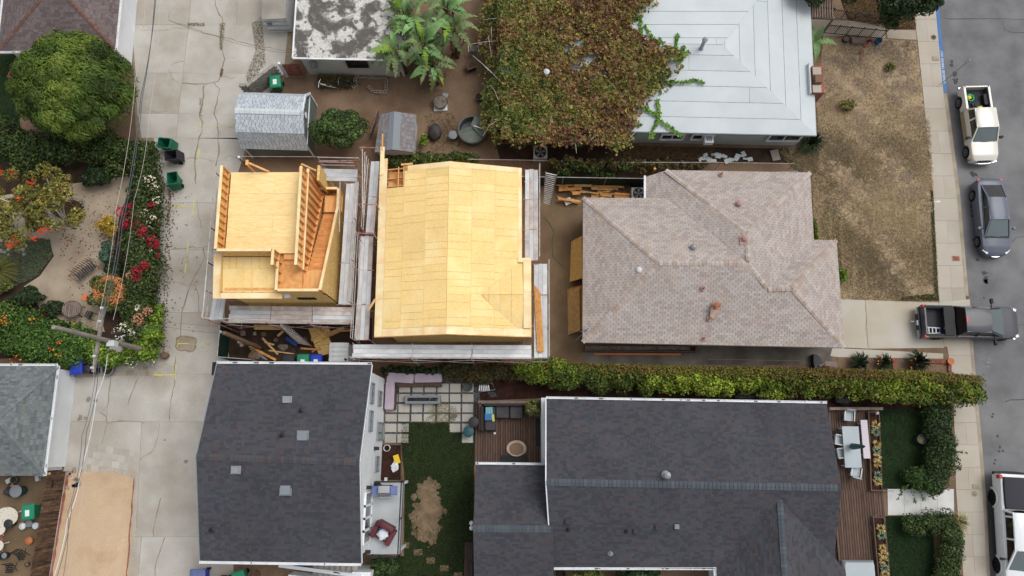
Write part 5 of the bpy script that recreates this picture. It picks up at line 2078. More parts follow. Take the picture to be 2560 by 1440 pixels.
# braces along the open north side
xb1 = z6(318,85,PZ).x
m = MB(); m.beam((xb1,yN + .02,PZ),(xb1,yN + .3,PZ),.14,.06); m.beam((xb1,yN + .2,PZ - .1),(xb1 + .85,yN + .03,DZ),.1,.05); t.part('brace',m,'stud')
m = MB(); m.beam((xb1,yN + .06,DZ - 2),(xb1,yN + .06,PZ),.1,.05); t.part('brace',m,'stud')
for dx in (-.45,.5):
  m = MB(); m.beam((xE,yN + .1,PZ - .1),(xE + dx,yN + .12,DZ - .1),.09,.05); t.part('brace',m,'stud')
q_ = W(797,413,4.8); m = MB(); m.box((q_.x,q_.y - .45,2.4),(.14,.9,4.8)); t.part('end_wall',m,'osb_dark')
m = MB(); m.box((xE + .75,yN - .75,2.6),(1.05,1.0,.06)); t.part('side_floor',m,'ply_warm')
# stair
xs0,xs1 = xE + .14,xO - .12
yA,yB = z6(760,805,5.3).y,z6(870,405,2.25).y
N_ = 14
for k in range(N_):
  z = 5.3 - (k + 1) * (5.3 - 2.2) / (N_ + 1)
  ya,yb_ = lerp(yA,yB,k / N_),lerp(yA,yB,(k + 1) / N_)
  m = MB(); m.box(((xs0 + xs1) / 2,(ya + yb_) / 2,z - .015),(xs1 - xs0,abs(yb_ - ya) + .03,.03)); t.part('stair_tread',m,'stair_ply'); m = MB(); m.box(((xs0 + xs1) / 2,yb_ - .025,z + .004),(xs1 - xs0,.05,.016)); t.part('tread_edge_strip',m,'brown_wall' if k % 1 else 'lumber')  # darker strip along each tread edge sets the treads apart
  m = MB(); m.box(((xs0 + xs1) / 2,ya + .01,z + .1),(xs1 - xs0 - .01,.02,.2)); t.part('stair_riser',m,'ply_warm')
xl = z6(520,850,6.3).x
m = MB(); m.prism([(xl + .1,yF + .1),(xs1 + .04,yF + .1),(xs1 + .04,yA),(xl + .1,yA)],5.1,5.3)
t.part('landing_frame',m,'stud')
for a,b in ((xl + .12,(xl + xs1) / 2),((xl + xs1) / 2,xs1 + .03)):
  m = MB(); m.prism([(a + .003,yF + .1),(b - .003,yF + .1),(b - .003,yA - .005),(a + .003,yA - .005)],5.302,5.32); t.part('plywood_sheet',m,'ply_warm')
for k in range(3):
  m = MB(); m.box(((xl + xE) / 2 + .1,yA + .12 + k * .25,5.3 + .1 + k * .2),(xE - xl - .2,.28,.2)); t.part('deck_step',m,'ply_warm')
m = MB(); m.prism([(xs0 - .1,yB - .05),(xs1 + .06,yB - .05),(xs1 + .06,yTop - .1),(xs0 - .1,yTop - .1)],1.9,2.2); t.part('lower_landing',m,'ply_warm')
stud_wall((xl,yA + .3),(xl,yF),5.2,6.3,(-1,0,0))
stud_wall((z6(492,700,PZ).x,yS - .02),(z6(492,700,PZ).x,z6(492,765,PZ).y),DZ,PZ,(-1,0,0))
stud_wall((xl + .08,yF),(xO - .08,yF),5.2,6.3,(0,-1,0))
stud_wall((xO,yF),(xO,yB),5.3,6.3,(1,0,0),z0b=2.2,z1b=3.2)
stud_wall((xO,yB),(xO,yTop),2.2,3.2,(1,0,0))
stud_wall((z6(805,240,3.2).x,yTop),(xO - .08,yTop),2.2,3.2,(0,1,0))
# outer cladding below
clad(t,(xO + .08,yF),(xO + .08,yTop),0,2.15,(1,0,0),parent=frame)
L = (Vector((xO,yB,0)) - Vector((xO,yF,0))).length
for k in range(8):
  ya,yb_ = lerp(yF,yB,k / 8),lerp(yF,yB,(k + 1) / 8)
  za,zb_ = lerp(5.3,2.2,k / 8),lerp(5.3,2.2,(k + 1) / 8)
  m = MB(); m.plate([(xO + .085,ya + .004,2.15),(xO + .085,yb_ - .004,2.15),(xO + .085,yb_ - .004,zb_),(xO + .085,ya + .004,za)],.012,nrm=Vector((1,0,0))); t.part('osb_sheet',m,'osb_dark',frame)
clad(t,(xw + .3,yF - .09),(xO + .08,yF - .09),0,5.22,(0,-1,0),zs=[2.44,4.88],parent=frame)
clad(t,(xw - .02,yN),(xw - .02,yF),0,DZ - .05,(-1,0,0),zs=[2.44,4.88],parent=frame)
wc_ = z6(728,993,4.3)
m = MB(); m.box((wc_.x,yF - .1,4.35),(1.0,.06,.5)); t.part('opening_shade',m,'shade_black',frame)  # dark box paints the unlit window hole of the front wall
# lower roof
lr = [z6(148,695,5.9),z6(500,705,5.9),z6(505,948,5.62),z6(148,955,5.62)]
x0,x1_ = lr[0].x,xl - .09
y0,y1_ = yS - .17,z6(300,955,5.62).y
m = MB()
m.plate([(x0 - .4,y0,5.88),(x1_,y0,5.88),(x1_,y1_ - .3,5.57),(x0 - .4,y1_ - .3,5.57)],.1); lo = t.part('lower_roof',m,'osb_line')
s = Slope(Vector((x0,y1_,5.6)),Vector((x1_,y1_,5.6)),Vector((x0,y0,5.88)))
sheet_slope(t,s,[s.uv(p) for p in ((x0,y1_,5.6),(x1_,y1_,5.6),(x1_,y0,5.88),(x0,y0,5.88))],1.22,1.3,'osb',lo,RD,h=.012,stag=False)
for pts in ([(x0 - .42,y0 + .15,5.9),(x0 - .01,y0 + .15,5.9),(x0 - .01,y1_ - .32,5.6),(x0 - .42,y1_ - .32,5.6)],
      [(x0,y1_ - .01,5.62),(z6(560,970,5.6).x,y1_ - .01,5.62),(z6(560,970,5.6).x,y1_ - .32,5.6),(x0,y1_ - .32,5.6)]):
  m = MB(); m.plate([Vector(p) + UP * .02 for p in pts],.05); t.part('starter_board',m,'starter',lo)
m = MB(); p = z6(575,970,5.5); m.plate([p + Vector((-.1,.1,.05)),p + Vector((.25,.05,.05)),p + Vector((.3,-.12,-.15)),p + Vector((-.05,-.15,-.2))],.01); single('house_wrap_scrap',m,'white_cloth','scrap of pale house wrap at the corner of the timber building','scrap')


# ------------------------------------------------------------------ scaffolding
def scaffold(label,A,B,n,z,side,bay=2.1,pw=.245,rails=(.5,1.0),posts=True,mats=('galv',),rail_inner=False,red=.4,below=(2.0,),short=0.0,ztop=1.05):
  """planked scaffold run from A to B (inner edge), planks laid towards side"""
  A,B,sd = Vector(A),Vector(B),Vector(side).normalized()
  A.z = B.z = z
  t = T('scaffold',label,'scaffold',(A.x,A.y,0),'scaffolding round the new buildings')
  d = (B - A).normalized()
  L = (B - A).length
  k = max(1,round(L / bay))
  Wd = n * pw
  for i in range(k):
    a,b = A + d * (L * i / k + .01),A + d * (L * (i + 1) / k - .01)
    for j in range(n):
      c = sd * (j + .5) * pw
      m = MB()
      sg_ = R.uniform(-.05,.05)
      m.beam(a + c + d * sg_,b + c + d * sg_ * .3,pw - .012,.05)
      t.part('plank',m,R.choice(mats))
  for i in range(k + 1):
    p = A + d * (L * i / k)
    for q,top in ((-.06,.05 if not rail_inner else ztop),(Wd + .06,ztop)):
      m = MB(); b0 = p + sd * q
      m.tube([Vector((b0.x,b0.y,.0)),Vector((b0.x,b0.y,z + top))],.024,6)
      t.part('standard',m,'scaffold_red' if R.random() < red else 'scaffold_pipe')
    for zz in [0] + [-v for v in below]:
      if z + zz > .3:
        m = MB(); m.tube([p + sd * -.06 + UP * (zz - .05),p + sd * (Wd + .06) + UP * (zz - .05)],.022,6); t.part('transom',m,'scaffold_red' if R.random() < red else 'scaffold_pipe')
  for r_ in rails:
    m = MB(); m.tube([A + sd * (Wd + .06) + UP * r_,B + sd * (Wd + .06) + UP * r_],.024,6); t.part('guard_rail',m,'scaffold_pipe')
  for i in range(k):
    a,b = A + d * (L * i / k),A + d * (L * (i + 1) / k)
    o_ = sd * (Wd + .09)
    m = MB(); m.tube([a + o_ + UP * -.1,b + o_ + UP * -1.6],.018,5); t.part('diagonal_brace',m,'scaffold_pipe')
    m = MB(); m.tube([a + o_ + UP * -1.6,b + o_ + UP * -.1],.018,5); t.part('diagonal_brace',m,'scaffold_red' if R.random() < red else 'scaffold_pipe')
  return t


GW = ('galv','galv','galv_warm')
# timber building
scaffold('grey scaffold walkway between the timber building and the OSB house',W(866,458,3.2),W(846,762,3.2),3,3.2,(1,0,0),mats=('galv',))
scaffold('scaffold platform at the back corner of the timber building',W(806,452,3.2),W(892,454,3.2),3,3.2,(0,1,0),mats=('galv',))
scaffold('scaffold walkway with stained planks in front of the timber building',W(575,764,3.0),W(884,768,3.0),4,3.0,(0,-1,0),mats=('galv_warm','galv_warm','galv'),red=.7,rails=(.45,.95))
scaffold('narrow scaffold with tall rails on the alley side of the timber building',W(567,735,3.0),W(556,800,3.0),3,3.0,(-1,0,0),mats=('galv',),red=.6)
ta = T('scaffold_rail','tall white pipe rail along the alley side of the timber building','rail',W(530,620,0))
for pts in ([(538,431,6.6),(506,794,6.0)],[(543,470,4.5),(517,790,4.2)],[(506,795,6.0),(690,801,5.4)],[(548,640,2.6),(536,780,2.6)]):
  m = MB(); m.tube([W(*p) for p in pts],.03,6); ta.part('pipe',m,'scaffold_pipe')
for x,y,z in ((538,431,6.6),(528,570,6.4),(518,655,6.2),(506,794,6.0)):
  p = W(x,y,z); m = MB(); m.tube([Vector((p.x,p.y,0)),p],.028,6); ta.part('standard',m,'scaffold_red' if y in (431,794) else 'black_metal')
tb = T('scaffold_rail','pipe rail running down between the two new buildings','rail',W(900,620,0))
for pts in ([(906,372,6.6),(906,520,6.6)],[(912,380,5.8),(909,545,5.8)],[(905,590,6.0),(887,845,5.5)],[(898,600,5.6),(893,850,5.1)],[(850,455,4.2),(848,580,4.2)]):
  m = MB(); m.tube([W(*p) for p in pts],.028,6); tb.part('pipe',m,'scaffold_pipe')
for (x,y) in ((899,368),(896,510),(888,583)):
  for k in range(4):
    z0 = 6.4 - k * .4
    m = MB(); a,b = W(x,y,z0),W(x + 45 if k == 0 else x + 12,y + (2 if k == 0 else 0),z0); m.tube([a,b],.026,6); tb.part('frame_rung',m,'scaffold_red' if k == 0 else 'scaffold_pipe')
  for dx in (0,45):
    a = W(x + dx,y,6.4); m = MB(); m.tube([Vector((a.x,a.y,4.4)),a],.026,6); tb.part('standard',m,'scaffold_pipe')
tc = T('scaffold_rail','white and red guard rail above the back scaffold platform','rail',W(840,430,0))
for pts,mt in (([(795,393,4.6),(896,395,4.6)],'scaffold_pipe'),([(798,402,4.2),(896,402,4.2)],'scaffold_red')):
  m = MB(); m.tube([W(*p) for p in pts],.028,6); tc.part('pipe',m,mt)
for x in (795,896):
  a = W(x,394,4.6); m = MB(); m.tube([Vector((a.x,a.y,0)),a],.026,6); tc.part('standard',m,'scaffold_pipe')
# OSB house
scaffold('scaffold walkway along the alley side of the OSB house',W(949,405,4.4),W(936,582,4.4),2,4.4,(-1,0,0),mats=GW)
scaffold('lower part of the scaffold along the alley side of the OSB house',W(934,590,4.0),W(922,850,4.0),3,4.0,(-1,0,0),mats=GW)
scaffold('scaffold walkway behind the open stair ladder east of the OSB house',W(1313,424,4.3),W(1312,652,4.3),3,4.3,(1,0,0),mats=GW)
scaffold('scaffold walkway carrying long timbers east of the OSB house',W(1335,660,4.1),W(1335,895,4.1),3,4.1,(1,0,0),mats=('galv',))
scaffold('long scaffold walkway on the hedge side of the OSB house',W(882,861,4.1),W(1328,863,4.1),3,4.1,(0,-1,0),mats=('galv','galv','galv'),bay=3.1)


def frame_ladder(label,corners,n,mat='grey_wood',r=.03):
  """stair unit or frame of many rungs between two rails; corners a0,a1 (rail 1) b0,b1 (rail 2)"""
  a0,a1,b0,b1 = [Vector(c) for c in corners]
  t = T('stair_ladder',label,'ladder',(lerp(a0,b1,.5).x,lerp(a0,b1,.5).y,min(a0.z,b1.z,a1.z)))
  for p,q in ((a0,a1),(b0,b1)):
    m = MB(); m.beam(p,q,.04,.1); t.part('stringer',m,mat)
  for k in range(n):
    f_ = (k + .5) / n
    m = MB(); m.beam(lerp(a0,a1,f_),lerp(b0,b1,f_),.05,.04); t.part('tread',m,'scaffold_pipe')
  return t


frame_ladder('scaffold stair with many treads east of the OSB house',[W(1364,430,4.4),W(1357,508,2.4),W(1392,436,4.4),W(1377,515,2.4)],17)
frame_ladder('leaning stair unit among the scrap below the timber building',[W(698,794,2.9),W(780,866,.3),W(702,818,2.9),W(745,858,.3)],20)
ti = T('timber_bundle','bundle of long orange timbers lying on the scaffold','lumber',W(1345,790,4.16))
for k in range(5):
  m = MB(); m.beam(W(1336 + 3.4 * k,713 + 4 * k,4.2),W(1345 + 3.2 * k,880 + R.uniform(-4,4),4.2),.07,.09); ti.part('timber',m,'lumber')
# site between the OSB house and the grey house: lumber, plywood, fence screens
tp = T('lumber_pile','pile of boards and offcuts beside the dark green screen','lumber',W(1480,470,0))
for k in range(34):
  x = R.uniform(1390,1540); y = R.uniform(455,500); L = R.uniform(.8,3.2); a = R.gauss(0,.12)
  p = W(x,y,.1 + .012 * k % .5); m = MB(); m.beam(p,p + Vector((math.cos(a) * L * .5,math.sin(a) * L * .5,R.uniform(-.02,.05))),R.choice((.09,.14,.19,.3)),.04); tp.part('board',m,R.choice(('lumber','lumber_pale')))
for x0,x1_,y in ((1385,1572,449),(1390,1560,460),(1340,1575,455)):
  m = MB(); m.beam(W(x0,y,.35),W(x1_,y + 6,.35),.22,.05); tp.part('board',m,'lumber')
m = MB(); m.box(W(1420,503,.2),(.45,.4,.03),.4); single('paper_scrap',m,'white_cloth','white paper scrap lying by the lumber pile','paper')
for nm,pts,mt,lab in (('osb_panel',[(1428,604),(1454,591),(1456,695),(1424,705)],'osb_dark','OSB sheet leaning on the grey house above the plywood sheet'),('plywood_panel',[(1418,724),(1448,718),(1450,826),(1420,837)],'lumber_pale','pale plywood sheet leaning on the grey house wall')):
  m = MB(); q = [W(pts[0][0],pts[0][1],.05),W(pts[1][0],pts[1][1],1.1),W(pts[2][0],pts[2][1],1.1),W(pts[3][0],pts[3][1],.05)]
  tt = T(nm,lab,'panel',q[0])
  m.plate(q,.03); tt.part('sheet',m,mt)
  m = MB(); m.plate([p + Vector((.14,.12,-.03)) for p in q],.03); tt.part('sheet',m,'lumber')
m = MB()
m.tube([W(*p,.03) for p in ((1362,545),(1375,560),(1385,580),(1380,610),(1382,640),(1395,655),(1410,668))],.012,5)
single('garden_hose',m,'bin_green','thin dark hose snaking across the site dirt','hose')


def screen_fence(label,a,b,h,mat='green_screen',bay=2.4):
  a,b = Vector(a),Vector(b); a.z = b.z = 0
  t = T('screen_fence',label,'fence',lerp(a,b,.5))
  n = max(1,round((b - a).length / bay))
  for k in range(n + 1):
    p = lerp(a,b,k / n); m = MB(); m.tube([p,p + UP * (h + .03)],.028,6); t.part('post',m,'grey_metal')
  m = MB(); m.tube([a + UP * h,b + UP * h],.022,6); t.part('top_rail',m,'scaffold_pipe')
  for k in range(n):
    p,q = lerp(a,b,k / n),lerp(a,b,(k + 1) / n)
    m = MB(); m.plate([p + UP * .04,q + UP * .04,q + UP * (h - .03),p + UP * (h - .03)],.01,nrm=Vector((0,-1,0))); t.part('screen_panel',m,mat)
  return t


screen_fence('chain link fence with dark green screen behind the lumber pile',W(1300,465),W(1612,470),1.75)
screen_fence('dark green screened fence behind the grey shingled roof',W(1640,468),W(1968,452),1.75)
screen_fence('green screened fence along the alley below the timber building',W(577,815),W(570,898),1.7)
screen_fence('short green screened fence near the white gutter',W(572,900),W(650,906),1.7)
ch = T('chain_link_rail','long thin pipe fence rail behind the timber and OSB buildings','fence',W(1400,430))
for pts in ([(590,391,1.5),(800,392,1.5)],[(1170,398,1.4),(1300,400,1.4),(1560,406,1.4),(1800,406,1.4),(1985,409,1.4)]):
  m = MB(); m.tube([W(*p) for p in pts],.02,6); ch.part('top_rail',m,'scaffold_pipe')
  for p in pts:
    a = W(*p); m = MB(); m.tube([Vector((a.x,a.y,0)),a],.022,6); ch.part('post',m,'grey_metal')
# scrap below the timber building
ts = T('scrap_pile','scrap boards strewn on the dirt below the timber building','lumber',W(740,850,0))
for x0,y0,x1_,y1_,w,mt in ((656,845,695,886,.12,'lumber_pale'),(662,855,685,862,.1,'lumber_pale'),(623,865,690,900,.14,'lumber'),(672,876,735,885,.08,'lumber_pale'),(752,871,802,874,.12,'lumber'),(694,840,708,828,.14,'lumber_pale'),(778,850,860,820,.2,'lumber_pale'),(785,858,850,828,.1,'lumber'),(780,880,800,868,.08,'lumber'),(845,828,880,826,.1,'lumber'),(645,880,668,900,.06,'grey_metal'),(625,872,662,898,.05,'grey_metal'),(715,845,742,862,.2,'blue_plastic')):
  m = MB(); m.beam(W(x0,y0,.08),W(x1_,y1_,.1 + R.uniform(0,.15)),w,.04); ts.part('board',m,mt)
for pts,mt in (([(770,820),(820,815),(830,838),(785,860)],'osb_dark'),([(785,862),(822,842),(838,880),(800,890)],'osb_dark'),([(635,812),(705,812),(708,825),(635,824)],'osb_dark'),([(600,828),(612,825),(615,838),(602,840)],'grey_wood'),([(632,832),(640,828),(641,838),(633,838)],'block_wall')):
  m = MB(); m.plate(WS([(x,y,.12) for x,y in pts]),.03); ts.part('sheet_offcut',m,mt)
m = MB(); m.tube([W(*p) for p in ((648,872,.1),(675,870,.12),(690,860,.1),(715,857,.1),(735,866,.1),(780,866,.1),(830,860,.1))],.025,6); m.tube([W(*p) for p in ((735,866,.1),(745,880,.1),(752,890,.1))],.025,6)
single('black_cable',m,'plastic_black','black cable looping over the scrap strewn dirt','cable')
for x,y,r in ((708,868,.3),(635,890,.35),(660,835,.2),(690,850,.15),(760,850,.2)):
  m = MB(); m.ball(W(x,y,.05),r,r * .8,r * .4,9,6,jit=.25); single('rubble_heap',m,'ash' if x == 708 else 'dirt','small heap of %s on the building site at %s' % (('grey rubble','the middle') if x == 708 else ('soil',{635: 'the fence',660: 'the alley end',690: 'the long board',760: 'the stair unit'}[x])),'rubble')
# temporary power pole
tpw = T('power_pole','temporary dark power pole with conduit and meter box by the alley','pole',W(648,868,0))
m = MB(); m.beam(W(650,870,0),W(560,832,4.6),.18,.18,up=Vector((1,0,0))); tpw.part('post',m,'brown_wall')
m = MB(); m.tube([W(640,866,.6) + Vector((.0,.12,0)),W(553,829,4.9)],.035,7); m.ball(W(551,830,4.95),.1,.1,.1,8,6); tpw.part('conduit',m,'grey_metal')
m = MB(); m.box(W(608,855,1.6),(.35,.25,.9)); mb_ = tpw.part('meter_box',m,'grey_metal')
m = MB(); m.ball(W(604,862,1.8),.12,.12,.12,10,6); tpw.part('meter',m,'pink_vent',mb_)
# portable toilet and white tank by the scaffold
m = MB()
c = W(846,884,1.0)
tt = T('portable_toilet','white ribbed portable toilet roof beside the wheelie bins','portable toilet',(c.x,c.y,0))
x0,x1_,y0,y1_ = W(822,880,2.1).x,W(870,880,2.1).x,W(846,904,2.1).y,W(846,856,2.1).y
m.box(((x0 + x1_) / 2,(y0 + y1_) / 2,1.0),(x1_ - x0 - .05,y1_ - y0 - .05,2.0)); tt.part('body',m,'pot_white')
for k in range(4):
  ya,yb_ = lerp(y0,y1_,k / 4),lerp(y0,y1_,(k + 1) / 4)
  m = MB(); m.loft([[(x0,ya + .01,2.0),(x0,(ya + yb_) / 2,2.02),(x0,yb_ - .01,2.0)],[(lerp(x0,x1_,.3),ya + .01,2.1),(lerp(x0,x1_,.3),(ya + yb_) / 2,2.15),(lerp(x0,x1_,.3),yb_ - .01,2.1)],[(lerp(x0,x1_,.7),ya + .01,2.1),(lerp(x0,x1_,.7),(ya + yb_) / 2,2.15),(lerp(x0,x1_,.7),yb_ - .01,2.1)],[(x1_,ya + .01,2.0),(x1_,(ya + yb_) / 2,2.02),(x1_,yb_ - .01,2.0)]],caps=False,closed=False); tt.part('roof_rib',m,'pot_white')
m = MB(); m.lathe((x1_ - .1,y0 + .12,2.0),[(.06,0),(.06,.3)],10); tt.part('vent_pipe',m,'plastic_black')

# ------------------------------------------------------------------ vegetation
def px_lumps(cx,cy,z,rx_px,ry_px,rz,k,sub=.38):
  p = W(cx,cy,z)
  s = px_r(cx,cy,z)
  return lumps(p.x,p.y,z,rx_px * s,ry_px * s,rz,k,sub)


# round conifer beside the alley: upright feathery sprays
ct = px_lumps(194,222,3.4,160,146,3.0,130,.17)
ct[0] = ct[0][:3] + tuple(v * 1.22 for v in ct[0][3:])
base = W(225,275,0)


def conifer_cols(pos,idx):
  n = len(pos)
  a = vnoise(pos[:,0],pos[:,1],2.2,4) + NR.normal(0,.3,n)
  p = np.array([C(94,114,42),C(80,102,36),C(60,80,30),C(110,126,50)])
  i = np.where(a > .5,3,np.where(a > .1,0,np.where(a > -.4,1,2)))
  return p[i] * NR.uniform(.75,1.25,(n,1))


plant('conifer_tree','big round yellow green conifer beside the alley','tree',base,ct,60000,.06,None,cols_fn=conifer_cols,elong=5.0,jit=.35,updir=(-.25,.2,1.0),shell=.6,clump_var=.26,stems=.16)

GRN = [C(48,66,34),C(62,84,40),C(38,54,28),C(76,98,48)]
DKG = [C(40,56,32),C(50,68,38),C(32,44,26),C(60,78,44)]
LIM = [C(118,146,44),C(98,128,40),C(136,160,60),C(84,112,38)]
OLV = [C(112,118,56),C(92,100,48),C(130,130,66),C(76,88,42)]


def shrub(name,label,cx,cy,rx,ry,h,n,size,pal,weights=None,k=14,cat='shrub',group=None,blooms=None,elong=1.6,sub=.36,**kw):
  p = W(cx,cy,h * .55)
  s = px_r(cx,cy,h * .55)
  cs = lumps(p.x,p.y,h * .5,rx * s,ry * s,h * .55,k,sub)
  bl = []
  for (bn,bs,bc,reg) in blooms or []:
    if reg is not None:
      q = W(reg[0],reg[1],h * .8)
      reg = [(q.x,q.y,h * reg[4] if len(reg) > 4 else h * .75,reg[2] * s,reg[3] * s,h * .22)]
    bl.append((bn,bs,bc,reg))
  return plant(name,label,cat,(p.x,p.y,0),cs,n,size,pal,weights,elong=elong,group=group,blooms=bl,**kw)


def hedge_row(name,label,pts,n_lump,n,size,pal,weights=None,group=None,blooms=None,cat='hedge',cols_fn=None,zlo=.3,elong=1.6,jitr=.18,clump_var=.18,bulge=0):
  """hedge along px polyline: (px, py, half_width_px, height)"""
  cs = []
  xs = np.linspace(0,len(pts) - 1,n_lump)
  for x in xs:
    i = min(int(x),len(pts) - 2)
    f_ = x - i
    a = [lerp(pts[i][k],pts[i + 1][k],f_) for k in range(4)]
    h = a[3]
    p = W(a[0],a[1],h * .6)
    s = px_r(a[0],a[1],h * .6)
    r = a[2] * s
    for _ in range(3):
      cs.append((p.x + NR.normal(0,jitr) * r,p.y + NR.normal(0,jitr * 2) * r,h * NR.uniform(.42,.62),r * NR.uniform(.6,.95),r * NR.uniform(.6,.95),h * NR.uniform(.38,.5)))
  for _ in range(bulge):                          # uneven lobes on the unclipped side
    f_ = NR.random() * (len(pts) - 1); i = min(int(f_),len(pts) - 2)
    a = [lerp(pts[i][k],pts[i + 1][k],f_ - i) for k in range(4)]
    p = W(a[0],a[1],a[3] * .6); q = NR.uniform(.28,.6)
    cs.append((p.x,p.y - a[2] * px_r(a[0],a[1],1) * NR.uniform(.55,.95),a[3] * NR.uniform(.45,.9),q,q * .9,q * .8))
  bl = []
  for (bn,bs,bc,regs) in blooms or []:
    rr = []
    for (x,y,rx,z) in regs:
      q = W(x,y,z); s = px_r(x,y,z)
      rr.append((q.x,q.y,z,rx * s,rx * s,.22))
    bl.append((bn,bs,bc,rr))
  c0 = W(pts[len(pts) // 2][0],pts[len(pts) // 2][1],0)
  return plant(name,label,cat,c0,cs,n,size,pal,weights,group=group,blooms=bl,cols_fn=cols_fn,elong=elong,clump_var=clump_var)


hedge_row('hedge','dark green shrubby hedge below the round conifer',[(10,365,42,2.2),(90,375,42,2.0),(180,368,40,2.2),(270,378,36,2.0),(350,385,34,1.8),(375,380,24,1.6)],22,20000,.1,GRN + [C(88,96,40)])
shrub('shrub','dark shrub with pink flowers at the lawn edge by the conifer',32,335,36,30,1.6,3000,.1,DKG,blooms=[(60,.09,C(150,60,100),None)])
shrub('shrub','dark green rounded shrub on the path edge below the conifer hedge',248,442,40,30,1.2,3800,.09,DKG)
# coral tree with red flower heads: open crown
ct = []
cc = W(75,515,3.2)
for _ in range(46):
  a,r = NR.uniform(0,6.28),NR.uniform(.2,1)
  ct.append((cc.x + math.cos(a) * r * 2.9,cc.y + math.sin(a) * r * 2.4,3.0 + NR.uniform(-.4,.6),.5,.5,.28))
tcor = plant('coral_tree','open crowned tree with red flower clusters over the sandy garden','tree',W(170,560,0),ct,5600,.12,[C(122,122,48),C(100,104,44),C(140,136,64),C(84,84,44),C(128,104,52)],elong=1.5,jit=.6,clump_var=.25)
m = MB()
for x,y in ((32,435),(3,430),(80,458),(162,478),(100,507),(48,497),(102,575),(120,573),(42,600),(90,594),(28,613)):
  p = W(x,y,3.5)
  for _ in range(12):
    q = p + Vector((R.gauss(0,.09),R.gauss(0,.09),R.gauss(0,.06)))
    m.beam(q,q + Vector((R.uniform(-.12,.12),R.uniform(-.12,.12),R.uniform(.02,.14))),.045,.03,col=C(216,62,34))
M('bloom',(.5,.05,.03),.6,attr=True)
tcor.part('flower_heads',m,'bloom',kind='stuff')
m = MB()
hub = W(165,555,1.2)
for k in range(14):
  e = Vector(ct[k * 3][:3]); m.tube([hub,lerp(hub,e,.5) + Vector((0,0,.3)),e],[.07,.045,.02],5)
tcor.part('limb',m,'galv_warm',smooth=True)
# bougainvillea and jasmine hedge along the alley
RED,WHT = C(176,24,60),C(232,224,196)
hedge_row('flower_hedge','tall mixed hedge with magenta and white blossoms along the alley',[(372,425,34,2.0),(368,490,46,2.2),(360,570,52,2.3),(352,650,54,2.2),(352,720,46,2.0),(350,790,44,2.0),(352,850,46,2.0)],30,34000,.095,GRN + [C(96,92,48),C(112,96,62),C(70,88,36)],[.2,.24,.16,.14,.1,.06,.1],
          blooms=[(620,.1,RED,[(330,548,22,2.1),(300,530,12,2.0),(325,520,12,2.1),(355,580,14,2.1),(380,602,14,2.1),(392,615,8,2.0),(360,665,12,2.0),(340,678,12,2.0),(345,690,8,2.0),(338,700,7,2.0),(315,565,8,2.0),(398,640,6,1.9),(378,515,8,2.1)]),
                  (240,.09,WHT,[(375,452,14,2.1),(388,470,10,2.1),(392,500,10,2.1),(362,532,8,2.1),(385,545,8,2.1),(372,560,7,2.1),(345,770,8,1.9),(310,818,12,1.9),(330,830,10,1.9),(380,625,5,2.0),(368,845,8,1.8)]),
                  (260,.09,C(190,140,110),[(325,690,10,1.9),(345,800,16,1.9),(370,780,12,1.9)])])
hedge_row('lime_vine','bright lime green vine spilling over the end of the flower hedge',[(395,780,14,1.6),(386,838,20,2.2),(366,872,30,2.7),(300,897,20,1.3),(240,890,22,1.2),(215,855,18,1.4)],16,7500,.11,LIM,blooms=[(90,.08,C(240,240,220),[(300,830,20,1.6),(330,905,15,1.4),(375,905,10,1.3)])])
hedge_row('hedge','broad green hedge with small orange flowers beside the utility pole',[(0,830,52,1.9),(60,838,56,2.0),(120,846,54,2.0),(175,856,46,1.9),(205,868,34,1.7)],18,17000,.1,[C(62,92,36),C(76,108,42),C(50,76,32),C(92,122,50)],blooms=[(90,.09,C(232,132,46),[(152,858,8,2.0),(130,875,8,2.0),(146,888,6,2.0),(85,800,10,2.0),(40,900,14,1.6),(188,808,6,2.0),(15,800,14,2.0)])])
shrub('shrub','round shrub with salmon orange top beside the wires',276,738,48,50,1.9,7500,.085,[C(84,98,44),C(68,82,38),C(104,112,52)],k=26,blooms=[(1500,.075,C(206,136,84),(276,728,40,38,.82))])
shrub('shrub','golden yellow feathery bush at the edge of the sandy path',272,566,24,24,1.3,1800,.05,[C(190,160,62),C(170,136,48),C(206,176,84)],elong=5,updir=(0,0,1))
shrub('shrub','blue green bush beside the magenta hedge',268,630,18,26,1.2,1800,.06,[C(74,104,84),C(58,84,68),C(90,116,92)])
shrub('shrub','dark green bush below the blue green bush',290,672,26,26,1.0,1600,.08,DKG)
shrub('shrub','dark low bush at the bottom of the sandy garden',70,742,46,24,1.1,3500,.09,DKG)
shrub('shrub','small dark bush next to the slatted round table',138,770,28,20,.8,1600,.08,DKG)
shrub('shrub','yellow green spreading bush at the picture edge by the grass tuft',8,715,34,24,.9,2000,.08,OLV)
# ornamental grass
p = W(14,682,.2)
n = 2600
ang = NR.uniform(0,6.28,n); rr = NR.uniform(.2,1,n)
pos0 = np.stack([p.x + np.cos(ang) * .12,p.y + np.sin(ang) * .12,np.full(n,.05)],1)
L_ = NR.uniform(.6,1.2,n)
mid = pos0 + np.stack([np.cos(ang) * L_ * .35 * rr,np.sin(ang) * L_ * .35 * rr,L_ * .8],1)
tip = pos0 + np.stack([np.cos(ang) * L_ * rr,np.sin(ang) * L_ * rr,L_ * (.9 - .55 * rr)],1)
sd = np.stack([-np.sin(ang),np.cos(ang),np.zeros(n)],1) * .01
v = np.stack([pos0 - sd,pos0 + sd,mid + sd,mid - sd,tip + sd * .2,tip - sd * .2],1).reshape(-1,3)
b6 = np.arange(n)[:,None] * 6
f = np.concatenate([b6 + np.array([[0,1,2,3]]),b6 + np.array([[3,2,4,5]])],0)
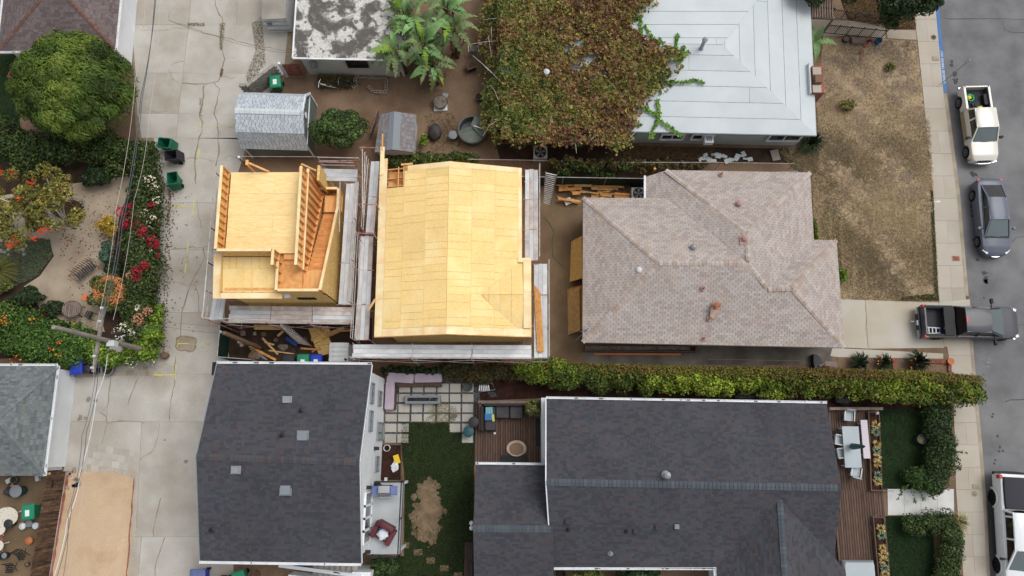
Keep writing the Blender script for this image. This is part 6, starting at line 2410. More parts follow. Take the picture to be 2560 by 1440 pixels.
cols = palette_cols(n,[C(88,98,50),C(112,112,58),C(70,82,42),C(140,120,66)])
link('ornamental_grass',npmesh('ornamental_grass',v,f,np.concatenate([cols,cols]),'leaf',tuple(p)),None,p,label='fountain of ornamental grass at the left edge of the garden',category='grass clump')
# citrus tree in the dirt yard
plant('citrus_tree','dense dark green citrus tree between the two sheds','tree',W(870,365,0),px_lumps(850,332,1.9,66,56,1.4,34,.3),15000,.085,[C(62,84,42),C(76,100,50),C(48,66,34),C(94,114,60)],clump_var=.28)
hedge_row('ivy','low ivy mound along the fence behind the OSB roof',[(965,397,22,.9),(1020,400,22,.8),(1080,399,18,.8),(1150,398,18,.8),(1185,400,12,.6)],16,7000,.09,[C(58,74,34),C(84,98,44),C(44,58,28),C(112,118,56)])
shrub('shrub','pale green sapling behind the small shed',1058,352,12,16,.9,320,.1,LIM)

# ------------------------------------------------------------------ vine mass over the silver roof
VP = [(1215,-80),(1640,-80),(1625,10),(1600,35),(1580,60),(1560,62),(1570,90),(1600,118),(1655,140),(1690,148),(1692,170),(1660,208),(1640,230),(1600,250),(1582,290),(1570,345),(1555,372),(1500,360),(1440,350),(1380,352),(1300,350),(1250,340),(1218,300),(1212,250),(1225,180),(1205,100)]
tv = T('vine','huge autumn coloured vine smothering the house roof and yard','vine',W(1400,200,0))
vp = WS([(x,y,2.9) for x,y in VP],2.9)
xy = scatter_poly(vp,58000)
cvx = np.array([(p.x,p.y) for p in vp]); jt = NR.normal(0,.24,xy.shape); xy = xy + jt
lump_c = scatter_poly(vp,420)
lump_r = NR.uniform(.35,.95,420)
hgt = np.full(len(xy),2.95) + .2 * vnoise(xy[:,0],xy[:,1],.8,1)
for (lx,ly),lr in zip(lump_c,lump_r):
  d2 = ((xy[:,0] - lx) ** 2 + (xy[:,1] - ly) ** 2) / lr ** 2
  hgt = np.maximum(hgt,np.where(d2 < 1,2.85 + lr * .75 * np.sqrt(np.clip(1 - d2,0,1)),0))
edge = np.clip((W(1262,100,2.9).x - xy[:,0]) / 1.2,0,1)
hgt = hgt - edge * 1.4
roofz = 2.6 + .9 * np.clip((xy[:,1] - W(1400,330,2.6).y) / (W(1400,104,3.5).y - W(1400,330,2.6).y),0,1)
roofz = np.where(xy[:,1] > W(1400,104,3.5).y,3.5 - .1 * (xy[:,1] - W(1400,104,3.5).y),roofz)
onroof = (xy[:,0] > W(1245,200,2.6).x)
hgt = np.where(onroof,hgt + (roofz - 2.75),hgt)
thick = -np.abs(NR.normal(0,.09,len(xy)))
pos = np.concatenate([xy,(hgt + thick)[:,None]],1)
pos[:,2] = np.where(onroof,np.maximum(pos[:,2],roofz + .03),pos[:,2])
fx = (xy[:,0] - vp[0].x) / (W(1690,150,2.9).x - vp[0].x)
a = .8 * vnoise(xy[:,0],xy[:,1],.75,21) + .7 * vnoise(xy[:,0],xy[:,1],2.6,8) + NR.normal(0,.45,len(xy)) + .3 * (fx - .55)
P_ = np.array([C(84,104,50),C(110,116,56),C(136,124,68),C(142,112,72),C(126,88,62),C(158,146,70),C(112,80,60)])
ii = np.where(a < -.6,0,np.where(a < -.2,1,np.where(a < .15,2,np.where(a < .55,3,np.where(a < .95,4,6)))))
ii = np.where(NR.random(len(xy)) < .12,5,ii)
ii = np.where((NR.random(len(xy)) < .08),0,ii)
cols = P_[ii] * NR.uniform(.65,1.3,(len(xy),1))
nrm = np.tile(np.array([[0,0,1.0]]),(len(xy),1))
gp = (vnoise(xy[:,0],xy[:,1],3.4,77) + .5 * vnoise(xy[:,0],xy[:,1],8,12) + NR.normal(0,.25,len(xy))) > -.75
big = NR.random(len(xy)) < .3
for sel,sz in ((gp & ~big,.13),(gp & big,.21)):
  link('leaves',leafcloud(pos[sel],nrm[sel],sz,cols[sel],1.15,.85,'leaf','leaves',tv.loc),tv.o,kind='stuff')
m = MB()                                            # woody runners and the trellis mass that carries the vine
for _ in range(90):
  q = vp[0] + Vector((R.uniform(.3,10),R.uniform(-9,0),0))
  p0 = W(R.uniform(1225,1600),R.uniform(0,340),2.75)
  d = Vector((R.gauss(0,1),R.gauss(0,1),0)).normalized() * R.uniform(.6,1.8)
  m.tube([p0 + UP * R.uniform(.1,.5),p0 + d * .5 + UP * R.uniform(.3,.7),p0 + d + UP * R.uniform(.1,.5)],.014,4)
tv.part('stems',m,'galv_warm',kind='stuff')
m = MB()
bx = offset_poly(WS([(1232,-70,2.6),(1262,-70,2.6),(1262,318,2.6),(1242,318,2.6)],2.6),.05)
m.prism([(p.x,p.y) for p in bx],0,2.5)
tv.part('trellis',m,'dirt_dark')
# hanging fringe down the south wall
n = 4200
u_ = NR.uniform(0,1,n)
xx = np.interp(u_,[0,.5,1],[W(1235,350,2).x,W(1400,355,2).x,W(1565,372,2).x])
zz = NR.uniform(0.9,2.7,n) ** 1
yyv = W(1400,330,2.6).y + NR.uniform(-.45,.05,n)
keep = (np.sin(xx * 2.3) + np.sin(xx * 5.1 + 1) + NR.normal(0,.6,n)) * .5 > (1.9 - zz) * .8
pos = np.stack([xx,yyv,zz],1)[keep]
link('leaves',leafcloud(pos,np.tile([[0,-1.0,.5]],(len(pos),1)),.13,palette_cols(len(pos),[C(80,96,46),C(104,104,52),C(60,76,36),C(128,116,56)]),1.2,.6,'leaf','leaves',tv.loc),tv.o,kind='stuff')
# green runners over the white roof
RUN = [[(1625,5),(1600,25),(1570,55)],[(1560,55),(1590,50),(1605,40)],[(1600,45),(1602,70),(1605,100)],[(1610,62),(1625,85),(1640,105)],[(1650,95),(1648,112)],[(1655,122),(1680,130)],[(1695,88),(1690,105),(1690,128)],[(1708,115),(1704,140),(1696,158)],[(1690,135),(1725,130)],[(1690,150),(1715,140)],[(1670,205),(1710,205),(1740,200),(1760,208)],[(1595,262),(1625,280),(1650,290)],[(1640,248),(1648,275),(1645,300),(1632,325),(1627,345)],[(1645,300),(1670,315),(1690,330),(1702,340)],[(1582,312),(1602,312)],[(1618,265),(1620,280)],[(1575,85),(1580,100)]]
for rr_ in RUN:
  pts = []
  for a,b in zip(rr_[:-1],rr_[1:]):
    for k in range(40):
      f_ = R.random()
      x,y = lerp(a[0],b[0],f_),lerp(a[1],b[1],f_)
      z = 2.66 + .9 * (max(0,min(1,(338 - y) / 228)) if y > 110 else max(0,1 - (110 - y) * .004)) + R.uniform(.03,.12)
      q = W(x + R.gauss(0,2.2),y + R.gauss(0,2.2),z)
      pts.append(tuple(q))
  pos = np.array(pts)
  link('runner',leafcloud(pos,np.tile([[0,0,1.0]],(len(pos),1)),.12,palette_cols(len(pos),[C(96,140,44),C(74,118,38),C(124,160,60)]),1.2,.5,'leaf','runner',tv.loc),tv.o,kind='stuff')

# ------------------------------------------------------------------ giant bird of paradise
def big_leaf(L,w,bend,torn,seed):
  g = random.Random(seed)
  m = MB()
  n = 18 if torn else 9
  mid = [Vector((0,L * k / n,bend * math.sin(k / n * 2.2) * .5 - bend * (k / n) ** 2 * .9)) for k in range(n + 1)]
  prof = np.interp(np.linspace(0,9,n + 1),range(10),[0.12,.55,.85,1.0,1.0,.96,.85,.66,.4,.04])
  for k in range(n):
    for s in (-1,1):
      a,b = prof[k] * w / 2,prof[k + 1] * w / 2
      dz = .22
      if torn:                               # wind-split blade: separate drooping strips
        q = g.uniform(.6,1.15); dz = g.uniform(-.5,.25); sh = g.uniform(0,.5) * L / n
        a,b = a * q,b * q
        p = [mid[k],mid[k] + Vector((s * a,sh,a * dz)),lerp(mid[k],mid[k + 1],.8) + Vector((s * b,sh,b * dz)),lerp(mid[k],mid[k + 1],.97)]
      else:
        p = [mid[k],mid[k] + Vector((s * a,0,a * dz)),mid[k + 1] + Vector((s * b,0,b * dz)),mid[k + 1]]
      m.face(p if s > 0 else p[::-1])
  return m


LEAFM = [big_leaf(l_,w_,b_,tn,i).data('leaf',mt_,smooth=60) for i,(l_,w_,b_,tn,mt_) in enumerate(((1.3,.48,.7,0,'banana_leaf'),(1.4,.55,1.1,1,'banana_dark'),(1.25,.5,.5,1,'banana_leaf'),(1.4,.5,1.3,1,'banana_dark'),(1.1,.45,.9,1,'banana_leaf')))]
DEADM = [big_leaf(1.3,.4,1.6,1,40 + i).data('dead_leaf','dead_leaf',smooth=60) for i in range(2)]
YELM = [big_leaf(1.4,.5,1.0,1,60 + i).data('leaf','chlorine_green',smooth=60) for i in range(2)]


def paradise(label,cx,cy,z,n,spread=1.0,rot=0,yellow=1,dead=3,group='giant bird of paradise clumps',lean=.5):
  c = W(cx,cy,z)
  t = T('bird_of_paradise',label,'palm',(c.x,c.y,0),group)
  for k in range(3):
    a = k * 2.1 + rot
    m = MB(); m.tube([Vector((c.x + math.cos(a) * .2,c.y + math.sin(a) * .2,0)),Vector((c.x + math.cos(a) * .15,c.y + math.sin(a) * .15,z * .6)),Vector((c.x + math.cos(a) * .1,c.y + math.sin(a) * .1,z))],[.13,.1,.07],8); t.part('trunk',m,'bark',smooth=True)
  for k in range(n):
    a = rot + k * 2.4 + R.uniform(-.3,.3)
    tilt = R.uniform(-.2,.6) if k % 3 else R.uniform(.4,1.1)
    p = c + Vector((math.cos(a + math.pi / 2) * .25,math.sin(a + math.pi / 2) * .25,R.uniform(-.5,.3)))
    me = YELM[k % 2] if k < yellow else LEAFM[k % 5]
    o = t.piece('leaf',me,p,(tilt,R.uniform(-.35,.35),a))
    s = spread * R.uniform(.55,1.1); o.scale = (s,s,s)
    st = MB(); d = Vector((-math.sin(a),math.cos(a),0)); st.tube([c - UP * .6,p],[.035,.025],5); t.part('leaf_stalk',st,'banana_rib')
  for k in range(dead):
    a = rot + k * 2.0 + .7
    o = t.piece('dead_leaf',DEADM[k % 2],c + UP * -R.uniform(.3,1.0),(-R.uniform(.5,1.0),0,a))
  return t


for lab_,x_,y_,z_,n_,s_,r_,ye_,de_ in (
    ('bird of paradise clump overhanging the top of the peeling roof',1008,38,3.3,13,1.15,.2,1,3),
    ('bird of paradise clump with the tallest bright leaf at the photo top',1112,18,3.4,12,1.15,1.1,0,3),
    ('bird of paradise clump at the peeling roof corner with yellowing leaves',992,128,2.8,14,1.05,2.1,3,6),
    ('bird of paradise clump in the middle above the block planter',1058,108,3.2,15,1.15,.7,1,5),
    ('bird of paradise clump with leaf fanning towards the vine',1132,72,3.2,12,1.1,2.9,1,7),
    ('lowest bird of paradise clump leaning over the dirt yard',1082,158,2.5,13,1.05,3.6,2,6),
    ('bird of paradise clump hidden behind the middle one',1040,65,3.0,10,1.1,4.4,1,3)):
  paradise(lab_,x_,y_,z_,n_ + 6,s_,r_,ye_ + 1,de_ + 2)
tba = T('banana_plant','young banana plant with bright leaves beside the silver roof','plant',W(2036,110,0))
for k,(a,l) in enumerate(((.15,1.1),(-.55,1.1),(-1.75,1.3),(3.1,1.25),(.6,.8))):
  o = tba.piece('leaf',LEAFM[0 if k % 2 else 2],W(2036,104,.9),(.25,0,a)); o.scale = (.7 * l,.85 * l,.85 * l)
m = MB(); m.tube([W(2030,112,0),W(2036,104,.9)],[.09,.06],8); tba.part('trunk',m,'banana_rib')


# ------------------------------------------------------------------ strap-leaved plants
def strappy(name,label,cx,cy,r,n,pal,h=.7,w=.035,cat='plant',z=0.0,group=None,accents=0,acc=None,droop=.55):
  p = W(cx,cy,z)
  t = T(name,label,cat,p,group)
  m = MB()
  for k in range(n):
    a = R.uniform(0,6.28); l = r * R.uniform(.5,1.1); hh = h * R.uniform(.5,1.1)
    d = Vector((math.cos(a),math.sin(a),0)); s = Vector((-d.y,d.x,0)) * w * R.uniform(.7,1.3)
    b0,b1,b2 = p + d * .05,p + d * l * .55 + UP * hh,p + d * l + UP * hh * droop
    c = pal[R.randrange(len(pal))]; c = tuple(v * R.uniform(.75,1.25) for v in c)
    m.face([b0 - s * .6,b0 + s * .6,b1 + s,b1 - s],c); m.face([b1 - s,b1 + s,b2],c)
  t.part('leaves',m,'leaf',kind='stuff')
  if accents:
    m = MB()
    for k in range(accents):
      a = R.uniform(0,6.28); l = r * R.uniform(.3,.9); q = p + Vector((math.cos(a) * l,math.sin(a) * l,h * .9))
      m.beam(q,q + Vector((R.uniform(-.1,.1),R.uniform(-.1,.1),.06)),.05,.04,col=acc)
    t.part('flowers',m,'bloom',kind='stuff')
  return t


strappy('agapanthus','clump of long strap leaves at the corner of the silver house',2020,362,1.0,150,[C(48,62,40),C(66,80,50),C(36,48,30)],.8)
strappy('crane_flower','strappy plant in the brick bed nearest the grey house',2142,908,.75,80,[C(52,66,46),C(68,84,58),C(40,52,38)],.7,.04)
strappy('crane_flower','orange flowering strappy plant in the middle of the brick bed',2203,908,.65,70,[C(52,66,46),C(68,84,58)],.7,.04,accents=6,acc=C(220,110,40))
strappy('crane_flower','largest dark strappy plant in the brick bed by the sidewalk',2286,906,.85,110,[C(40,52,38),C(56,68,48),C(32,42,30)],.8,.045,accents=5,acc=C(214,90,40))
shrub('shrub','small green tuft in the dry lawn by the railing',2226,166,12,12,.35,260,.08,OLV)
shrub('shrub','potted dry flowering plant in the dry lawn',2122,262,22,16,.6,520,.07,[C(124,120,60),C(150,132,76),C(90,100,50)])
m = MB(); m.lathe(W(2117,270,0),[(.2,0),(.27,.3),(.3,.32),(.25,.33),(.2,.3)],16); single('plant_pot',m,'pot_black','black plastic pot under the dry lawn plant','pot',smooth=30)
shrub('shrub','bright green bush against the grey house by the driveway',2104,688,12,18,.8,700,.08,LIM)
hedge_row('low_hedge','thin green hedge strip along the front of the grey house',[(2036,560,6,.8),(2040,600,6,.8)],5,700,.07,LIM)
# top right street trees
plant('street_tree','dark green tree overhanging the sidewalk at the top','tree',W(2230,30,0),px_lumps(2262,-6,3.6,88,62,2.0,34,.3) + px_lumps(2222,42,2.6,32,34,1.2,10,.36),15000,.11,DKG + [C(72,92,46)],clump_var=.28)
plant('street_tree','dark green tree overhanging the pergola at the top','tree',W(2060,-40,0),px_lumps(2035,-22,3.4,60,40,1.4,18,.34) + px_lumps(2140,-30,3.0,60,36,1.4,14,.34),8000,.11,DKG + [C(84,96,44)])

# ------------------------------------------------------------------ long clipped hedge along the path
def hedge_cols(pos,idx):
  n = len(pos)
  hi = np.clip((pos[:,2] - 1.0) / 1.2,0,1)
  a = vnoise(pos[:,0],pos[:,1],1.4,17) + NR.normal(0,.3,n)
  nside = vnoise(pos[:,0],pos[:,1] * .2,.7,5)
  p = np.array([C(84,104,34),C(112,134,40),C(136,156,52),C(124,110,48),C(66,84,32)])
  i = np.where(a > .45,2,np.where(a > 0,1,np.where(a > -.5,0,4)))
  i = np.where((NR.random(n) < .13 + .1 * (nside > .2)),3,i)
  return p[i] * NR.uniform(.75,1.25,(n,1))


HEDGE = [(1300,925,22,2.0),(1380,925,30,2.3),(1450,935,28,2.2),(1560,945,26,2.1),(1700,953,25,2.1),(1850,958,26,2.1),(2000,962,26,2.1),(2120,966,29,2.2),(2260,970,30,2.2),(2380,976,30,2.2),(2436,974,25,2.1)]
hedge_row('long_hedge','long green hedge between the stained path and the dark roof',HEDGE,60,52000,.09,None,cols_fn=hedge_cols,jitr=.1,clump_var=.3,bulge=85)
# clipped flat flank on the path side
t_ = T('clipped_hedge','flat clipped yellow brown hedge flank beside the stained path','hedge',W(1800,925,0))
n = 26000
fx = NR.uniform(0,1,n)
pxs = 1440 + fx * 1000
pys = np.interp(pxs,[1440,1700,2000,2300,2440],[914,922,926,932,946])
zz = NR.uniform(.4,2.0,n)
off_ = NR.uniform(0,.5,n) * (zz > 1.5)
P0 = np.array([tuple(W(x,y,1.0)) for x,y in zip(pxs[::40],pys[::40])])
o_ = np.argsort(pxs[::40])
xw_ = np.interp(pxs,pxs[::40][o_],P0[o_,0]); yw_ = np.interp(pxs,pxs[::40][o_],P0[o_,1])
pos = np.stack([xw_,yw_ - off_ + NR.normal(0,.06,n),zz],1)
nn = np.where((zz > 1.6)[:,None],np.array([[0,.3,1.0]]),np.array([[0,1.0,.3]]))
a = vnoise(pos[:,0],zz * 2,1.0,31) + NR.normal(0,.3,n)
p_ = np.array([C(112,106,40),C(92,92,38),C(122,96,46),C(84,76,38)])
i = np.where(a > .4,0,np.where(a > -.1,1,np.where(a > -.5,2,3)))
link('crown',leafcloud(pos,nn,.07,p_[i] * NR.uniform(.75,1.25,(n,1)),1.5,.5,'leaf','crown',t_.loc),t_.o)
m = MB()
for k in range(14):
  a,b = W(1440 + k * 71.4,float(np.interp(1440 + k * 71.4,[1440,1700,2000,2300,2440],[930,936,942,950,960])),0),UP * 1.5
  m.tube([a,a + b],[.06,.03],6)
t_.part('stems',m,'bark')
hedge_row('ground_hedge','low reddish ground cover between the scaffold and the patio',[(1115,925,22,.9),(1170,926,24,.9),(1225,928,26,1.0),(1275,930,22,1.2)],14,7500,.08,[C(58,66,34),C(84,62,40),C(70,80,38),C(96,70,46),C(48,54,30)])
hedge_row('ivy','dark ivy over the wall top above the lilac cushions',[(962,925,10,1.0),(1030,926,10,1.0),(1100,926,10,1.0)],10,2200,.08,DKG)
# street hedges
hedge_row('street_hedge','dark green clipped hedge between the turf and the sidewalk',[(2345,1012,38,1.4),(2352,1060,38,1.4),(2352,1110,38,1.4),(2350,1160,40,1.4),(2330,1195,36,1.3)],20,16000,.07,[C(46,62,34),C(58,78,40),C(36,50,30),C(72,92,46)])
hedge_row('street_hedge','loose leggy hedge spilling over the white front walk',[(2276,1190,18,1.1),(2300,1205,24,1.2),(2340,1212,26,1.2)],9,5500,.07,[C(62,86,40),C(78,104,48),C(46,64,34)])
sp = []
for (x0,y0,x1,y1) in ((2262,1218,2242,1252),(2280,1222,2288,1256),(2300,1224,2312,1255),(2322,1222,2335,1248),(2300,1180,2308,1165),(2395,1170,2402,1172),(2390,1128,2415,1132),(2270,1215,2248,1225)):
  for k in range(26):
    f_ = R.random(); sp.append(tuple(W(lerp(x0,x1,f_) + R.gauss(0,2),lerp(y0,y1,f_) + R.gauss(0,2),1.0 - .5 * f_)))
sp = np.array(sp)
c_ = W(2300,1210,0)
ts_ = T('hedge_sprays','long leafy shoots arching from the hedge over the white walk','shoots',c_)
link('leaves',leafcloud(sp,np.tile([[0,0,1.0]],(len(sp),1)),.07,palette_cols(len(sp),[C(60,84,40),C(78,100,48)]),1.8,.5,'leaf','leaves',c_),ts_.o,kind='stuff')
hedge_row('street_hedge','green hedge below the white front walk',[(2278,1312,24,1.1),(2330,1306,26,1.1),(2374,1310,26,1.2),(2378,1360,32,1.3),(2372,1410,36,1.3),(2372,1460,38,1.3)],20,15000,.07,[C(58,78,40),C(74,96,46),C(44,60,34),C(90,100,56)])
strappy('pampas_tuft','pale grassy tuft at the hedge corner beside the sidewalk',2396,1306,.7,60,[C(150,142,84),C(112,120,60),C(176,164,110)],.5,.02)
shrub('shrub','glossy green bush beside the white staircase landing',958,1418,34,32,1.6,3200,.1,[C(56,78,38),C(72,94,46),C(42,58,32)])
shrub('shrub','yellow green shrub in the courtyard at the bottom',1472,1440,44,32,2.4,4500,.09,OLV)
shrub('shrub','dark green shrub in the courtyard at the bottom',1585,1440,62,34,2.4,6000,.09,[C(52,74,42),C(66,90,50),C(40,58,34)])
shrub('potted_tree','airy potted olive beside the wicker sofa on the deck',1332,1024,27,24,1.9,1900,.05,[C(116,120,66),C(92,98,54),C(136,136,84)],elong=3,k=16)
# ivy hanging over the green screen
for k,(x,y,l) in enumerate(((1412,430,1.0),(1480,425,.8),(1505,440,1.3),(1525,440,1.4),(1440,415,.6),(1560,420,.7))):
  n = 260
  q = W(x,y,1.6)
  pos = np.stack([q.x + NR.normal(0,.16,n),q.y + NR.normal(0,.08,n) + .05,1.75 - NR.random(n) * l],1)
  tt = T('ivy_strand','ivy strand hanging over the green screen, number %s from the OSB house' % ('third','fourth','fifth','sixth','second','last')[k] if False else ['ivy strand hanging over the screen nearest the stair ladder','short ivy strand over the screen left of the two long ones','long ivy strand over the screen left of the longest one','longest ivy strand trailing down the green screen','smallest ivy tuft on top of the green screen','ivy tuft over the screen nearest the grey roof'][k],'ivy',(q.x,q.y,0))
  link('leaves',leafcloud(pos,np.tile([[0,-1.0,.6]],(n,1)),.11,palette_cols(n,[C(62,80,38),C(84,96,46),C(48,62,32)]),1.3,.6,'leaf','leaves',tt.loc),tt.o,kind='stuff')
hedge_row('fence_vine','brown green vine along the fence behind the lumber pile',[(1380,415,14,1.7),(1450,412,16,1.8),(1530,414,16,1.7),(1600,412,14,1.6),(1680,415,12,1.2),(1760,415,10,.9)],22,7500,.09,[C(84,84,46),C(66,76,38),C(104,88,54),C(120,92,60)])

# ------------------------------------------------------------------ vehicles (local: +x forward, +y left)
def arch_z(x,axles,r,zb,zc):
  z = zb
  for a in axles:
    d = r * r - (x - a) ** 2
    if d > 0:
      z = max(z,zc + math.sqrt(d))
  return z


def interp(tab,x):
  return float(np.interp(x,[t_[0] for t_ in tab],[t_[1] for t_ in tab]))


class Car:
  def __init__(s,name,label,cat,hr,hf,half_w,wheel_r=.36,group='vehicles parked on the street'):
    hr,hf = Vector(hr),Vector(hf)
    hr.z = hf.z = 0
    fw = (hf - hr).normalized()
    left = Vector((-fw.y,fw.x,0))
    c = (hr + hf) / 2 + left * (half_w - .06)
    s.wb = (hf - hr).length
    s.hw = half_w
    s.r = wheel_r
    s.ax = (-s.wb / 2,s.wb / 2)
    s.t = T(name,label,cat,(c.x,c.y,STREET_Z),group)
    s.t.o.rotation_euler.z = math.atan2(fw.y,fw.x)

  def part(s,nm,mb,mat,parent=None,smooth=False):
    return s.t.part(nm,mb,mat,parent,smooth,local=True)

  def wheels(s,rim='rim',spokes=6,tw=.22):
    for a in s.ax:
      for sd in (-1,1):
        y = sd * (s.hw - .02 - tw / 2)
        m = MB()
        ring = []
        prof = [(s.r * .62,-tw / 2),(s.r * .92,-tw / 2),(s.r,-tw / 2 + .04),(s.r,tw / 2 - .04),(s.r * .92,tw / 2),(s.r * .62,tw / 2)]
        rings = [[(a + q * math.cos(2 * math.pi * j / 22),y + w * 1,s.r + q * math.sin(2 * math.pi * j / 22)) for j in range(22)] for q,w in prof]
        m.loft(rings,caps=True)
        w_ = s.part('wheel',m,'rubber',smooth=40)
        m = MB()
        yo = y + sd * (tw / 2 + .004)
        for k in range(spokes):
          t_ = 2 * math.pi * k / spokes
          m.beam((a,yo,s.r),(a + s.r * .6 * math.cos(t_),yo,s.r + s.r * .6 * math.sin(t_)),.02,.075,up=Vector((0,1,0)))
        m.loft([[(a + q * math.cos(2 * math.pi * j / 20),yo + sd * o_,s.r + q * math.sin(2 * math.pi * j / 20)) for j in range(20)] for q,o_ in ((s.r * .64,0.0),(s.r * .64,.012),(s.r * .54,.012),(s.r * .54,0.0))],caps=False)
        m.loft([[(a + q * math.cos(2 * math.pi * j / 12),yo + sd * o_,s.r + q * math.sin(2 * math.pi * j / 12)) for j in range(12)] for q,o_ in ((.07,0),(.07,.02),(.02,.025))])
        s.part('rim',m,rim,w_)

  def body(s,x0,x1,wtab,ztab,mat,zb=.36,crown=.04,n=44,ar=None,inner=.8,shoulder=.08):
    """lower body shell between x0 and x1; wtab half width, ztab shoulder height"""
    ar = ar or s.r * 1.16
    rings = []
    for k in range(n + 1):
      x = lerp(x0,x1,k / n)
      w,zt = interp(wtab,x),interp(ztab,x)
      b = min(arch_z(x,s.ax,ar,zb,s.r),zt - .12)
      half = [(w * .93,b),(w,b + .05),(w * 1.0,lerp(b,zt,.55)),(w * .985,zt - shoulder),(w * .95,zt - .015),(w * .86,zt + .004),(w * .5,zt + crown * .8),(0,zt + crown)]
      ring = [(x,y,z) for y,z in half] + [(x,-y,z) for y,z in half[-2::-1]]
      rings.append(ring)
    m = MB()
    m.loft(rings,caps=True)
    return s.part('body',m,mat,smooth=50)

  def cab(s,base,roof,mat,glass='side_glass',shield='windshield',pillar=.07,posts=(),roof_mat=None,crown=.05):
    """base=(x0,x1,halfw0,halfw1,z0,z1) rear/front at belt; roof=(x0,x1,halfw,z)"""
    bx0,bx1,bw0,bw1,bz0,bz1 = base
    rx0,rx1,rw,rz = roof
    B = [Vector((bx0,-bw0,bz0)),Vector((bx1,-bw1,bz1)),Vector((bx1,bw1,bz1)),Vector((bx0,bw0,bz0))]
    Rf = [Vector((rx0,-rw * .98,rz - .02)),Vector((rx1,-rw,rz - .02)),Vector((rx1,rw,rz - .02)),Vector((rx0,rw * .98,rz - .02))]
    m = MB()
    q = .012
    m.mesh8([b + Vector((q if i in (0,3) else -q,q if i < 2 else -q,-.05)) for i,b in enumerate(B)] + [r_ + Vector((q if i in (0,3) else -q,q if i < 2 else -q,0)) for i,r_ in enumerate(Rf)])
    g = s.part('window',m,glass)
    for i,j,mt in ((1,2,shield),(3,0,'side_glass')):
      m = MB(); n_ = Vector((1 if i == 1 else -1,0,.5))
      mid = lambda a,b,f_: lerp(a,b,f_)
      pts = [lerp(B[i],B[j],.05),lerp(B[i],B[j],.5) + Vector((.07 if i == 1 else -.04,0,0)),lerp(B[i],B[j],.95),lerp(Rf[i],Rf[j],.94) * 1.0,lerp(Rf[i],Rf[j],.06) * 1.0]
      pts = [p + n_ * .012 for p in pts]
      m.plate(pts,.008,nrm=n_)
      s.part('windshield' if i == 1 else 'rear_window',m,mt)
    for i in range(4):
      m = MB(); m.beam(B[i] + UP * -.02,Rf[i],pillar,pillar); s.part('pillar',m,mat)
    for f_ in posts:
      for a,b,c_,d in ((B[0],B[1],Rf[0],Rf[1]),(B[3],B[2],Rf[3],Rf[2])):
        p = lerp(a,b,f_)
        q = lerp(c_,d,min(.95,max(.05,(p.x - c_.x) / (d.x - c_.x))))
        m = MB(); m.beam(p,q,.1,.05,up=Vector((0,1,0))); s.part('pillar',m,mat)
    for a,b in ((B[0],B[1]),(B[3],B[2])):
      m = MB(); m.beam(a,b,.07,.07); s.part('belt_moulding',m,mat)
    for a,b in ((Rf[0],Rf[1]),(Rf[3],Rf[2])):
      m = MB(); m.beam(a - UP * .02,b - UP * .02,.06,.07); s.part('roof_rail',m,mat)
    n = 8
    rings = []
    for k in range(n + 1):
      f_ = k / n
      x = lerp(rx0 - .03,rx1 + .03,f_)
      e = 1 - .10 * (abs(2 * f_ - 1) ** 4)
      z = rz + crown * (1 - (2 * f_ - 1) ** 2) * .5
      rings.append([(x,y * e,z + dz) for y,dz in ((-rw * 1.02,-.06),(-rw * 1.01,-.01),(-rw * .9,.02),(-rw * .4,.02 + crown * .5),(rw * .4,.02 + crown * .5),(rw * .9,.02),(rw * 1.01,-.01),(rw * 1.02,-.06))])
    m = MB(); m.loft(rings,caps=True); s.part('roof',m,roof_mat or mat,smooth=50)

  def mirror(s,x,z,mat='plastic_black',out=.2,size=.22):
    for sd in (-1,1):
      m = MB(); m.beam((x,sd * (s.hw - .12),z - .04),(x - .03,sd * (s.hw + out * .5),z),.05,.04)
      m.loft([[(x + dx * k,sd * (s.hw + out * .35 + size * f_),z + dz * k) for dx,dz in ((-.07,-.08),(.07,-.07),(.07,.08),(-.07,.09))] for f_,k in ((0,.8),(.3,1.0),(.8,1.0),(1,.7))])
      s.part('mirror',m,mat,smooth=40)

  def lamp(s,nm,x,y,z,size,mat,both=True,rz=0.0):
    for sd in ((-1,1) if both else (1,)):
      m = MB(); m.box((x,sd * y,z),size,sd * rz); s.part(nm,m,mat)

  def bumper(s,x,w,z,mat,bow=.1,h=.18,d=.12,nm='bumper'):
    m = MB()
    pts = [Vector((x - bow * (abs(f_) ** 2.2) * (1 if x > 0 else -1),w * f_,z)) for f_ in np.linspace(-1,1,11)]
    for a,b in zip(pts[:-1],pts[1:]):
      m.beam(a,b,d,h)
    s.part(nm,m,mat,smooth=40)

  def bed(s,x0,x1,hw,zt,mat,zf=.72,th=.09,liner='bed_liner',rail=None,zb=.4):
    ar = s.r * 1.16
    for sd in (-1,1):
      m = MB(); n = 22; rings = []
      for k in range(n + 1):
        x = lerp(x0,x1,k / n)
        b = arch_z(x,s.ax,ar,zb,s.r)
        rings.append([(x,sd * y,z) for y,z in ((hw * .93,b),(hw,b + .05),(hw,zt - .2),(hw * .97,zt),(hw - th - .06,zt),(hw - th - .06,zf - .02),(hw * .86,b))])
      m.loft(rings,caps=True); s.part('bed_side',m,mat,smooth=45)
      if rail:
        m = MB(); m.beam((x0 + .05,sd * (hw - .1),zt + .012),(x1 - .05,sd * (hw - .1),zt + .012),.11,.02); s.part('bed_rail',m,rail)
      m = MB(); m.beam((x0 + .1,sd * (hw - th - .085),(zt + zf) / 2 - .02),(x1 - .06,sd * (hw - th - .085),(zt + zf) / 2 - .02),.03,zt - zf - .06); s.part('bed_liner_side',m,liner)
    m = MB(); m.box(((x0 + x1) / 2,0,zf - .02),(x1 - x0,2 * (hw - th),.05)); s.part('bed_floor',m,liner)
    m = MB()
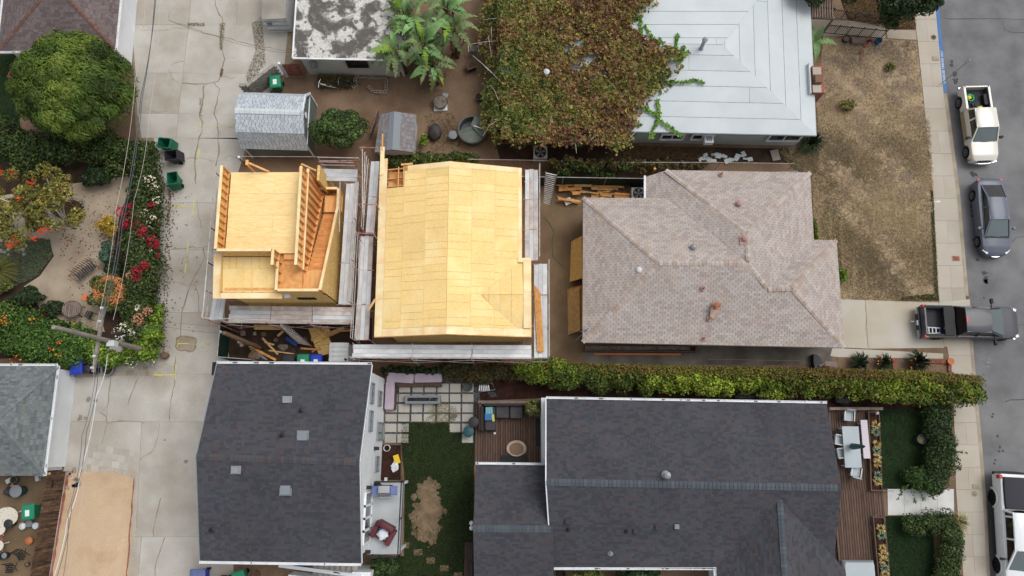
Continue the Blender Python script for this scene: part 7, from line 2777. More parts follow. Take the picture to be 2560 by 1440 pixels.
    for k in range(9):
      y = (k - 4) / 4.6 * (hw - th - .1); m.box(((x0 + x1) / 2,y,zf + .012),(x1 - x0 - .16,.06,.015))
    s.part('bed_ribs',m,liner)
    m = MB(); m.box((x0 + .04,0,(zt + zb) / 2),(.08,2 * hw - .16,zt - zb)); s.part('tailgate',m,mat)
    m = MB(); m.box((x1 - .03,0,(zt + zf) / 2),(.04,2 * hw - .3,zt - zf)); s.part('bed_bulkhead',m,liner)


# cream extended-cab pickup
zz = .2
c = Car('pickup_truck','cream pickup truck with a green bucket in its open bed','pickup truck',W(2396,259,zz),W(2414,382,zz),.86,.36)
fr,rr_ = 2.38,-2.55
c.body(-.92,fr,[(-.92,.84),(1.4,.86),(2.0,.84),(2.25,.78),(fr,.68)],[(-.92,1.1),(1.0,1.08),(1.2,1.06),(2.1,.98),(fr,.84)],'paint_cream')
m = MB()
for sd in (-1,1):
  m.plate([(-.9,sd * .868,.42),(.98,sd * .868,.42),(.98,sd * .868,.8),(-.9,sd * .868,.8)],.006,nrm=Vector((0,sd,0)))
c.part('lower_trim',m,'paint_gold')
c.bed(rr_ + .1,-.95,.85,1.12,'paint_cream',.66)
c.cab((-.88,1.22,.78,.79,1.1,1.07),(-.72,.5,.64,1.66),'paint_cream',posts=(.36,))
c.wheels('rim',6)
c.bumper(fr + .06,.84,.52,'chrome',.16,.2,.14)
c.bumper(rr_ - .02,.8,.5,'chrome',.02,.16,.12)
c.mirror(.98,1.12)
c.lamp('indicator_lamp',fr - .14,.74,.76,(.1,.12,.14),'lamp_orange',rz=.5)
c.lamp('headlamp',fr - .04,.56,.74,(.08,.26,.15),'lamp_clear',rz=.25)
m = MB(); m.box((fr + .0,0,.72),(.06,.8,.2)); c.part('grille',m,'plastic_black')
c.lamp('tail_lamp',rr_ + .09,.79,.85,(.06,.1,.35),'lamp_red')
m = MB()
for y in (-.3,.15):
  m.beam((1.22,y,1.12),(1.0,y + .35,1.17),.02,.015)
c.part('wiper',m,'plastic_black')
rt = c.t.o.matrix_basis


def in_car(c,x,y,z):
  r_ = c.t.o.rotation_euler.z
  p = c.t.loc
  return Vector((p.x + x * math.cos(r_) - y * math.sin(r_),p.y + x * math.sin(r_) + y * math.cos(r_),p.z + z))


m = MB(); p = in_car(c,-1.72,-.42,.7); m.lathe(p,[(.16,0),(.2,.3),(.24,.31),(.24,.33),(.18,.31),(.15,.05)],16); single('bucket',m,'green_plastic','round green plastic bucket in the cream pickup bed','bucket',smooth=40)
m = MB(); m.box(in_car(c,-1.74,-.47,.98),(.2,.2,.1),.4); single('yellow_pack',m,'yellow_plastic','yellow pack lying in the green bucket','pack')
m = MB(); m.box(in_car(c,-1.1,.2,.8),(.28,.2,.14),.2); single('yellow_tool',m,'yellow_plastic','yellow tool case against the cream pickup cab','tool case')
m = MB(); m.box(in_car(c,-1.25,.05,.74),(.5,.55,.08),.35); m.box(in_car(c,-1.2,.1,.8),(.3,.4,.06),.5); single('folded_tarp',m,'soft_top','folded black cloth in the cream pickup bed','tarp')
m = MB(); m.box(in_car(c,-1.6,.55,.85),(.7,.25,.3),c.t.o.rotation_euler.z); single('tool_bag',m,'plastic_black','black bag along the side of the cream pickup bed','bag')

# slate sedan
c = Car('sedan','slate grey sedan parked between the two pickups','car',W(2430,490,zz),W(2443,605,zz),.91,.33)
fr,rr_ = 2.42,-2.4
wt = [(rr_,.60),(rr_ + .12,.76),(-1.9,.86),(-.8,.91),(1.3,.9),(1.9,.86),(2.2,.74),(fr - .08,.6),(fr,.45)]
zt_ = [(rr_,.86),(rr_ + .15,.97),(-1.7,.99),(0,.95),(1.15,.93),(1.9,.82),(2.25,.7),(fr,.58)]
c.body(rr_,fr,wt,zt_,'paint_slate',.24,.05,56)
c.cab((-1.98,1.28,.62,.74,.99,.94),(-1.02,.32,.56,1.42),'paint_slate',posts=(.46,),pillar=.08)
c.wheels('rim',5)
c.mirror(.78,1.0,'paint_slate',.14,.2)
c.bumper(fr - .0,.56,.42,'paint_slate',.2,.26,.1)
c.bumper(fr + .03,.4,.56,'chrome',.12,.04,.05,'grille_trim')
c.lamp('headlamp',fr - .26,.66,.68,(.34,.12,.1),'lamp_clear',rz=-.75)
c.lamp('tail_lamp',rr_ + .12,.68,.86,(.2,.16,.12),'lamp_red',rz=.6)
m = MB(); m.beam((1.32,-.72,.96),(1.32,.72,.96),.1,.03); c.part('cowl',m,'plastic_black')

# black pickup across the driveway mouth
c = Car('pickup_truck','dark graphite pickup truck backed across the driveway mouth','pickup truck',W(2338,846,.2),W(2496,849,.2),.97,.4)
fr,rr_ = 2.72,-2.98
c.body(-1.15,fr,[(-1.15,.95),(1.5,.97),(2.2,.95),(2.5,.88),(fr,.72)],[(-1.15,1.2),(1.3,1.18),(1.7,1.14),(2.4,1.06),(fr,.92)],'paint_graphite',.42)
c.bed(rr_ + .12,-1.18,.96,1.26,'paint_graphite',.78,.1,rail='plastic_black')
c.cab((-1.1,1.68,.88,.88,1.2,1.16),(-.78,.62,.7,1.84),'paint_graphite',posts=(.42,))
c.wheels('rim_dark',6,.25)
c.bumper(fr + .05,.92,.6,'chrome',.22,.2,.12)
c.bumper(rr_ + .0,.92,.6,'chrome',.06,.18,.14)
m = MB(); m.box((rr_ - .06,0,.66),(.12,.95,.12)); c.part('bumper_step',m,'plastic_black')
m = MB(); m.box((rr_ - .1,-.05,.64),(.04,.32,.16)); m.box((rr_ - .08,-.05,.73),(.1,.3,.02)); c.part('number_plate',m,'pot_white')
m = MB(); m.beam((rr_ - .35,.05,.5),(rr_ + .1,.05,.5),.06,.06); m.ball((rr_ - .3,.05,.58),.04,.04,.05,8,6); c.part('tow_hitch',m,'chrome')
c.mirror(1.12,1.25,'plastic_black',.34,.3)
c.lamp('tail_lamp',rr_ + .16,.9,1.06,(.22,.14,.36),'lamp_red')
c.lamp('headlamp',fr - .16,.78,.95,(.2,.16,.16),'lamp_clear',rz=-.5)
m = MB(); m.box((-.78,0,1.9),(.1,.38,.06)); c.part('brake_lamp',m,'lamp_red')
m = MB(); m.box((-1.5,0,1.16),(.52,1.66,.3)); m.box((-1.5,0,1.32),(.56,1.7,.03)); tb_ = c.part('tool_box',m,'plastic_black')
m = MB(); m.box((-1.76,.4,1.22),(.02,.12,.06)); m.box((-1.76,-.4,1.22),(.02,.12,.06)); c.part('latch',m,'chrome',tb_)
tl = T('step_ladder','white and blue step ladder lying in the black pickup bed','ladder',in_car(c,-2.3,-.55,.84))
for sd,dy in ((-1,-.16),(1,.12)):
  m = MB(); m.beam(in_car(c,-2.75,-.52 + sd * .2,.86),in_car(c,-1.85,-.52 + sd * .14,.92),.05,.05); tl.part('stile',m,'pot_white')
for k in range(5):
  f_ = k / 4
  m = MB(); m.beam(in_car(c,lerp(-2.72,-1.9,f_),-.52 - lerp(.2,.14,f_),.88 + .05 * f_),in_car(c,lerp(-2.72,-1.9,f_),-.52 + lerp(.2,.14,f_),.88 + .05 * f_),.06,.03); tl.part('rung',m,'blue_plastic' if k in (0,4) else 'pot_white')

# white crew-cab truck, bottom right
c = Car('pickup_truck','white crew cab truck with black bed cover at the bottom corner','pickup truck',W(2480,1243,.25),W(2491,1412,.25),1.0,.44)
fr,rr_ = 2.95,-3.25
c.body(rr_ + .06,fr,[(rr_,.93),(rr_ + .2,.97),(-1.0,.99),(1.8,1.0),(2.6,.96),(fr,.85)],[(rr_,1.28),(1.6,1.3),(1.9,1.27),(2.6,1.18),(fr,1.0)],'paint_white',.5,.04,60)
m = MB()
rings = []
for k in range(7):
  x = lerp(rr_ + .22,-1.28,k / 6); e = 1 - .04 * (abs(k / 3 - 1) ** 4)
  rings.append([(x,y * e,z) for y,z in ((-.84,1.28),(-.82,1.42),(-.7,1.47),(.7,1.47),(.82,1.42),(.84,1.28))])
m.loft(rings); c.part('bed_cover',m,'soft_top',smooth=40)
c.cab((-1.2,1.95,.88,.9,1.3,1.28),(-1.1,.86,.74,1.92),'paint_white',posts=(.1,.48),pillar=.1)
c.wheels('rim_dark',6,.28)
for a in c.ax:
  for sd in (-1,1):
    m = MB(); pts = [Vector((a + .54 * math.cos(t_),sd * 1.02,c.r + .54 * math.sin(t_))) for t_ in np.linspace(.0,math.pi,12)]
    for p,q in zip(pts[:-1],pts[1:]):
      m.beam(p,q,.1,.05,up=Vector((0,1,0)))
    c.part('wheel_flare',m,'paint_white')
c.bumper(rr_ - .02,.96,.66,'plastic_black',.06,.2,.16)
c.bumper(fr + .06,.9,.6,'plastic_black',.2,.22,.14)
c.mirror(1.4,1.4,'plastic_black',.26,.24)
c.lamp('tail_lamp',rr_ + .22,.92,1.15,(.2,.16,.34),'lamp_red')
m = MB()
for sd in (-1,1):
  m.beam((-1.5,sd * 1.06,.5),(1.45,sd * 1.06,.5),.16,.06)
c.part('running_board',m,'plastic_black')
for x in (-.55,.45):
  for sd in (-1,1):
    m = MB(); m.box((x,sd * 1.005,1.12),(.16,.03,.05)); c.part('door_handle',m,'white_trim')
m = MB(); m.box((.75,0,2.0),(.1,.06,.08)); c.part('roof_antenna',m,'plastic_black')

# ------------------------------------------------------------------ wheelie bins
def wheelie_bin(label,loc,rz,mat,opened=False,sticker=True,lid_mat=None,tipped=False,group='wheelie bins'):
  t = T('wheelie_bin',label,'bin',loc,group)
  t.o.rotation_euler.z = rz
  P_ = lambda nm,mb,mt,par=None,sm=False: t.part(nm,mb,mt,par,sm,local=True)
  m = MB()
  def ring(w,d,z,y=0):
    return [(-w / 2 + .05,-d / 2 + y,z),(w / 2 - .05,-d / 2 + y,z),(w / 2,-d / 2 + .05 + y,z),(w / 2,d / 2 - .05 + y,z),(w / 2 - .05,d / 2 + y,z),(-w / 2 + .05,d / 2 + y,z),(-w / 2,d / 2 - .05 + y,z),(-w / 2,-d / 2 + .05 + y,z)]
  rings = [ring(.46,.5,.06,.05),ring(.58,.7,.95),ring(.66,.78,.96),ring(.66,.78,1.02),ring(.58,.7,1.02),ring(.56,.68,.9),ring(.42,.46,.1,.05)]
  m.loft(rings)
  b = P_('body',m,mat,None,30)
  for s in (-1,1):
    m = MB(); m.loft([[(s * .27 + o_,.27 + r_ * math.cos(a),.13 + r_ * math.sin(a)) for a in np.linspace(0,6.283,14,endpoint=False)] for o_,r_ in ((-.04,.12),(-.03,.13),(.03,.13),(.04,.12))]); P_('wheel',m,'rubber')
  m = MB(); m.tube([(-.26,.42,1.0),(.26,.42,1.0)],.022,8); P_('handle',m,mat)
  m = MB()
  if opened:
    m.loft([[(-.32,.38,1.0),(.32,.38,1.0),(.32,.43,1.0),(-.32,.43,1.0)],[(-.3,.52,.3),(.3,.52,.3),(.3,.57,.3),(-.3,.57,.3)]])
    P_('lid',m,lid_mat or mat)
  else:
    m.loft([ring(.7,.84,1.03),ring(.72,.86,1.05),ring(.6,.72,1.11),ring(.3,.4,1.13)])
    l_ = P_('lid',m,lid_mat or mat,None,25)
    if sticker:
      m = MB(); m.box((0,-.06,1.136),(.24,.34,.006)); P_('sticker',m,'sticker',l_)
  return t


PI = math.pi
wheelie_bin('open green bin at the end of the alley hedge',W(427,372,0),-PI / 2 - .1,'bin_green',True)
wheelie_bin('open black bin next to the hedge gate on the alley',W(444,402,0),-PI / 2 + .15,'bin_black',True)
wheelie_bin('open green bin standing against the white flowering hedge',W(448,458,0),PI + .15,'bin_green',True)
wheelie_bin('closed green bin beside the angled block wall',W(700,222,0),.12,'bin_teal')
wheelie_bin('black bin at the foot of the scrap strewn dirt',W(733,908,0),0,'bin_black',sticker=False)
wheelie_bin('green bin between the black and the blue bin',W(769,908,0),0,'bin_teal')
wheelie_bin('blue bin beside the portable toilet',W(801,908,0),0,'bin_blue')
wheelie_bin('faded blue bin at the bottom corner of the tall white house',W(512,1432,0),-PI / 2,'bin_blue',lid_mat='bin_blue_dull',sticker=False)
wheelie_bin('green bin under the bottom eave of the tall white house',W(613,1440,0),.3,'bin_teal')
wheelie_bin('dark bin cut by the bottom edge of the photo',W(572,1452,0),.2,'bin_black',sticker=False)
wheelie_bin('green bin against the dark board fence',W(98,1276,0),.12,'bin_teal')
wheelie_bin('blue bin squeezed beside the mossy hip roof',W(214,922,0),.1,'bin_blue',sticker=False)
m = MB(); m.lathe(W(640,1438,0),[(.26,0),(.3,.5),(.32,.52),(.28,.5),(.25,.1)],16); single('basket',m,'brown_wall','dark round basket beside the green bin at the bottom','basket')


# ------------------------------------------------------------------ pots, tubs
def pot(label,cx,cy,r,h,mat,fill=None,name='plant_pot',z=0.0,cat='pot',lid=None):
  p = W(cx,cy,z)
  t = T(name,label,cat,p)
  m = MB(); m.lathe(p,[(r * .75,0),(r * .98,h * .9),(r * 1.06,h * .92),(r * 1.06,h),(r * .9,h),(r * .88,h * .8),(r * .3,h * .78)],20); b = t.part('body',m,mat,smooth=35)
  if fill:
    m = MB(); m.lathe(p + UP * (h * .8),[(r * .86,0),(r * .7,.03),(r * .2,.05)],16); t.part('soil',m,fill,b)
  if lid:
    m = MB(); m.lathe(p + UP * h,[(r * 1.08,0),(r * 1.1,.03),(r * .9,.06),(r * .3,.09)],20); t.part('lid',m,lid,b,smooth=35)
  return t


pot('glossy black round tub on the patio pavers',1170,968,.27,.35,'pot_black')
pot('dark round drum standing on the patio edge',1186,1056,.28,.8,'pot_black',lid='bin_black')
pot('teal round drum standing on the patio edge',1173,1080,.29,.7,'pot_teal',lid='pot_teal')
pot('grey galvanised bucket standing on the patio weeds',1136,1039,.18,.3,'pot_grey','dirt')
pot('small dark pot beside the deck corner',1200,1020,.16,.3,'pot_black','dirt')
pot('black nursery pot on the dirt beside the vine',1198,248,.23,.4,'pot_black','dirt_dark')
pot('dark green round tub in the turf by the street hedge',2293,1098,.26,.55,'pot_teal','bare_soil')
pot('rusty round pot by the railing in the dry lawn',2112,102,.24,.3,'tarp','dirt')
pot('bright blue pot at the end of the railing',2192,107,.2,.35,'blue_plastic','turf')
pot('grey lidded trash can in the junk yard',60,1226,.32,.75,'pot_teal',lid='pot_grey')
pot('olive bucket by the mossy roof eave',44,1199,.2,.4,'tank_lid','dirt_dark')
pot('terracotta filled bucket below the olive bucket',38,1215,.17,.35,'pot_black','pot_terra')
pot('black lidded grill drum between the lace tables',36,1307,.23,.55,'pot_black',lid='bin_black')
pot('grey bucket with a flat lid by the fence',82,1307,.19,.35,'pot_grey',lid='pot_grey')
pot('white bucket holding a paper beside the grey bucket',65,1314,.18,.35,'pot_white','white_cloth')
pot('pale blue bucket half under the fence top',98,1313,.17,.35,'pot_white',lid='silver_roof')
pot('terracotta orange pot lying near the fence',80,1350,.2,.3,'pot_terra','pot_terra')
pot('black open bucket in the bottom left yard',20,1387,.21,.4,'pot_black','pot_grey')
pot('dark bucket at the photo edge beside the open bucket',0,1392,.2,.35,'pot_black','dirt_dark')
pot('small stone pot at the bottom of the yard',72,1410,.12,.2,'tarp','dirt')
pot('dark trash can beside the blue bin',232,925,.25,.7,'pot_black',lid='bin_black')
pot('second dark trash can beside the blue bin under the vine',246,927,.24,.7,'pot_black','dirt_dark')
pot('big round grey pot under the lime vine',278,925,.36,.5,'pot_grey','dirt_dark')
pot('red pot by the compost bag',1066,338,.16,.2,'red_brick','dirt')
pot('round dark planter bowl in the yard corner of the courtyard',1400,1432,.32,.4,'pot_black','dirt_dark')

# ------------------------------------------------------------------ dirt yard things
p = W(1102,262,0)
t = T('fire_pit','ash covered round fire pit with a metal tray in the dirt yard','fire pit',p)
m = MB(); m.box(p + Vector((0,-.2,.06)),(.85,.5,.12),.05); t.part('base_slab',m,'white_trim')
m = MB(); m.lathe(p + UP * .1,[(.36,0),(.44,.3),(.47,.3),(.47,.34),(.4,.33)],20); bo = t.part('bowl',m,'plastic_black',smooth=35)
m = MB(); m.lathe(p + UP * .4,[(.45,0),(.43,.06),(.2,.12),(.02,.13)],20); t.part('lid',m,'ash',bo,smooth=40)
m = MB(); m.box(p + Vector((.3,.5,.3)),(.35,.3,.05),-.2); t.part('side_tray',m,'grey_metal')
p = W(1183,335,0)
t = T('stock_tank','round grey tub with a folded half lid beside the vine','tub',p)
m = MB(); m.lathe(p,[(.82,0),(.9,.7),(.93,.72),(.93,.76),(.85,.75),(.8,.2),(.3,.19)],32); t.part('wall',m,'tank_grey',smooth=35)
hl = [Vector((p.x + .87 * math.cos(a),p.y + .87 * math.sin(a),.79)) for a in np.linspace(PI * 1.05,PI * 2.05,18)]
m = MB(); m.plate(hl + [p + Vector((.2,.25,.95))],.05); t.part('lid',m,'tank_lid')
hl = [Vector((p.x + .85 * math.cos(a),p.y + .85 * math.sin(a),.84)) for a in np.linspace(PI * 1.75,PI * 2.45,12)]
m = MB(); m.plate(hl + [p + Vector((-.1,.2,1.0))],.05); t.part('folded_lid',m,'tank_lid')
m = MB(); m.beam(p + Vector((.1,.12,1.03)),p + Vector((.6,-.05,.96)),.05,.03); t.part('lid_hinge',m,'white_trim')
pot('grey filter canister beside the round tub',1134,345,.26,.5,'tank_grey',lid='pot_grey',name='filter_canister',cat='canister')
m = MB(); q = W(1087,330,.3); m.ball(q,.42,.55,.5,12,8,jit=.1); single('compost_bag',m,'tarp','dark sagging compost bag in the dirt yard','bag',smooth=60)
p = W(1185,135,0)
t = T('patio_chair','grey slatted patio chair beside the vine','chair',p,rz=0)
for k in range(5):
  m = MB(); m.box(p + Vector((-.2 + .1 * k,.12,.42)),(.05,.45,.03)); t.part('seat_slat',m,'pot_grey')
for k in range(5):
  m = MB(); m.beam(p + Vector((-.2 + .1 * k,-.12,.42)),p + Vector((-.2 + .1 * k,-.25,.9)),.05,.03); t.part('back_slat',m,'pot_grey')
for sx in (-1,1):
  m = MB(); m.tube([p + Vector((sx * .3,-.22,.65)),p + Vector((sx * .33,.1,.66)),p + Vector((sx * .3,.34,.6))],.025,6); t.part('armrest',m,'pot_white')
  for sy in (-.2,.3):
    m = MB(); m.tube([p + Vector((sx * .26,sy,0)),p + Vector((sx * .24,sy * .9,.42))],.025,6); t.part('leg',m,'pot_white')
p = W(1178,172,0)
t = T('side_table','weathered brown box table below the patio chair','table',p)
m = MB(); m.box(p + UP * .5,(.62,.55,.05),.4); t.part('table_top',m,'deck')
m = MB(); m.box(p + UP * .24,(.5,.45,.44),.4); t.part('box_base',m,'deck_dark')
m = MB(); m.box(p + Vector((.05,.03,.56)),(.3,.25,.06),.4); t.part('tray',m,'tarp')
# cinder block planter
t = T('block_planter','open ring of concrete blocks in front of the garage','planter',W(930,215,0))
m = MB()
for dx,dy,sx,sy in ((0,.08,.4,.035),(0,-.08,.4,.035),(-.18,0,.035,.13),(.18,0,.035,.13),(0,0,.035,.13)):
  m.box((dx,dy,.1),(sx,sy,.2))
bm = m.data('block','concrete_warm')
for x,y,a in ((897,193,0),(911,193,0),(928,194,0),(944,195,0),(959,195,0),(967,208,PI / 2),(966,222,PI / 2),(959,233,0),(943,232,0),(927,224,-.9),(889,205,PI / 2),(888,217,.6)):
  t.piece('block',bm,W(x,y,.0),(0,0,a))


def bicycle(label,x0,y0,x1,y1,mat):
  a,b = W(x0,y0,0),W(x1,y1,0)
  d = (b - a).normalized()
  n = Vector((-d.y,d.x,0))
  lean = n * .25
  t = T('bicycle',label,'bicycle',a)
  up = (UP + lean).normalized()
  L = (b - a).length
  hubs = (a + up * .33,a + d * 1.02 + up * .33)
  for h in hubs:
    m = MB(); m.tube([h + (d * math.cos(t_) + up * math.sin(t_)) * .32 for t_ in np.linspace(0,2 * PI,22,endpoint=False)],.02,5,closed=True); w_ = t.part('wheel',m,'rubber')
    m = MB()
    for k in range(9):
      t_ = k * PI / 9; m.beam(h - (d * math.cos(t_) + up * math.sin(t_)) * .31,h + (d * math.cos(t_) + up * math.sin(t_)) * .31,.006,.006)
    t.part('spokes',m,'grey_metal',w_)
  bb,seat,head = a + d * .42 + up * .3,a + d * .3 + up * .85,a + d * .85 + up * .85
  m = MB()
  for p,q in ((bb,seat),(bb,head),(seat,head),(hubs[0],bb),(hubs[0],seat),(hubs[1],head)):
    m.tube([p,q],.022,6)
  t.part('frame',m,mat)
  m = MB(); m.beam(seat + d * -.12 + up * .06,seat + d * .14 + up * .06,.13,.05); t.part('saddle',m,'plastic_black')
  m = MB(); m.tube([head + n * -.28 + up * .1,head + up * .12 + d * .05,head + n * .28 + up * .1],.018,6); t.part('handlebar',m,'chrome')


bicycle('white framed bicycle leaning in the weeds by the garage',842,222,808,216,'white_trim')
bicycle('dark bicycle behind the white one by the garage wall',890,212,850,208,'plastic_black')
grass('yard_weeds',WS([(795,190),(885,192),(880,222),(800,222)]),1400,.3,None,z=0,lean=1.0,cols_fn=lambda xy: palette_cols(len(xy),[C(120,104,66),C(96,92,52),C(78,84,44)]),label='dry weeds around the bicycles')
grass('yard_weeds',WS([(1060,290),(1130,280),(1180,370),(1080,380)]),900,.12,None,z=0,lean=1.0,cols_fn=lambda xy: palette_cols(len(xy),[C(120,104,66),C(96,92,52),C(78,84,44)]),label='sparse weeds around the compost bag')


def ac_unit(label,cx,cy,z=.05):
  p = W(cx,cy,0)
  t = T('air_conditioner',label,'air conditioner',p)
  m = MB(); m.box(p + UP * .4,(.85,.8,.75)); t.part('cabinet',m,'ac_white')
  m = MB(); m.lathe(p + UP * .78,[(.36,0),(.36,.012)],24); f_ = t.part('fan_opening',m,'plastic_black')
  m = MB()
  for k in range(5):
    a = k * 2 * PI / 5; m.plate([p + UP * .797,p + Vector((.32 * math.cos(a),.32 * math.sin(a),.8)),p + Vector((.3 * math.cos(a + .6),.3 * math.sin(a + .6),.797))],.004)
  m.lathe(p + UP * .79,[(.06,0),(.05,.03)],12); t.part('fan_blade',m,'stain',f_)


ac_unit('grey outdoor air conditioner under the vine edge',1350,392)
ac_unit('air conditioner beside the lumber pile and grey roof',1592,494)
m = MB(); q = W(1830,392,.1)
for k in range(16):
  m.box(W(1755 + k * 8,R.uniform(384,404),.1),(R.uniform(.2,.6),R.uniform(.1,.35),.1),R.uniform(-.5,.5),None,R.uniform(-.3,.3))
single('debris_heap',m,'silver_roof','heap of pale roofing scraps beside the silver roofed house','debris')
m = MB(); m.box(W(1938,388,.1),(.5,.7,.06),.2); single('concrete_offcut',m,'block_wall','grey slab offcut at the corner of the silver house','slab')
m = MB(); m.beam(W(1628,438,0),W(1636,424,2.0),.1,.1); m.ball(W(1637,422,2.05),.09,.09,.06,8,6); single('fence_post',m,'lumber','leaning wooden post with white cap by the grey roof','post')
# pipe post with a white cap by the alley
t = T('pipe_post','thin dark post with a white ball cap on the alley','post',W(616,415,0))
m = MB(); m.tube([W(616,415,0),W(597,394,2.0)],.025,7); t.part('pipe',m,'plastic_black')
m = MB(); m.ball(W(597,393,2.05),.09,.09,.08,10,6); t.part('cap',m,'white_trim')
t = T('sign_post','thin leaning street sign post at the blue kerb','sign post',W(2355,208,.03))
p0 = W(2355,208,.03)
m = MB(); m.tube([p0,p0 + UP * 3.1],.025,7); t.part('post',m,'grey_metal')
m = MB(); m.box(p0 + UP * 2.8,(.3,.012,.45),math.atan2(p0.y,p0.x)); t.part('sign_plate',m,'grey_metal')

# ------------------------------------------------------------------ railing, pergola (top right)
t = T('front_railing','black iron railing along the ramp to the silver house','railing',W(2110,85,0))
for (a,b,n) in ((W(2055,84,0),W(2200,98,0),30),(W(2070,46,0),W(2195,64,0),26)):
  m = MB(); m.beam(a + UP * 1.05,b + UP * 1.05,.05,.04); m.beam(a + UP * .12,b + UP * .12,.04,.04); t.part('rail',m,'black_metal')
  for k in range(n + 1):
    p = lerp(a,b,k / n); m = MB(); m.beam(p + UP * .1,p + UP * (1.05 if k % 6 else 1.2),.045 if k % 6 == 0 else .02,.045 if k % 6 == 0 else .02); t.part('baluster' if k % 6 else 'post',m,'black_metal')
t = T('pergola','grey timber pergola of close slats beside the silver roof','pergola',W(2056,20,0))
for k in range(10):
  x = 2024 + k * 6.3
  m = MB(); m.beam(W(x - 2,-60,2.5),W(x,44,2.5),.07,.14); t.part('slat',m,'grey_wood')
for y in (18,44):
  m = MB(); m.beam(W(2022,y,2.4),W(2086,y + 2,2.4),.1,.16); t.part('beam',m,'grey_wood')
for x,y in ((2084,46),(2026,46)):
  q = W(x,y,2.3); m = MB(); m.beam(Vector((q.x,q.y,0)),q,.1,.1); t.part('post',m,'grey_wood')
m = MB(); m.beam(W(2128,103,.2),W(2160,105,.2),.35,.35); single('planter_box',m,'grey_wood','low grey planter box in front of the railing','planter')
m = MB()
for x,y in ((2166,100),(2172,104),(2165,106),(2176,101),(2155,130),(2166,115),(2034,130)):
  m.box(W(x,y,.06),(.3,.16,.1),R.uniform(0,1))
single('brick_scatter',m,'red_brick','loose bricks lying at the top of the dry lawn','bricks')

# ------------------------------------------------------------------ flower bed by the driveway
m = MB(); m.prism(WS([(2094,894),(2374,902),(2374,935),(2096,925)]),-.05,.02); struct('flower_bed',m,'dirt')
t = T('brick_edging','red brick edging of the flower bed by the driveway','edging',W(2320,905,0))
bm = MB(); bm.box((0,0,.06),(.2,.1,.12)); bm = bm.data('brick','red_brick')
for k in range(13):
  t.piece('brick',bm,W(2308 + k * 5.2,903 + k * .2,.02),(0,0,PI / 2))
for k in range(7):
  t.piece('brick',bm,W(2372 + k * .2,905 + k * 4.8,.02),(0,0,0)); t.piece('brick',bm,W(2233 + k * .3,898 + k * 4.6,.02),(0,0,0))
m = MB(); m.lathe(W(2373,904,.1),[(.16,0),(.18,.2),(.2,.21),(.12,.2)],14); single('plant_pot',m,'pot_terra','small terracotta pot on the bed corner by the sidewalk','pot')
m = MB(); q = W(2028,905,0); m.prism([(q.x + .45 * math.cos(a) * (1 if math.cos(a) > 0 else 0),q.y + .42 * math.sin(a)) for a in np.linspace(-PI / 2,PI / 2,16)] + [(q.x - .05,q.y)],0,.5); single('compost_bin',m,'bin_black','black half round bin standing on the stained path','bin')
m = MB(); m.beam(W(2044,917,.3),W(2060,907,.3),.1,.6); m.beam(W(2062,908,.5),W(2094,912,.5),.3,.03); single('wooden_hatch',m,'grey_wood','open wooden hatch at the end of the stained path','hatch')
t = T('raised_bed','narrow raised bed with brown timber sides under the grey eave','raised bed',W(1600,878,0))
m = MB(); m.prism(WS([(1462,866),(1722,866),(1722,876),(1462,876)]),0,.3); t.part('soil',m,'ash')
for a,b in (((1460,878),(1738,880)),((1738,866),(1738,880))):
  m = MB(); m.beam(W(*a,.2),W(*b,.2),.08,.4); t.part('side_board',m,'deck')
m = MB(); m.beam(W(1485,885,.06),W(1702,886,.06),.12,.06); single('long_board',m,'pot_terra','long orange board lying on the stained path','board')

# ------------------------------------------------------------------ furniture of the white house: patio and balcony
def cushion(t,nm,c,size,mat,rz=0,seg=True):
  w,d,h = size
  m = MB(); rings = []
  for z,k in ((0,.94),(.2 * h,1),(.7 * h,1),(h,.95),(h * 1.04,.6)):
    rings.append([Vector(c) + Matrix.Rotation(rz,3,'Z') @ Vector((x * w / 2 * k,y * d / 2 * k,z)) for x,y in ((-1,-.85),(-.92,-1),(.92,-1),(1,-.85),(1,.85),(.92,1),(-.92,1),(-1,.85))])
  m.loft(rings)
  return t.part(nm,m,mat,smooth=40)


t = T('patio_bench','L shaped patio bench with three lilac cushions','bench',W(1000,960,0))
m = MB(); m.box(W(1036,947,.2),(3.25,.95,.4)); m.box(W(975,992,.2),(.75,1.5,.4)); t.part('bench_base',m,'deck')
for (x,y,w,d,rz) in ((1001,945,1.6,.56,-.06),(1071,945,1.62,.54,.02),(975,989,.54,1.65,-.02)):
  cushion(t,'cushion',W(x,y,.42),(w,d,.14),'lilac_cushion',rz)
t = T('fire_table','long grey concrete fire table with black glass on the patio','fire table',W(1056,998,0))
a,b = W(1012,1009,.5),W(1101,988,.5)
m = MB()
x0,x1,y0,y1 = a.x,b.x,a.y,b.y
for bx in (((x0 + x1) / 2,y0 + .07,x1 - x0,.14),((x0 + x1) / 2,y1 - .07,x1 - x0,.14)):
  m.box((bx[0],bx[1],.25),(bx[2],bx[3],.5))
for xx in (x0 + .07,x1 - .07):
  m.box((xx,(y0 + y1) / 2,.25),(.14,y1 - y0 - .28,.5))
t.part('frame',m,'pot_grey')
m = MB(); m.box(((x0 + x1) / 2,(y0 + y1) / 2,.22),(x1 - x0 - .28,y1 - y0 - .28,.4)); tr = t.part('burner_tray',m,'plastic_black')
m = MB()
for k in range(120):
  m.box((R.uniform(x0 + .2,x1 - .2),R.uniform(y0 + .18,y1 - .18),.43),(.05,.04,.04),R.uniform(0,3),None,R.uniform(-.5,.5))
t.part('glass_chips',m,'black_glass',tr,kind='stuff')
BZ = 2.75
p = W(968,1224,BZ)
t = T('gas_grill','stainless gas grill with blue side shelves on the balcony','grill',p)
m = MB(); m.box(p + UP * .45,(.62,.5,.8)); t.part('cabinet',m,'plastic_black')
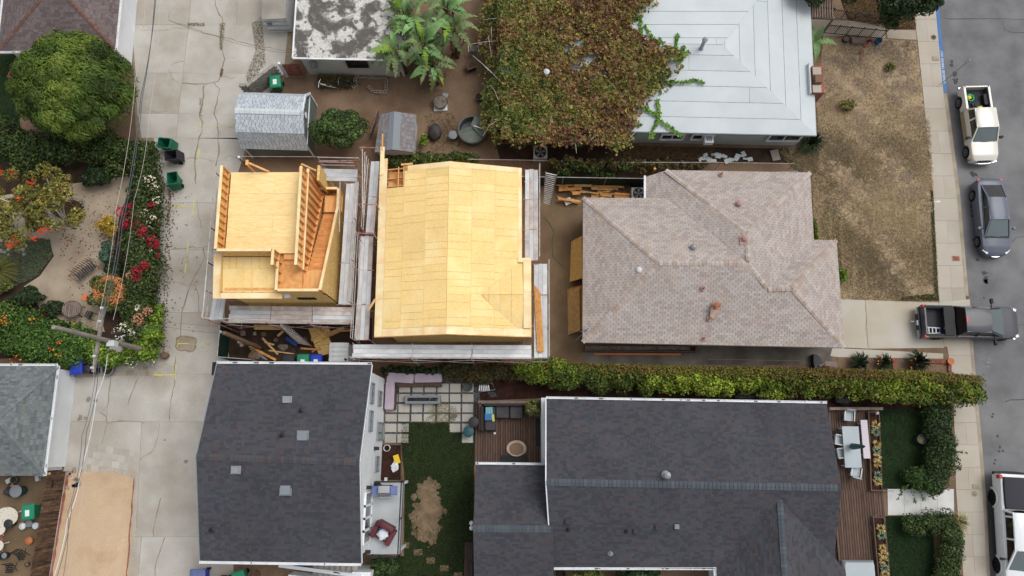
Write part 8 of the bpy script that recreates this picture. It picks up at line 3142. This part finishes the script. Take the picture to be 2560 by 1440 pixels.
m = MB(); m.loft([[p + Vector((x,-.28,z)) for x,z in ((-.3,.85),(.3,.85),(.3,.95),(-.3,.95))],[p + Vector((x,-.1,z)) for x,z in ((-.3,.85),(.3,.85),(.3,1.12),(-.3,1.12))],[p + Vector((x,.25,z)) for x,z in ((-.3,.85),(.3,.85),(.3,1.1),(-.3,1.1))]]); t.part('hood',m,'chrome',smooth=30)
for s in (-1,1):
  m = MB(); m.box(p + Vector((s * .5,0,.88)),(.36,.48,.05)); t.part('side_shelf',m,'bin_blue_dull')
m = MB(); m.beam(p + Vector((-.3,-.36,.9)),p + Vector((.3,-.36,.9)),.03,.03); t.part('handle',m,'chrome')
m = MB(); m.ball(W(944,1212,BZ + .1),.22,.16,.14,10,6,jit=.15); single('black_bag',m,'plastic_black','black bag in the balcony corner by the grill','bag',smooth=60)
p = W(961,1330,BZ)
t = T('armchair','maroon armchair on the balcony','armchair',p)
rz = math.radians(-28)
Rm = Matrix.Rotation(rz,3,'Z')
cushion(t,'seat',p + UP * .12,(.75,.8,.34),'maroon',rz)
cushion(t,'backrest',p + Rm @ Vector((0,.42,.12)),(.95,.28,.8),'maroon',rz)
for s in (-1,1):
  cushion(t,'armrest',p + Rm @ Vector((s * .48,-.02,.08)),(.26,.9,.52),'maroon',rz)
m = MB(); m.ball(p + Rm @ Vector((.03,-.06,.55)),.33,.3,.12,16,6,jit=.22); single('crumpled_towel',m,'white_cloth','crumpled white towel on the maroon armchair','towel',smooth=60)
m = MB(); m.ball(p + Rm @ Vector((-.2,.15,.55)),.12,.1,.1,8,6,jit=.2); single('blue_cloth',m,'blue_cloth','small blue cloth beside the white towel','cloth',smooth=60)
m = MB(); m.box(W(992,1148,.1),(.32,.5,.12),.3); single('soil_bag',m,'yellow_plastic','yellow garden soil bag in the planting bed','bag')
m = MB(); m.ball(W(987,1165,.08),.22,.3,.1,10,6,jit=.3); single('plastic_bag',m,'white_cloth','crumpled white bag below the yellow soil bag','bag')
m = MB(); m.tube([W(968,1120,.05) + Vector((.18 * math.cos(a),.18 * math.sin(a),.02 * a)) for a in np.linspace(0,11,40)],.02,5); single('hose_coil',m,'pot_white','white hose coil in the corner of the planting bed','hose')
m = MB(); m.box(W(965,1198,.12),(.15,.2,.25)); single('gnome',m,'pot_white','small white ornament beside the balcony','ornament')

# ------------------------------------------------------------------ back deck of the long house
def deck_area(name,x0,x1,y0,y1,pw,z,mat,along='y',skew=0.0):
  a = W(x0,(y0 + y1) / 2,z); b = W(x1,(y0 + y1) / 2,z)
  c = W((x0 + x1) / 2,y0,z); d = W((x0 + x1) / 2,y1,z)
  root = link(name,None,None,((a.x + b.x) / 2,(c.y + d.y) / 2,0),kind='structure')
  n = max(1,round((b.x - a.x) / pw))
  me = MB(); me.box((0,0,0),((b.x - a.x) / n - .026,abs(c.y - d.y),.04)); me = me.data('plank',mat)
  for k in range(n):
    o = link('plank',me,root,(lerp(a.x,b.x,(k + .5) / n) - (a.x + b.x) / 2,0,z - .02 + R.uniform(-.003,.003)))
  m = MB(); m.box((0,0,z - .1),(b.x - a.x,abs(c.y - d.y),.08)); link('deck_gap_shade',m.data('deck_gap_shade','shade_black'),root)  # solid near-black slab paints the shade between the planks
  return root


deck_area('back_deck',1188,1352,1008,1158,.145,.25,'deck')
m = MB(); m.beam(W(1196,1006,.5),W(1360,1008,.5),.2,.5); single('deck_wall',m,'grey_wood','low timber wall along the top of the back deck','wall')
m = MB(); m.beam(W(1201,1008,.5),W(1201,1074,.5),.16,.5); single('deck_wall',m,'deck','low timber wall beside the wicker sofa','wall')
t = T('wicker_sofa','dark wicker corner sofa with grey cushions on the back deck','sofa',W(1240,1040,.25))
m = MB(); m.box(W(1260,1026,.45),(2.2,.85,.4)); m.box(W(1223,1055,.44),(.8,1.0,.38)); t.part('frame',m,'wicker')
m = MB(); m.box(W(1260,1012,.75),(2.3,.14,.6)); m.box(W(1206,1046,.75),(.14,1.4,.6)); t.part('backrest',m,'wicker')
for x,y,w,d in ((1256,1030,.72,.68),(1291,1031,.72,.68),(1225,1031,.62,.68),(1226,1062,.6,.62)):
  cushion(t,'cushion',W(x,y,.66),(w,d,.14),'cushion_grey')
for x,y,mt,rz,lab in ((1223,1027,'stripe_cloth',.05,'striped aqua pillow on the wicker sofa'),(1221,1042,'blue_cloth',.02,'plain blue pillow on the wicker sofa'),(1233,1045,'lime_cloth',.1,'lime striped pillow beside the blue pillow')):
  tt = T('throw_pillow',lab,'pillow',W(x,y,.82)); cushion(tt,'pillow_body',W(x,y,.82),(.42 if mt != 'lime_cloth' else .14,.42,.14),mt,rz)
p = W(1291,1122,.27)
t = T('dog_bed','round beige pet bed on the back deck','pet bed',p)
m = MB(); ring = [p + Vector((.5 * math.cos(a),.4 * math.sin(a),.1)) for a in np.linspace(0,2 * PI,28,endpoint=False)]
m.tube(ring,[.1 if math.sin(a) > -.6 else .05 for a in np.linspace(0,2 * PI,28,endpoint=False)],8,closed=True); t.part('bolster',m,'beige_cloth',smooth=60)
m = MB(); m.lathe(p,[(.48,0),(.46,.08),(.3,.1),(.05,.1)],24,sy=.8); t.part('cushion',m,'brown_cloth',smooth=60)
for pts,lab in (([(1252,1138),(1318,1138),(1318,1156),(1252,1156)],'black mat beside the pet bed on the deck'),([(1339,1048),(1362,1048),(1362,1115),(1339,1115)],'black mat along the white wall of the deck')):
  m = MB(); m.prism(WS(pts,.26),.26,.275); single('door_mat',m,'plastic_black',lab,'mat')
m = MB(); m.lathe(W(1237,1083,.26),[(.07,0),(.07,.05)],12); single('cup',m,'pot_white','small pale cup on the deck below the sofa','cup')
m = MB(); m.box(W(1193,1095,.1),(.2,.1,.04),.7); single('green_toy',m,'green_plastic','small green toy at the deck edge','toy')
t = T('sun_lounger','striped folding lounger with tools lying by the long hedge','lounger',W(1215,970,0))
for k in range(6):
  m = MB(); m.beam(W(1200 + k * 4,958,.4),W(1198 + k * 5,977,.3),.06,.02); t.part('webbing_strip',m,'white_trim')
m = MB(); m.tube([W(1196,956,.4),W(1230,958,.5),W(1238,974,.3),W(1197,980,.3)],.02,6); t.part('frame',m,'grey_metal')
m = MB(); m.plate(WS([(1216,978,.08),(1238,980,.1),(1242,990,.05),(1228,994,.05)]),.03); single('tarp_scrap',m,'tarp','crumpled dark tarp below the striped lounger','tarp')
m = MB(); m.ball(W(2108,1000,.3),.5,.3,.3,12,8,jit=.15); single('covered_barbecue',m,'tarp','dark covered heap at the end of the long hedge','cover',smooth=60)
m = MB(); m.ball(W(1860,990,.25),.6,.25,.25,12,8,jit=.2); single('garden_debris',m,'tarp','dark bundle under the middle of the long hedge','bundle',smooth=60)
# planks at the bottom near the annex
t = T('plank_walk','narrow dark plank walk beside the annex','walk',W(1172,1400,0))
for k in range(3):
  m = MB(); m.beam(W(1165 + k * 7,1355,.1),W(1163 + k * 7,1470,.1),.15,.05); t.part('plank',m,'deck_dark')

# ------------------------------------------------------------------ front deck of the long house
deck_area('front_deck',2072,2184,1022,1224,.145,.3,'deck')
deck_area('front_deck',2090,2216,1224,1420,.145,.3,'deck')
m = MB(); m.beam(W(2070,1022,.5),W(2203,1022,.5),.16,.5); single('deck_wall',m,'grey_wood','low timber wall at the top of the front deck','wall')
SUC = [C(168,146,92),C(186,160,104),C(112,130,104),C(128,142,112),C(196,166,110)]


def long_planter(label,x0,y0,x1,y1,spots,grp):
  t = T('planter',label,'planter',W((x0 + x1) / 2,(y0 + y1) / 2,0))
  a,b = W(x0,y0,.6),W(x1,y1,.6)
  hw = .3
  for s in (-1,1):
    m = MB(); m.beam(Vector((a.x + s * hw,a.y,.3)),Vector((b.x + s * hw,b.y,.3)),.06,.6); t.part('side_board',m,'deck')
  for p in (a,b):
    m = MB(); m.beam(Vector((p.x - hw - .03,p.y,.302)),Vector((p.x + hw + .03,p.y,.302)),.06,.6); t.part('end_board',m,'deck')
  m = MB(); m.prism([(a.x - hw + .03,a.y - .03),(a.x + hw - .03,a.y - .03),(b.x + hw - .03,b.y + .03),(b.x - hw + .03,b.y + .03)],.1,.5); t.part('soil',m,'mulch')
  for k,(y,kind,where) in enumerate(spots):
    x = lerp(x0,x1,(y - y0) / (y1 - y0))
    pal = [C(176,152,96),C(196,170,112),C(150,128,76)] if kind == 'tan' else [C(112,132,104),C(134,150,118),C(92,110,84)]
    strappy('succulent',where,x,y,.3,46,pal,.22,.03,'succulent',.5,grp,droop=.9)


long_planter('long timber planter between the front deck and the upper turf',2185,1030,2192,1226,[(1062,'tan','tan succulent highest in the upper planter'),(1080,'green','grey green succulent second in the upper planter'),(1112,'tan','large tan succulent beside the white bench'),(1128,'green','grey green succulent below the large tan one'),(1143,'tan','tan succulent just below the bench end'),(1158,'tan','tan rosette midway in the upper planter'),(1188,'green','grey green succulent low in the upper planter'),(1203,'tan','last tan succulent in the upper planter')],'succulents in the deck planters')
long_planter('long timber planter between the front deck and the lower turf',2197,1294,2212,1460,[(1320,'tan','tan succulent highest in the lower planter'),(1338,'green','grey green succulent second in the lower planter'),(1370,'tan','tan succulent third in the lower planter'),(1386,'tan','bushy tan succulent fourth in the lower planter'),(1400,'tan','tan succulent just above the green one'),(1420,'green','grey green succulent low in the lower planter'),(1434,'tan','tan succulent cut by the bottom edge')],'succulents in the deck planters')
t = T('patio_table','pale grey rectangular table on the front deck','table',W(2130,1117,.3))
a,b = W(2105,1066,1.05),W(2155,1169,1.05)
m = MB(); m.box(((a.x + b.x) / 2,(a.y + b.y) / 2,1.03),(b.x - a.x,abs(a.y - b.y),.05)); t.part('table_top',m,'pale_table')
for x in (a.x + .1,b.x - .1):
  for y in (a.y - .1,b.y + .1):
    m = MB(); m.beam((x,y,.3),(x,y,1.0),.07,.07); t.part('leg',m,'pale_table')
t = T('patio_umbrella','closed dark green umbrella standing through the pale table','umbrella',W(2136,1117,.3))
c0 = W(2127,1116,1.1)
m = MB(); m.tube([Vector((c0.x,c0.y,.3)),Vector((c0.x,c0.y,2.9))],.025,8); t.part('pole',m,'grey_metal')
m = MB(); prof = [(.09,1.15),(.15,1.3),(.13,1.7),(.1,2.2),(.07,2.7),(.02,2.95)]
rings = []
for r_,z in prof:
  rings.append([(c0.x + r_ * (1 + .3 * (k % 2)) * math.cos(k * PI / 8),c0.y + r_ * (1 + .3 * (k % 2)) * math.sin(k * PI / 8),z) for k in range(16)])
m.loft(rings); t.part('canopy',m,'pot_teal',smooth=50)
t = T('deck_bench','pale pink bench with long seat beside the table','bench',W(2163,1100,.3))
a,b = W(2151,1050,.78),W(2176,1146,.78)
m = MB(); m.box(((a.x + b.x) / 2,(a.y + b.y) / 2,.75),(b.x - a.x,abs(a.y - b.y),.1)); t.part('seat',m,'pink_bench')
for y in (a.y - .2,b.y + .2):
  m = MB(); m.box(((a.x + b.x) / 2,y,.5),(.4,.08,.4)); t.part('leg',m,'pale_table')


def deck_chair(label,cx,cy,rz):
  p = W(cx,cy,.3)
  t = T('deck_chair',label,'chair',p,'grey chairs round the deck table')
  t.o.rotation_euler.z = rz
  Pq = lambda nm,mb,mt: t.part(nm,mb,mt,None,30,local=True)
  m = MB(); m.box((0,0,.44),(.5,.5,.04)); Pq('seat',m,'pale_table')
  m = MB(); m.loft([[(-.25,.24,.44),(.25,.24,.44),(.25,.28,.44),(-.25,.28,.44)],[(-.25,.36,.9),(.25,.36,.9),(.25,.39,.9),(-.25,.39,.9)]]); Pq('backrest',m,'pale_table')
  for s in (-1,1):
    m = MB(); m.beam((s * .27,-.24,.64),(s * .27,.3,.66),.05,.03); Pq('armrest',m,'pot_white')
    for y in (-.22,.24):
      m = MB(); m.beam((s * .24,y,0),(s * .25,y,.64),.035,.035); Pq('leg',m,'pot_grey')


deck_chair('grey chair at the top end of the pale table',2113,1042,-.12)
deck_chair('grey chair half under the eave beside the table',2090,1100,1.4)
deck_chair('second grey chair half under the eave, lower one',2096,1132,1.7)
deck_chair('grey chair pushed in at the bottom end of the pale table',2130,1178,PI - .25)
t = T('grey_sofa','pale grey outdoor sofa at the bottom of the front deck','sofa',W(2145,1432,.3))
cushion(t,'seat',W(2145,1440,.5),(1.7,1.6,.35),'pale_table'); m = MB(); m.box(W(2146,1440,.4),(1.75,1.7,.2)); t.part('frame',m,'pot_grey')
t = T('gate_arm','small black gate frame at the start of the white walk','gate',W(2222,1226,0))
m = MB()
m.tube([W(2204,1222,.7),W(2236,1228,.7),W(2206,1231,.7)],.02,6); m.tube([W(2206,1229,0),W(2206,1229,.7)],.02,6); t.part('frame',m,'black_metal')
m = MB()
for k in range(40):
  a = W(2182,1290 + k * 1.2,.33); m.tube([a,a + Vector((R.uniform(-.25,.25),R.uniform(-.3,.3),R.uniform(0,.2)))],.006,4)
single('wire_netting',m,'grey_metal','loose wire netting lying along the lower planter','netting')
m = MB(); m.tube([W(2190,1036,.6),W(2192,1034,.9)],.04,8); m.ball(W(2193,1033,1.0),.09,.09,.12,10,6); single('lantern',m,'pot_white','small white lantern at the top of the upper planter','lantern')

# ------------------------------------------------------------------ left garden furniture
p = W(224,682,0)
t = T('garden_swing','rusty metal swing bench with a grey seat in the sandy garden','bench',p)
rz = .75
Rm = Matrix.Rotation(rz,3,'Z')
L_ = lambda x,y,z: p + Rm @ Vector((x,y,z))
for k in range(9):
  m = MB(); m.beam(L_(-.55 + k * .14,-.25,.45),L_(-.55 + k * .14,.25,.45),.1,.025); t.part('seat_slat',m,'tarp')
for k in range(9):
  m = MB(); m.beam(L_(-.55 + k * .14,.27,.45),L_(-.55 + k * .14,.4,.95),.05,.02); t.part('back_slat',m,'brown_wall')
for s in (-1,1):
  m = MB(); m.tube([L_(s * .75,-.45,0),L_(s * .7,0,1.3),L_(s * .75,.5,0)],.02,6); t.part('leg',m,'brown_wall')
  m = MB(); m.tube([L_(s * .66,-.25,.45),L_(s * .66,-.2,.7),L_(s * .66,.3,.72)],.018,6); t.part('armrest',m,'brown_wall')
m = MB(); m.tube([L_(-.72,0,1.3),L_(.72,0,1.3)],.022,6); t.part('top_bar',m,'brown_wall')
p = W(195,778,0)
t = T('garden_table','round slatted garden table on the sandy path','table',p)
for k in range(9):
  x = -.5 + k * .125; h = math.sqrt(max(.02,.56 ** 2 - x * x))
  m = MB(); m.beam(p + Vector((x,-h * .85,.7)),p + Vector((x,h * .85,.7)),.1,.03); t.part('slat',m,'grey_wood')
m = MB(); m.tube([p + Vector((.57 * math.cos(a),.5 * math.sin(a),.69)) for a in np.linspace(0,2 * PI,24,endpoint=False)],.025,6,closed=True); t.part('rim',m,'tarp')
for a in (.6,2.2,3.9,5.4):
  m = MB(); m.tube([p + Vector((.4 * math.cos(a),.35 * math.sin(a),.68)),p + Vector((.5 * math.cos(a),.45 * math.sin(a),0))],.025,6); t.part('leg',m,'tarp')


def bent_chair(label,cx,cy,rz,mat='tarp'):
  p = W(cx,cy,0)
  t = T('folding_chair',label,'chair',p)
  t.o.rotation_euler.z = rz
  Pq = lambda nm,mb,mt: t.part(nm,mb,mt,None,30,local=True)
  for k in range(4):
    m = MB(); m.beam((-.2,-.2 + k * .12,.43),(.2,-.2 + k * .12,.43),.08,.02); Pq('seat_slat',m,mat)
  m = MB(); m.tube([(-.22,.22,.43),(-.22,.3,.85),(.22,.3,.85),(.22,.22,.43)],.015,6); Pq('back_frame',m,mat)
  for k in range(3):
    m = MB(); m.beam((-.2,.25 + .02 * k,.55 + .12 * k),(.2,.25 + .02 * k,.55 + .12 * k),.02,.06); Pq('back_slat',m,mat)
  for s in (-1,1):
    m = MB(); m.tube([(s * .22,-.25,0),(s * .22,.24,.5)],.015,6); Pq('leg',m,mat)
    m = MB(); m.tube([(s * .2,.28,0),(s * .2,-.2,.45)],.015,6); Pq('leg',m,mat)


bent_chair('folding chair on the left of the round slatted table',168,778,PI / 2)
bent_chair('folding chair on the right of the round slatted table',232,790,-PI / 2 - .4)
bent_chair('black folding chair tipped in the bottom left yard',62,1385,.6,'plastic_black')
bent_chair('black crate like chair below the tipped one',35,1418,.1,'plastic_black')
for x,y,lab in ((237,703,'upper round orange stepping disc beside the salmon shrub'),(214,743,'lower round orange stepping disc beside the salmon shrub')):
  m = MB(); m.lathe(W(x,y,.014),[(.22,0),(.22,.03),(.2,.035)],24); single('stepping_disc',m,'orange_disc',lab,'paver')
M('fallen',(.2,.1,.05),.9,attr=True)
m = MB()
for k in range(330):
  x,y = R.uniform(150,300),R.gauss(580,70)
  if y < 455 or y > 770 or (x < 170 and y > 640):
    continue
  q = W(x,y,.025); a = R.uniform(0,6.28); l = R.uniform(.035,.07); d = Vector((math.cos(a),math.sin(a),0)) * l; s_ = Vector((-d.y,d.x,0)) * .7
  m.face([q - d,q + s_ + UP * .015,q + d,q - s_ + UP * .01],R.choice((C(104,70,50),C(128,84,56),C(86,62,46),C(150,50,40))))
single('fallen_leaves',m,'fallen','brown fallen leaves strewn on the sandy path','leaves',kind='stuff')
m = MB()
for k in range(380):
  y = R.uniform(440,900); x = float(np.interp(y,[440,880],[424,400])) + abs(R.gauss(0,9)) * (1 if R.random() < .85 else 4)
  q = W(x,y,ALLEY_Z + .015); a = R.uniform(0,6.28); l = R.uniform(.03,.07); d = Vector((math.cos(a),math.sin(a),0)) * l; s_ = Vector((-d.y,d.x,0)) * .7
  m.face([q - d,q + s_ + UP * .015,q + d,q - s_ + UP * .01],R.choice((C(96,70,54),C(120,92,68),C(80,62,50))))
single('fallen_leaves',m,'fallen','dry leaves collected along the alley edge of the flower hedge','leaves',kind='stuff')
m = MB()
for k in range(60):
  q = W(R.uniform(1,60),R.uniform(560,640),.06); r_ = R.uniform(.06,.16); m.ball(q,r_,r_ * .8,r_ * .5,7,5,jit=.15)
for k in range(26):
  a = k / 26 * 6.28; m.ball(W(172 + 40 * math.cos(a),530 + 34 * math.sin(a),.05),.08,.07,.06,6,4,jit=.2)
single('garden_stones',m,'block_wall','pale stones edging the garden beds','stones',kind='stuff')
m = MB(); blotch(m,W(172,530),1.0,.02,20,.08,.8); struct('tree_bed',m,'dirt_dark')
grass('bed_weeds',WS([(135,500),(210,500),(210,560),(140,560)]),900,.12,None,z=.02,lean=1.1,cols_fn=lambda xy: palette_cols(len(xy),[C(120,100,70),C(90,84,52)]),label='dry sprigs in the round tree bed')

# ------------------------------------------------------------------ junk yard (bottom left): lace tables, chairs, board fence
def lace_table(label,cx,cy,r,sx=1.0,h=.5):
  p = W(cx,cy,0)
  t = T('lace_table',label,'table',p)
  m = MB(); m.lathe(p + UP * h,[(r * .97,-.03),(r,-.01),(r * .98,.02),(r * .6,.025),(r * .1,.02)],24,sx=sx); t.part('table_top',m,'lace',smooth=30)
  for a in (.5,2.6,4.7):
    m = MB(); m.tube([p + Vector((r * .6 * math.cos(a),r * .6 * math.sin(a),h)),p + Vector((r * .9 * math.cos(a),r * .9 * math.sin(a),.05)),p + Vector((r * 1.15 * math.cos(a),r * 1.15 * math.sin(a),.04))],.03,6); t.part('leg',m,'lace')


lace_table('white lace iron table next to the green bin in the yard',30,1290,.55,1.2)
lace_table('small white lace iron table at the left edge of the yard',12,1320,.36)
lace_table('round white lace stool below the lace tables',10,1362,.3)
m = MB(); m.prism(WS([(-30,1330),(6,1325),(8,1350),(4,1385),(-30,1390)]),0,.03); struct('brick_pad',m,'red_brick')
m = MB(); m.box(W(26,1200,.2),(.5,.25,.1),.5); m.box(W(95,1196,.2),(.2,.3,.25),.2); single('white_box',m,'pot_white','white boxes under the mossy eave','box')
m = MB(); m.ball(W(26,1228,.25),.3,.28,.35,10,7,jit=.2); single('dark_sack',m,'tarp','dark blue sack beside the grey trash can','sack',smooth=60)
t = T('board_fence','dark weathered board fence between the yard and the gravel pad','fence',W(145,1310,0))
fa,fb = W(165,1178,0),W(118,1470,0)
n = 44
ang = math.atan2((fb - fa).y,(fb - fa).x)
for k in range(n):
  p = lerp(fa,fb,(k + .5) / n)
  m = MB(); m.box(p + UP * (.93 + R.uniform(-.02,.02)),((fb - fa).length / n - .015,.025,1.85),ang); t.part('board',m,'fence_wood')
for z in (.4,1.5):
  m = MB(); m.beam(fa + UP * z + Vector((-.05,0,0)),fb + UP * z + Vector((-.05,0,0)),.05,.09); t.part('rail',m,'fence_wood')
m = MB(); m.beam(lerp(fa,fb,0) + UP * 1.8,lerp(fa,fb,.02) + UP * 1.8,.3,.1); t.part('cap_board',m,'lumber_pale')
m = MB(); q = lerp(fa,fb,.1); m.box(q + Vector((.03,0,1.2)),(.02,.45,.2)); t.part('house_number_plate',m,'plastic_black')
m = MB(); ribbon(m,[fa + Vector((.15,0,0)),fb + Vector((.15,0,0))],.14,GRZ + .01,.01); struct('fence_footing',m,'red_brick')
m = MB()
for k in range(14):
  q = W(R.uniform(168,205),R.uniform(1172,1220),.05); m.box(q,(R.uniform(.1,.35),R.uniform(.1,.3),.05),R.uniform(0,3))
single('broken_concrete',m,'concrete_warm','broken concrete bits at the fence corner','rubble',kind='stuff')

# ------------------------------------------------------------------ utility pole and wires
base = W(398,884,0)
top = W(132,815,11.2)
dxy = top - base
tp = T('utility_pole','tall wooden utility pole with crossarm above the lime vine','utility pole',base)
top = Vector((base.x,base.y,10.9))
m = MB(); m.tube([base,lerp(base,top,.5),top],[.15,.125,.1],12); tp.part('post',m,'pole_wood',smooth=40)
ca,cb = W(262,758,7.2),W(248,925,7.0)
def pole_at(z):
  return lerp(base,top,z / 10.9)


z_arm = 6.6
pc = pole_at(z_arm)
adir = (W(243,925,z_arm) - W(268,765,z_arm)); adir.z = 0; adir.normalize()
for zz_,hl in ((z_arm,1.7),):
  m = MB(); m.beam(pc + Vector((-.16,0,0)) - adir * hl,pc + Vector((-.16,0,0)) + adir * hl,.14,.16); arm = tp.part('crossarm',m,'pole_wood')
  for s in (-1.6,-.9,.0,.9,1.5):
    m = MB(); m.lathe(pc + Vector((-.16,0,.08)) + adir * s,[(.05,0),(.05,.06),(.08,.08),(.06,.14),(.08,.16),(.04,.24)],10); tp.part('insulator',m,'pot_white',arm)
m = MB(); m.box(pole_at(5.9) + Vector((.2,-.15,0)),(.4,.3,.45)); tp.part('junction_box',m,'silver_roof')
m = MB(); m.ball(W(412,889,.3),.25,.2,.3,10,7,jit=.15); single('stump',m,'brown_wall','brown stump at the foot of the lime vine','stump',smooth=60)
m = MB(); m.beam(W(374,868,.5),W(396,890,.5),.3,.05); single('leaning_board',m,'pot_grey','grey board leaning out of the lime vine','board')


def wire(label,pts,r,mat,sag=.25):
  m = MB(); w = [W(*p) for p in pts]
  out = []
  for a,b in zip(w[:-1],w[1:]):
    for k in range(10):
      f_ = k / 10; out.append(lerp(a,b,f_) - UP * sag * 4 * f_ * (1 - f_))
  out.append(w[-1])
  m.tube(out,r * .7,5); single('overhead_wire',m,mat,label,'wire','overhead wires along the alley')


wire('thick overhead wire pair nearest the pole running up the alley',[(251,800,7.4),(300,560,7.6),(352,240,7.8),(392,-40,8.0)],.03,'wire')
wire('second thick overhead wire beside the thick pair',[(258,800,7.2),(306,560,7.4),(356,240,7.6),(388,-40,7.8)],.025,'wire')
wire('pale thin overhead wire on the garden side',[(240,820,7.6),(290,520,7.6),(338,200,7.8),(365,-40,7.9)],.016,'wire_pale')
wire('thin overhead wire on the alley side of the thick pair',[(283,800,7.0),(335,500,7.0),(372,300,7.2),(402,-40,7.4)],.015,'wire_pale')
wire('dark overhead wire running down over the gravel pad',[(247,905,7.2),(216,1080,7.3),(180,1260,7.4),(130,1480,7.5)],.022,'wire')
wire('second dark overhead wire running down over the gravel pad',[(241,905,7.2),(205,1090,7.3),(170,1280,7.4),(150,1480,7.5)],.018,'wire')
wire('pale twisted service wire crossing the gravel pad',[(268,888,6.0),(240,990,5.6),(200,1180,5.2),(168,1300,5.2),(120,1480,5.2)],.024,'white_trim')
wire('thin wire at the far side over the gravel pad',[(232,860,7.3),(222,1100,7.2),(160,1480,7.2)],.012,'wire_pale')
wire('thin service wire crossing the alley to the power pole',[(270,850,6.4),(400,815,5.6),(530,832,5.0),(552,830,4.9)],.012,'wire')
wire('second thin wire crossing the alley above the service wire',[(275,835,6.6),(420,805,6.0),(545,815,5.4)],.01,'wire')
wire('thin dark wire across the alley to the peeling garage roof',[(420,50,6.2),(540,90,5.2),(640,118,4.2),(735,130,3.4)],.012,'wire')
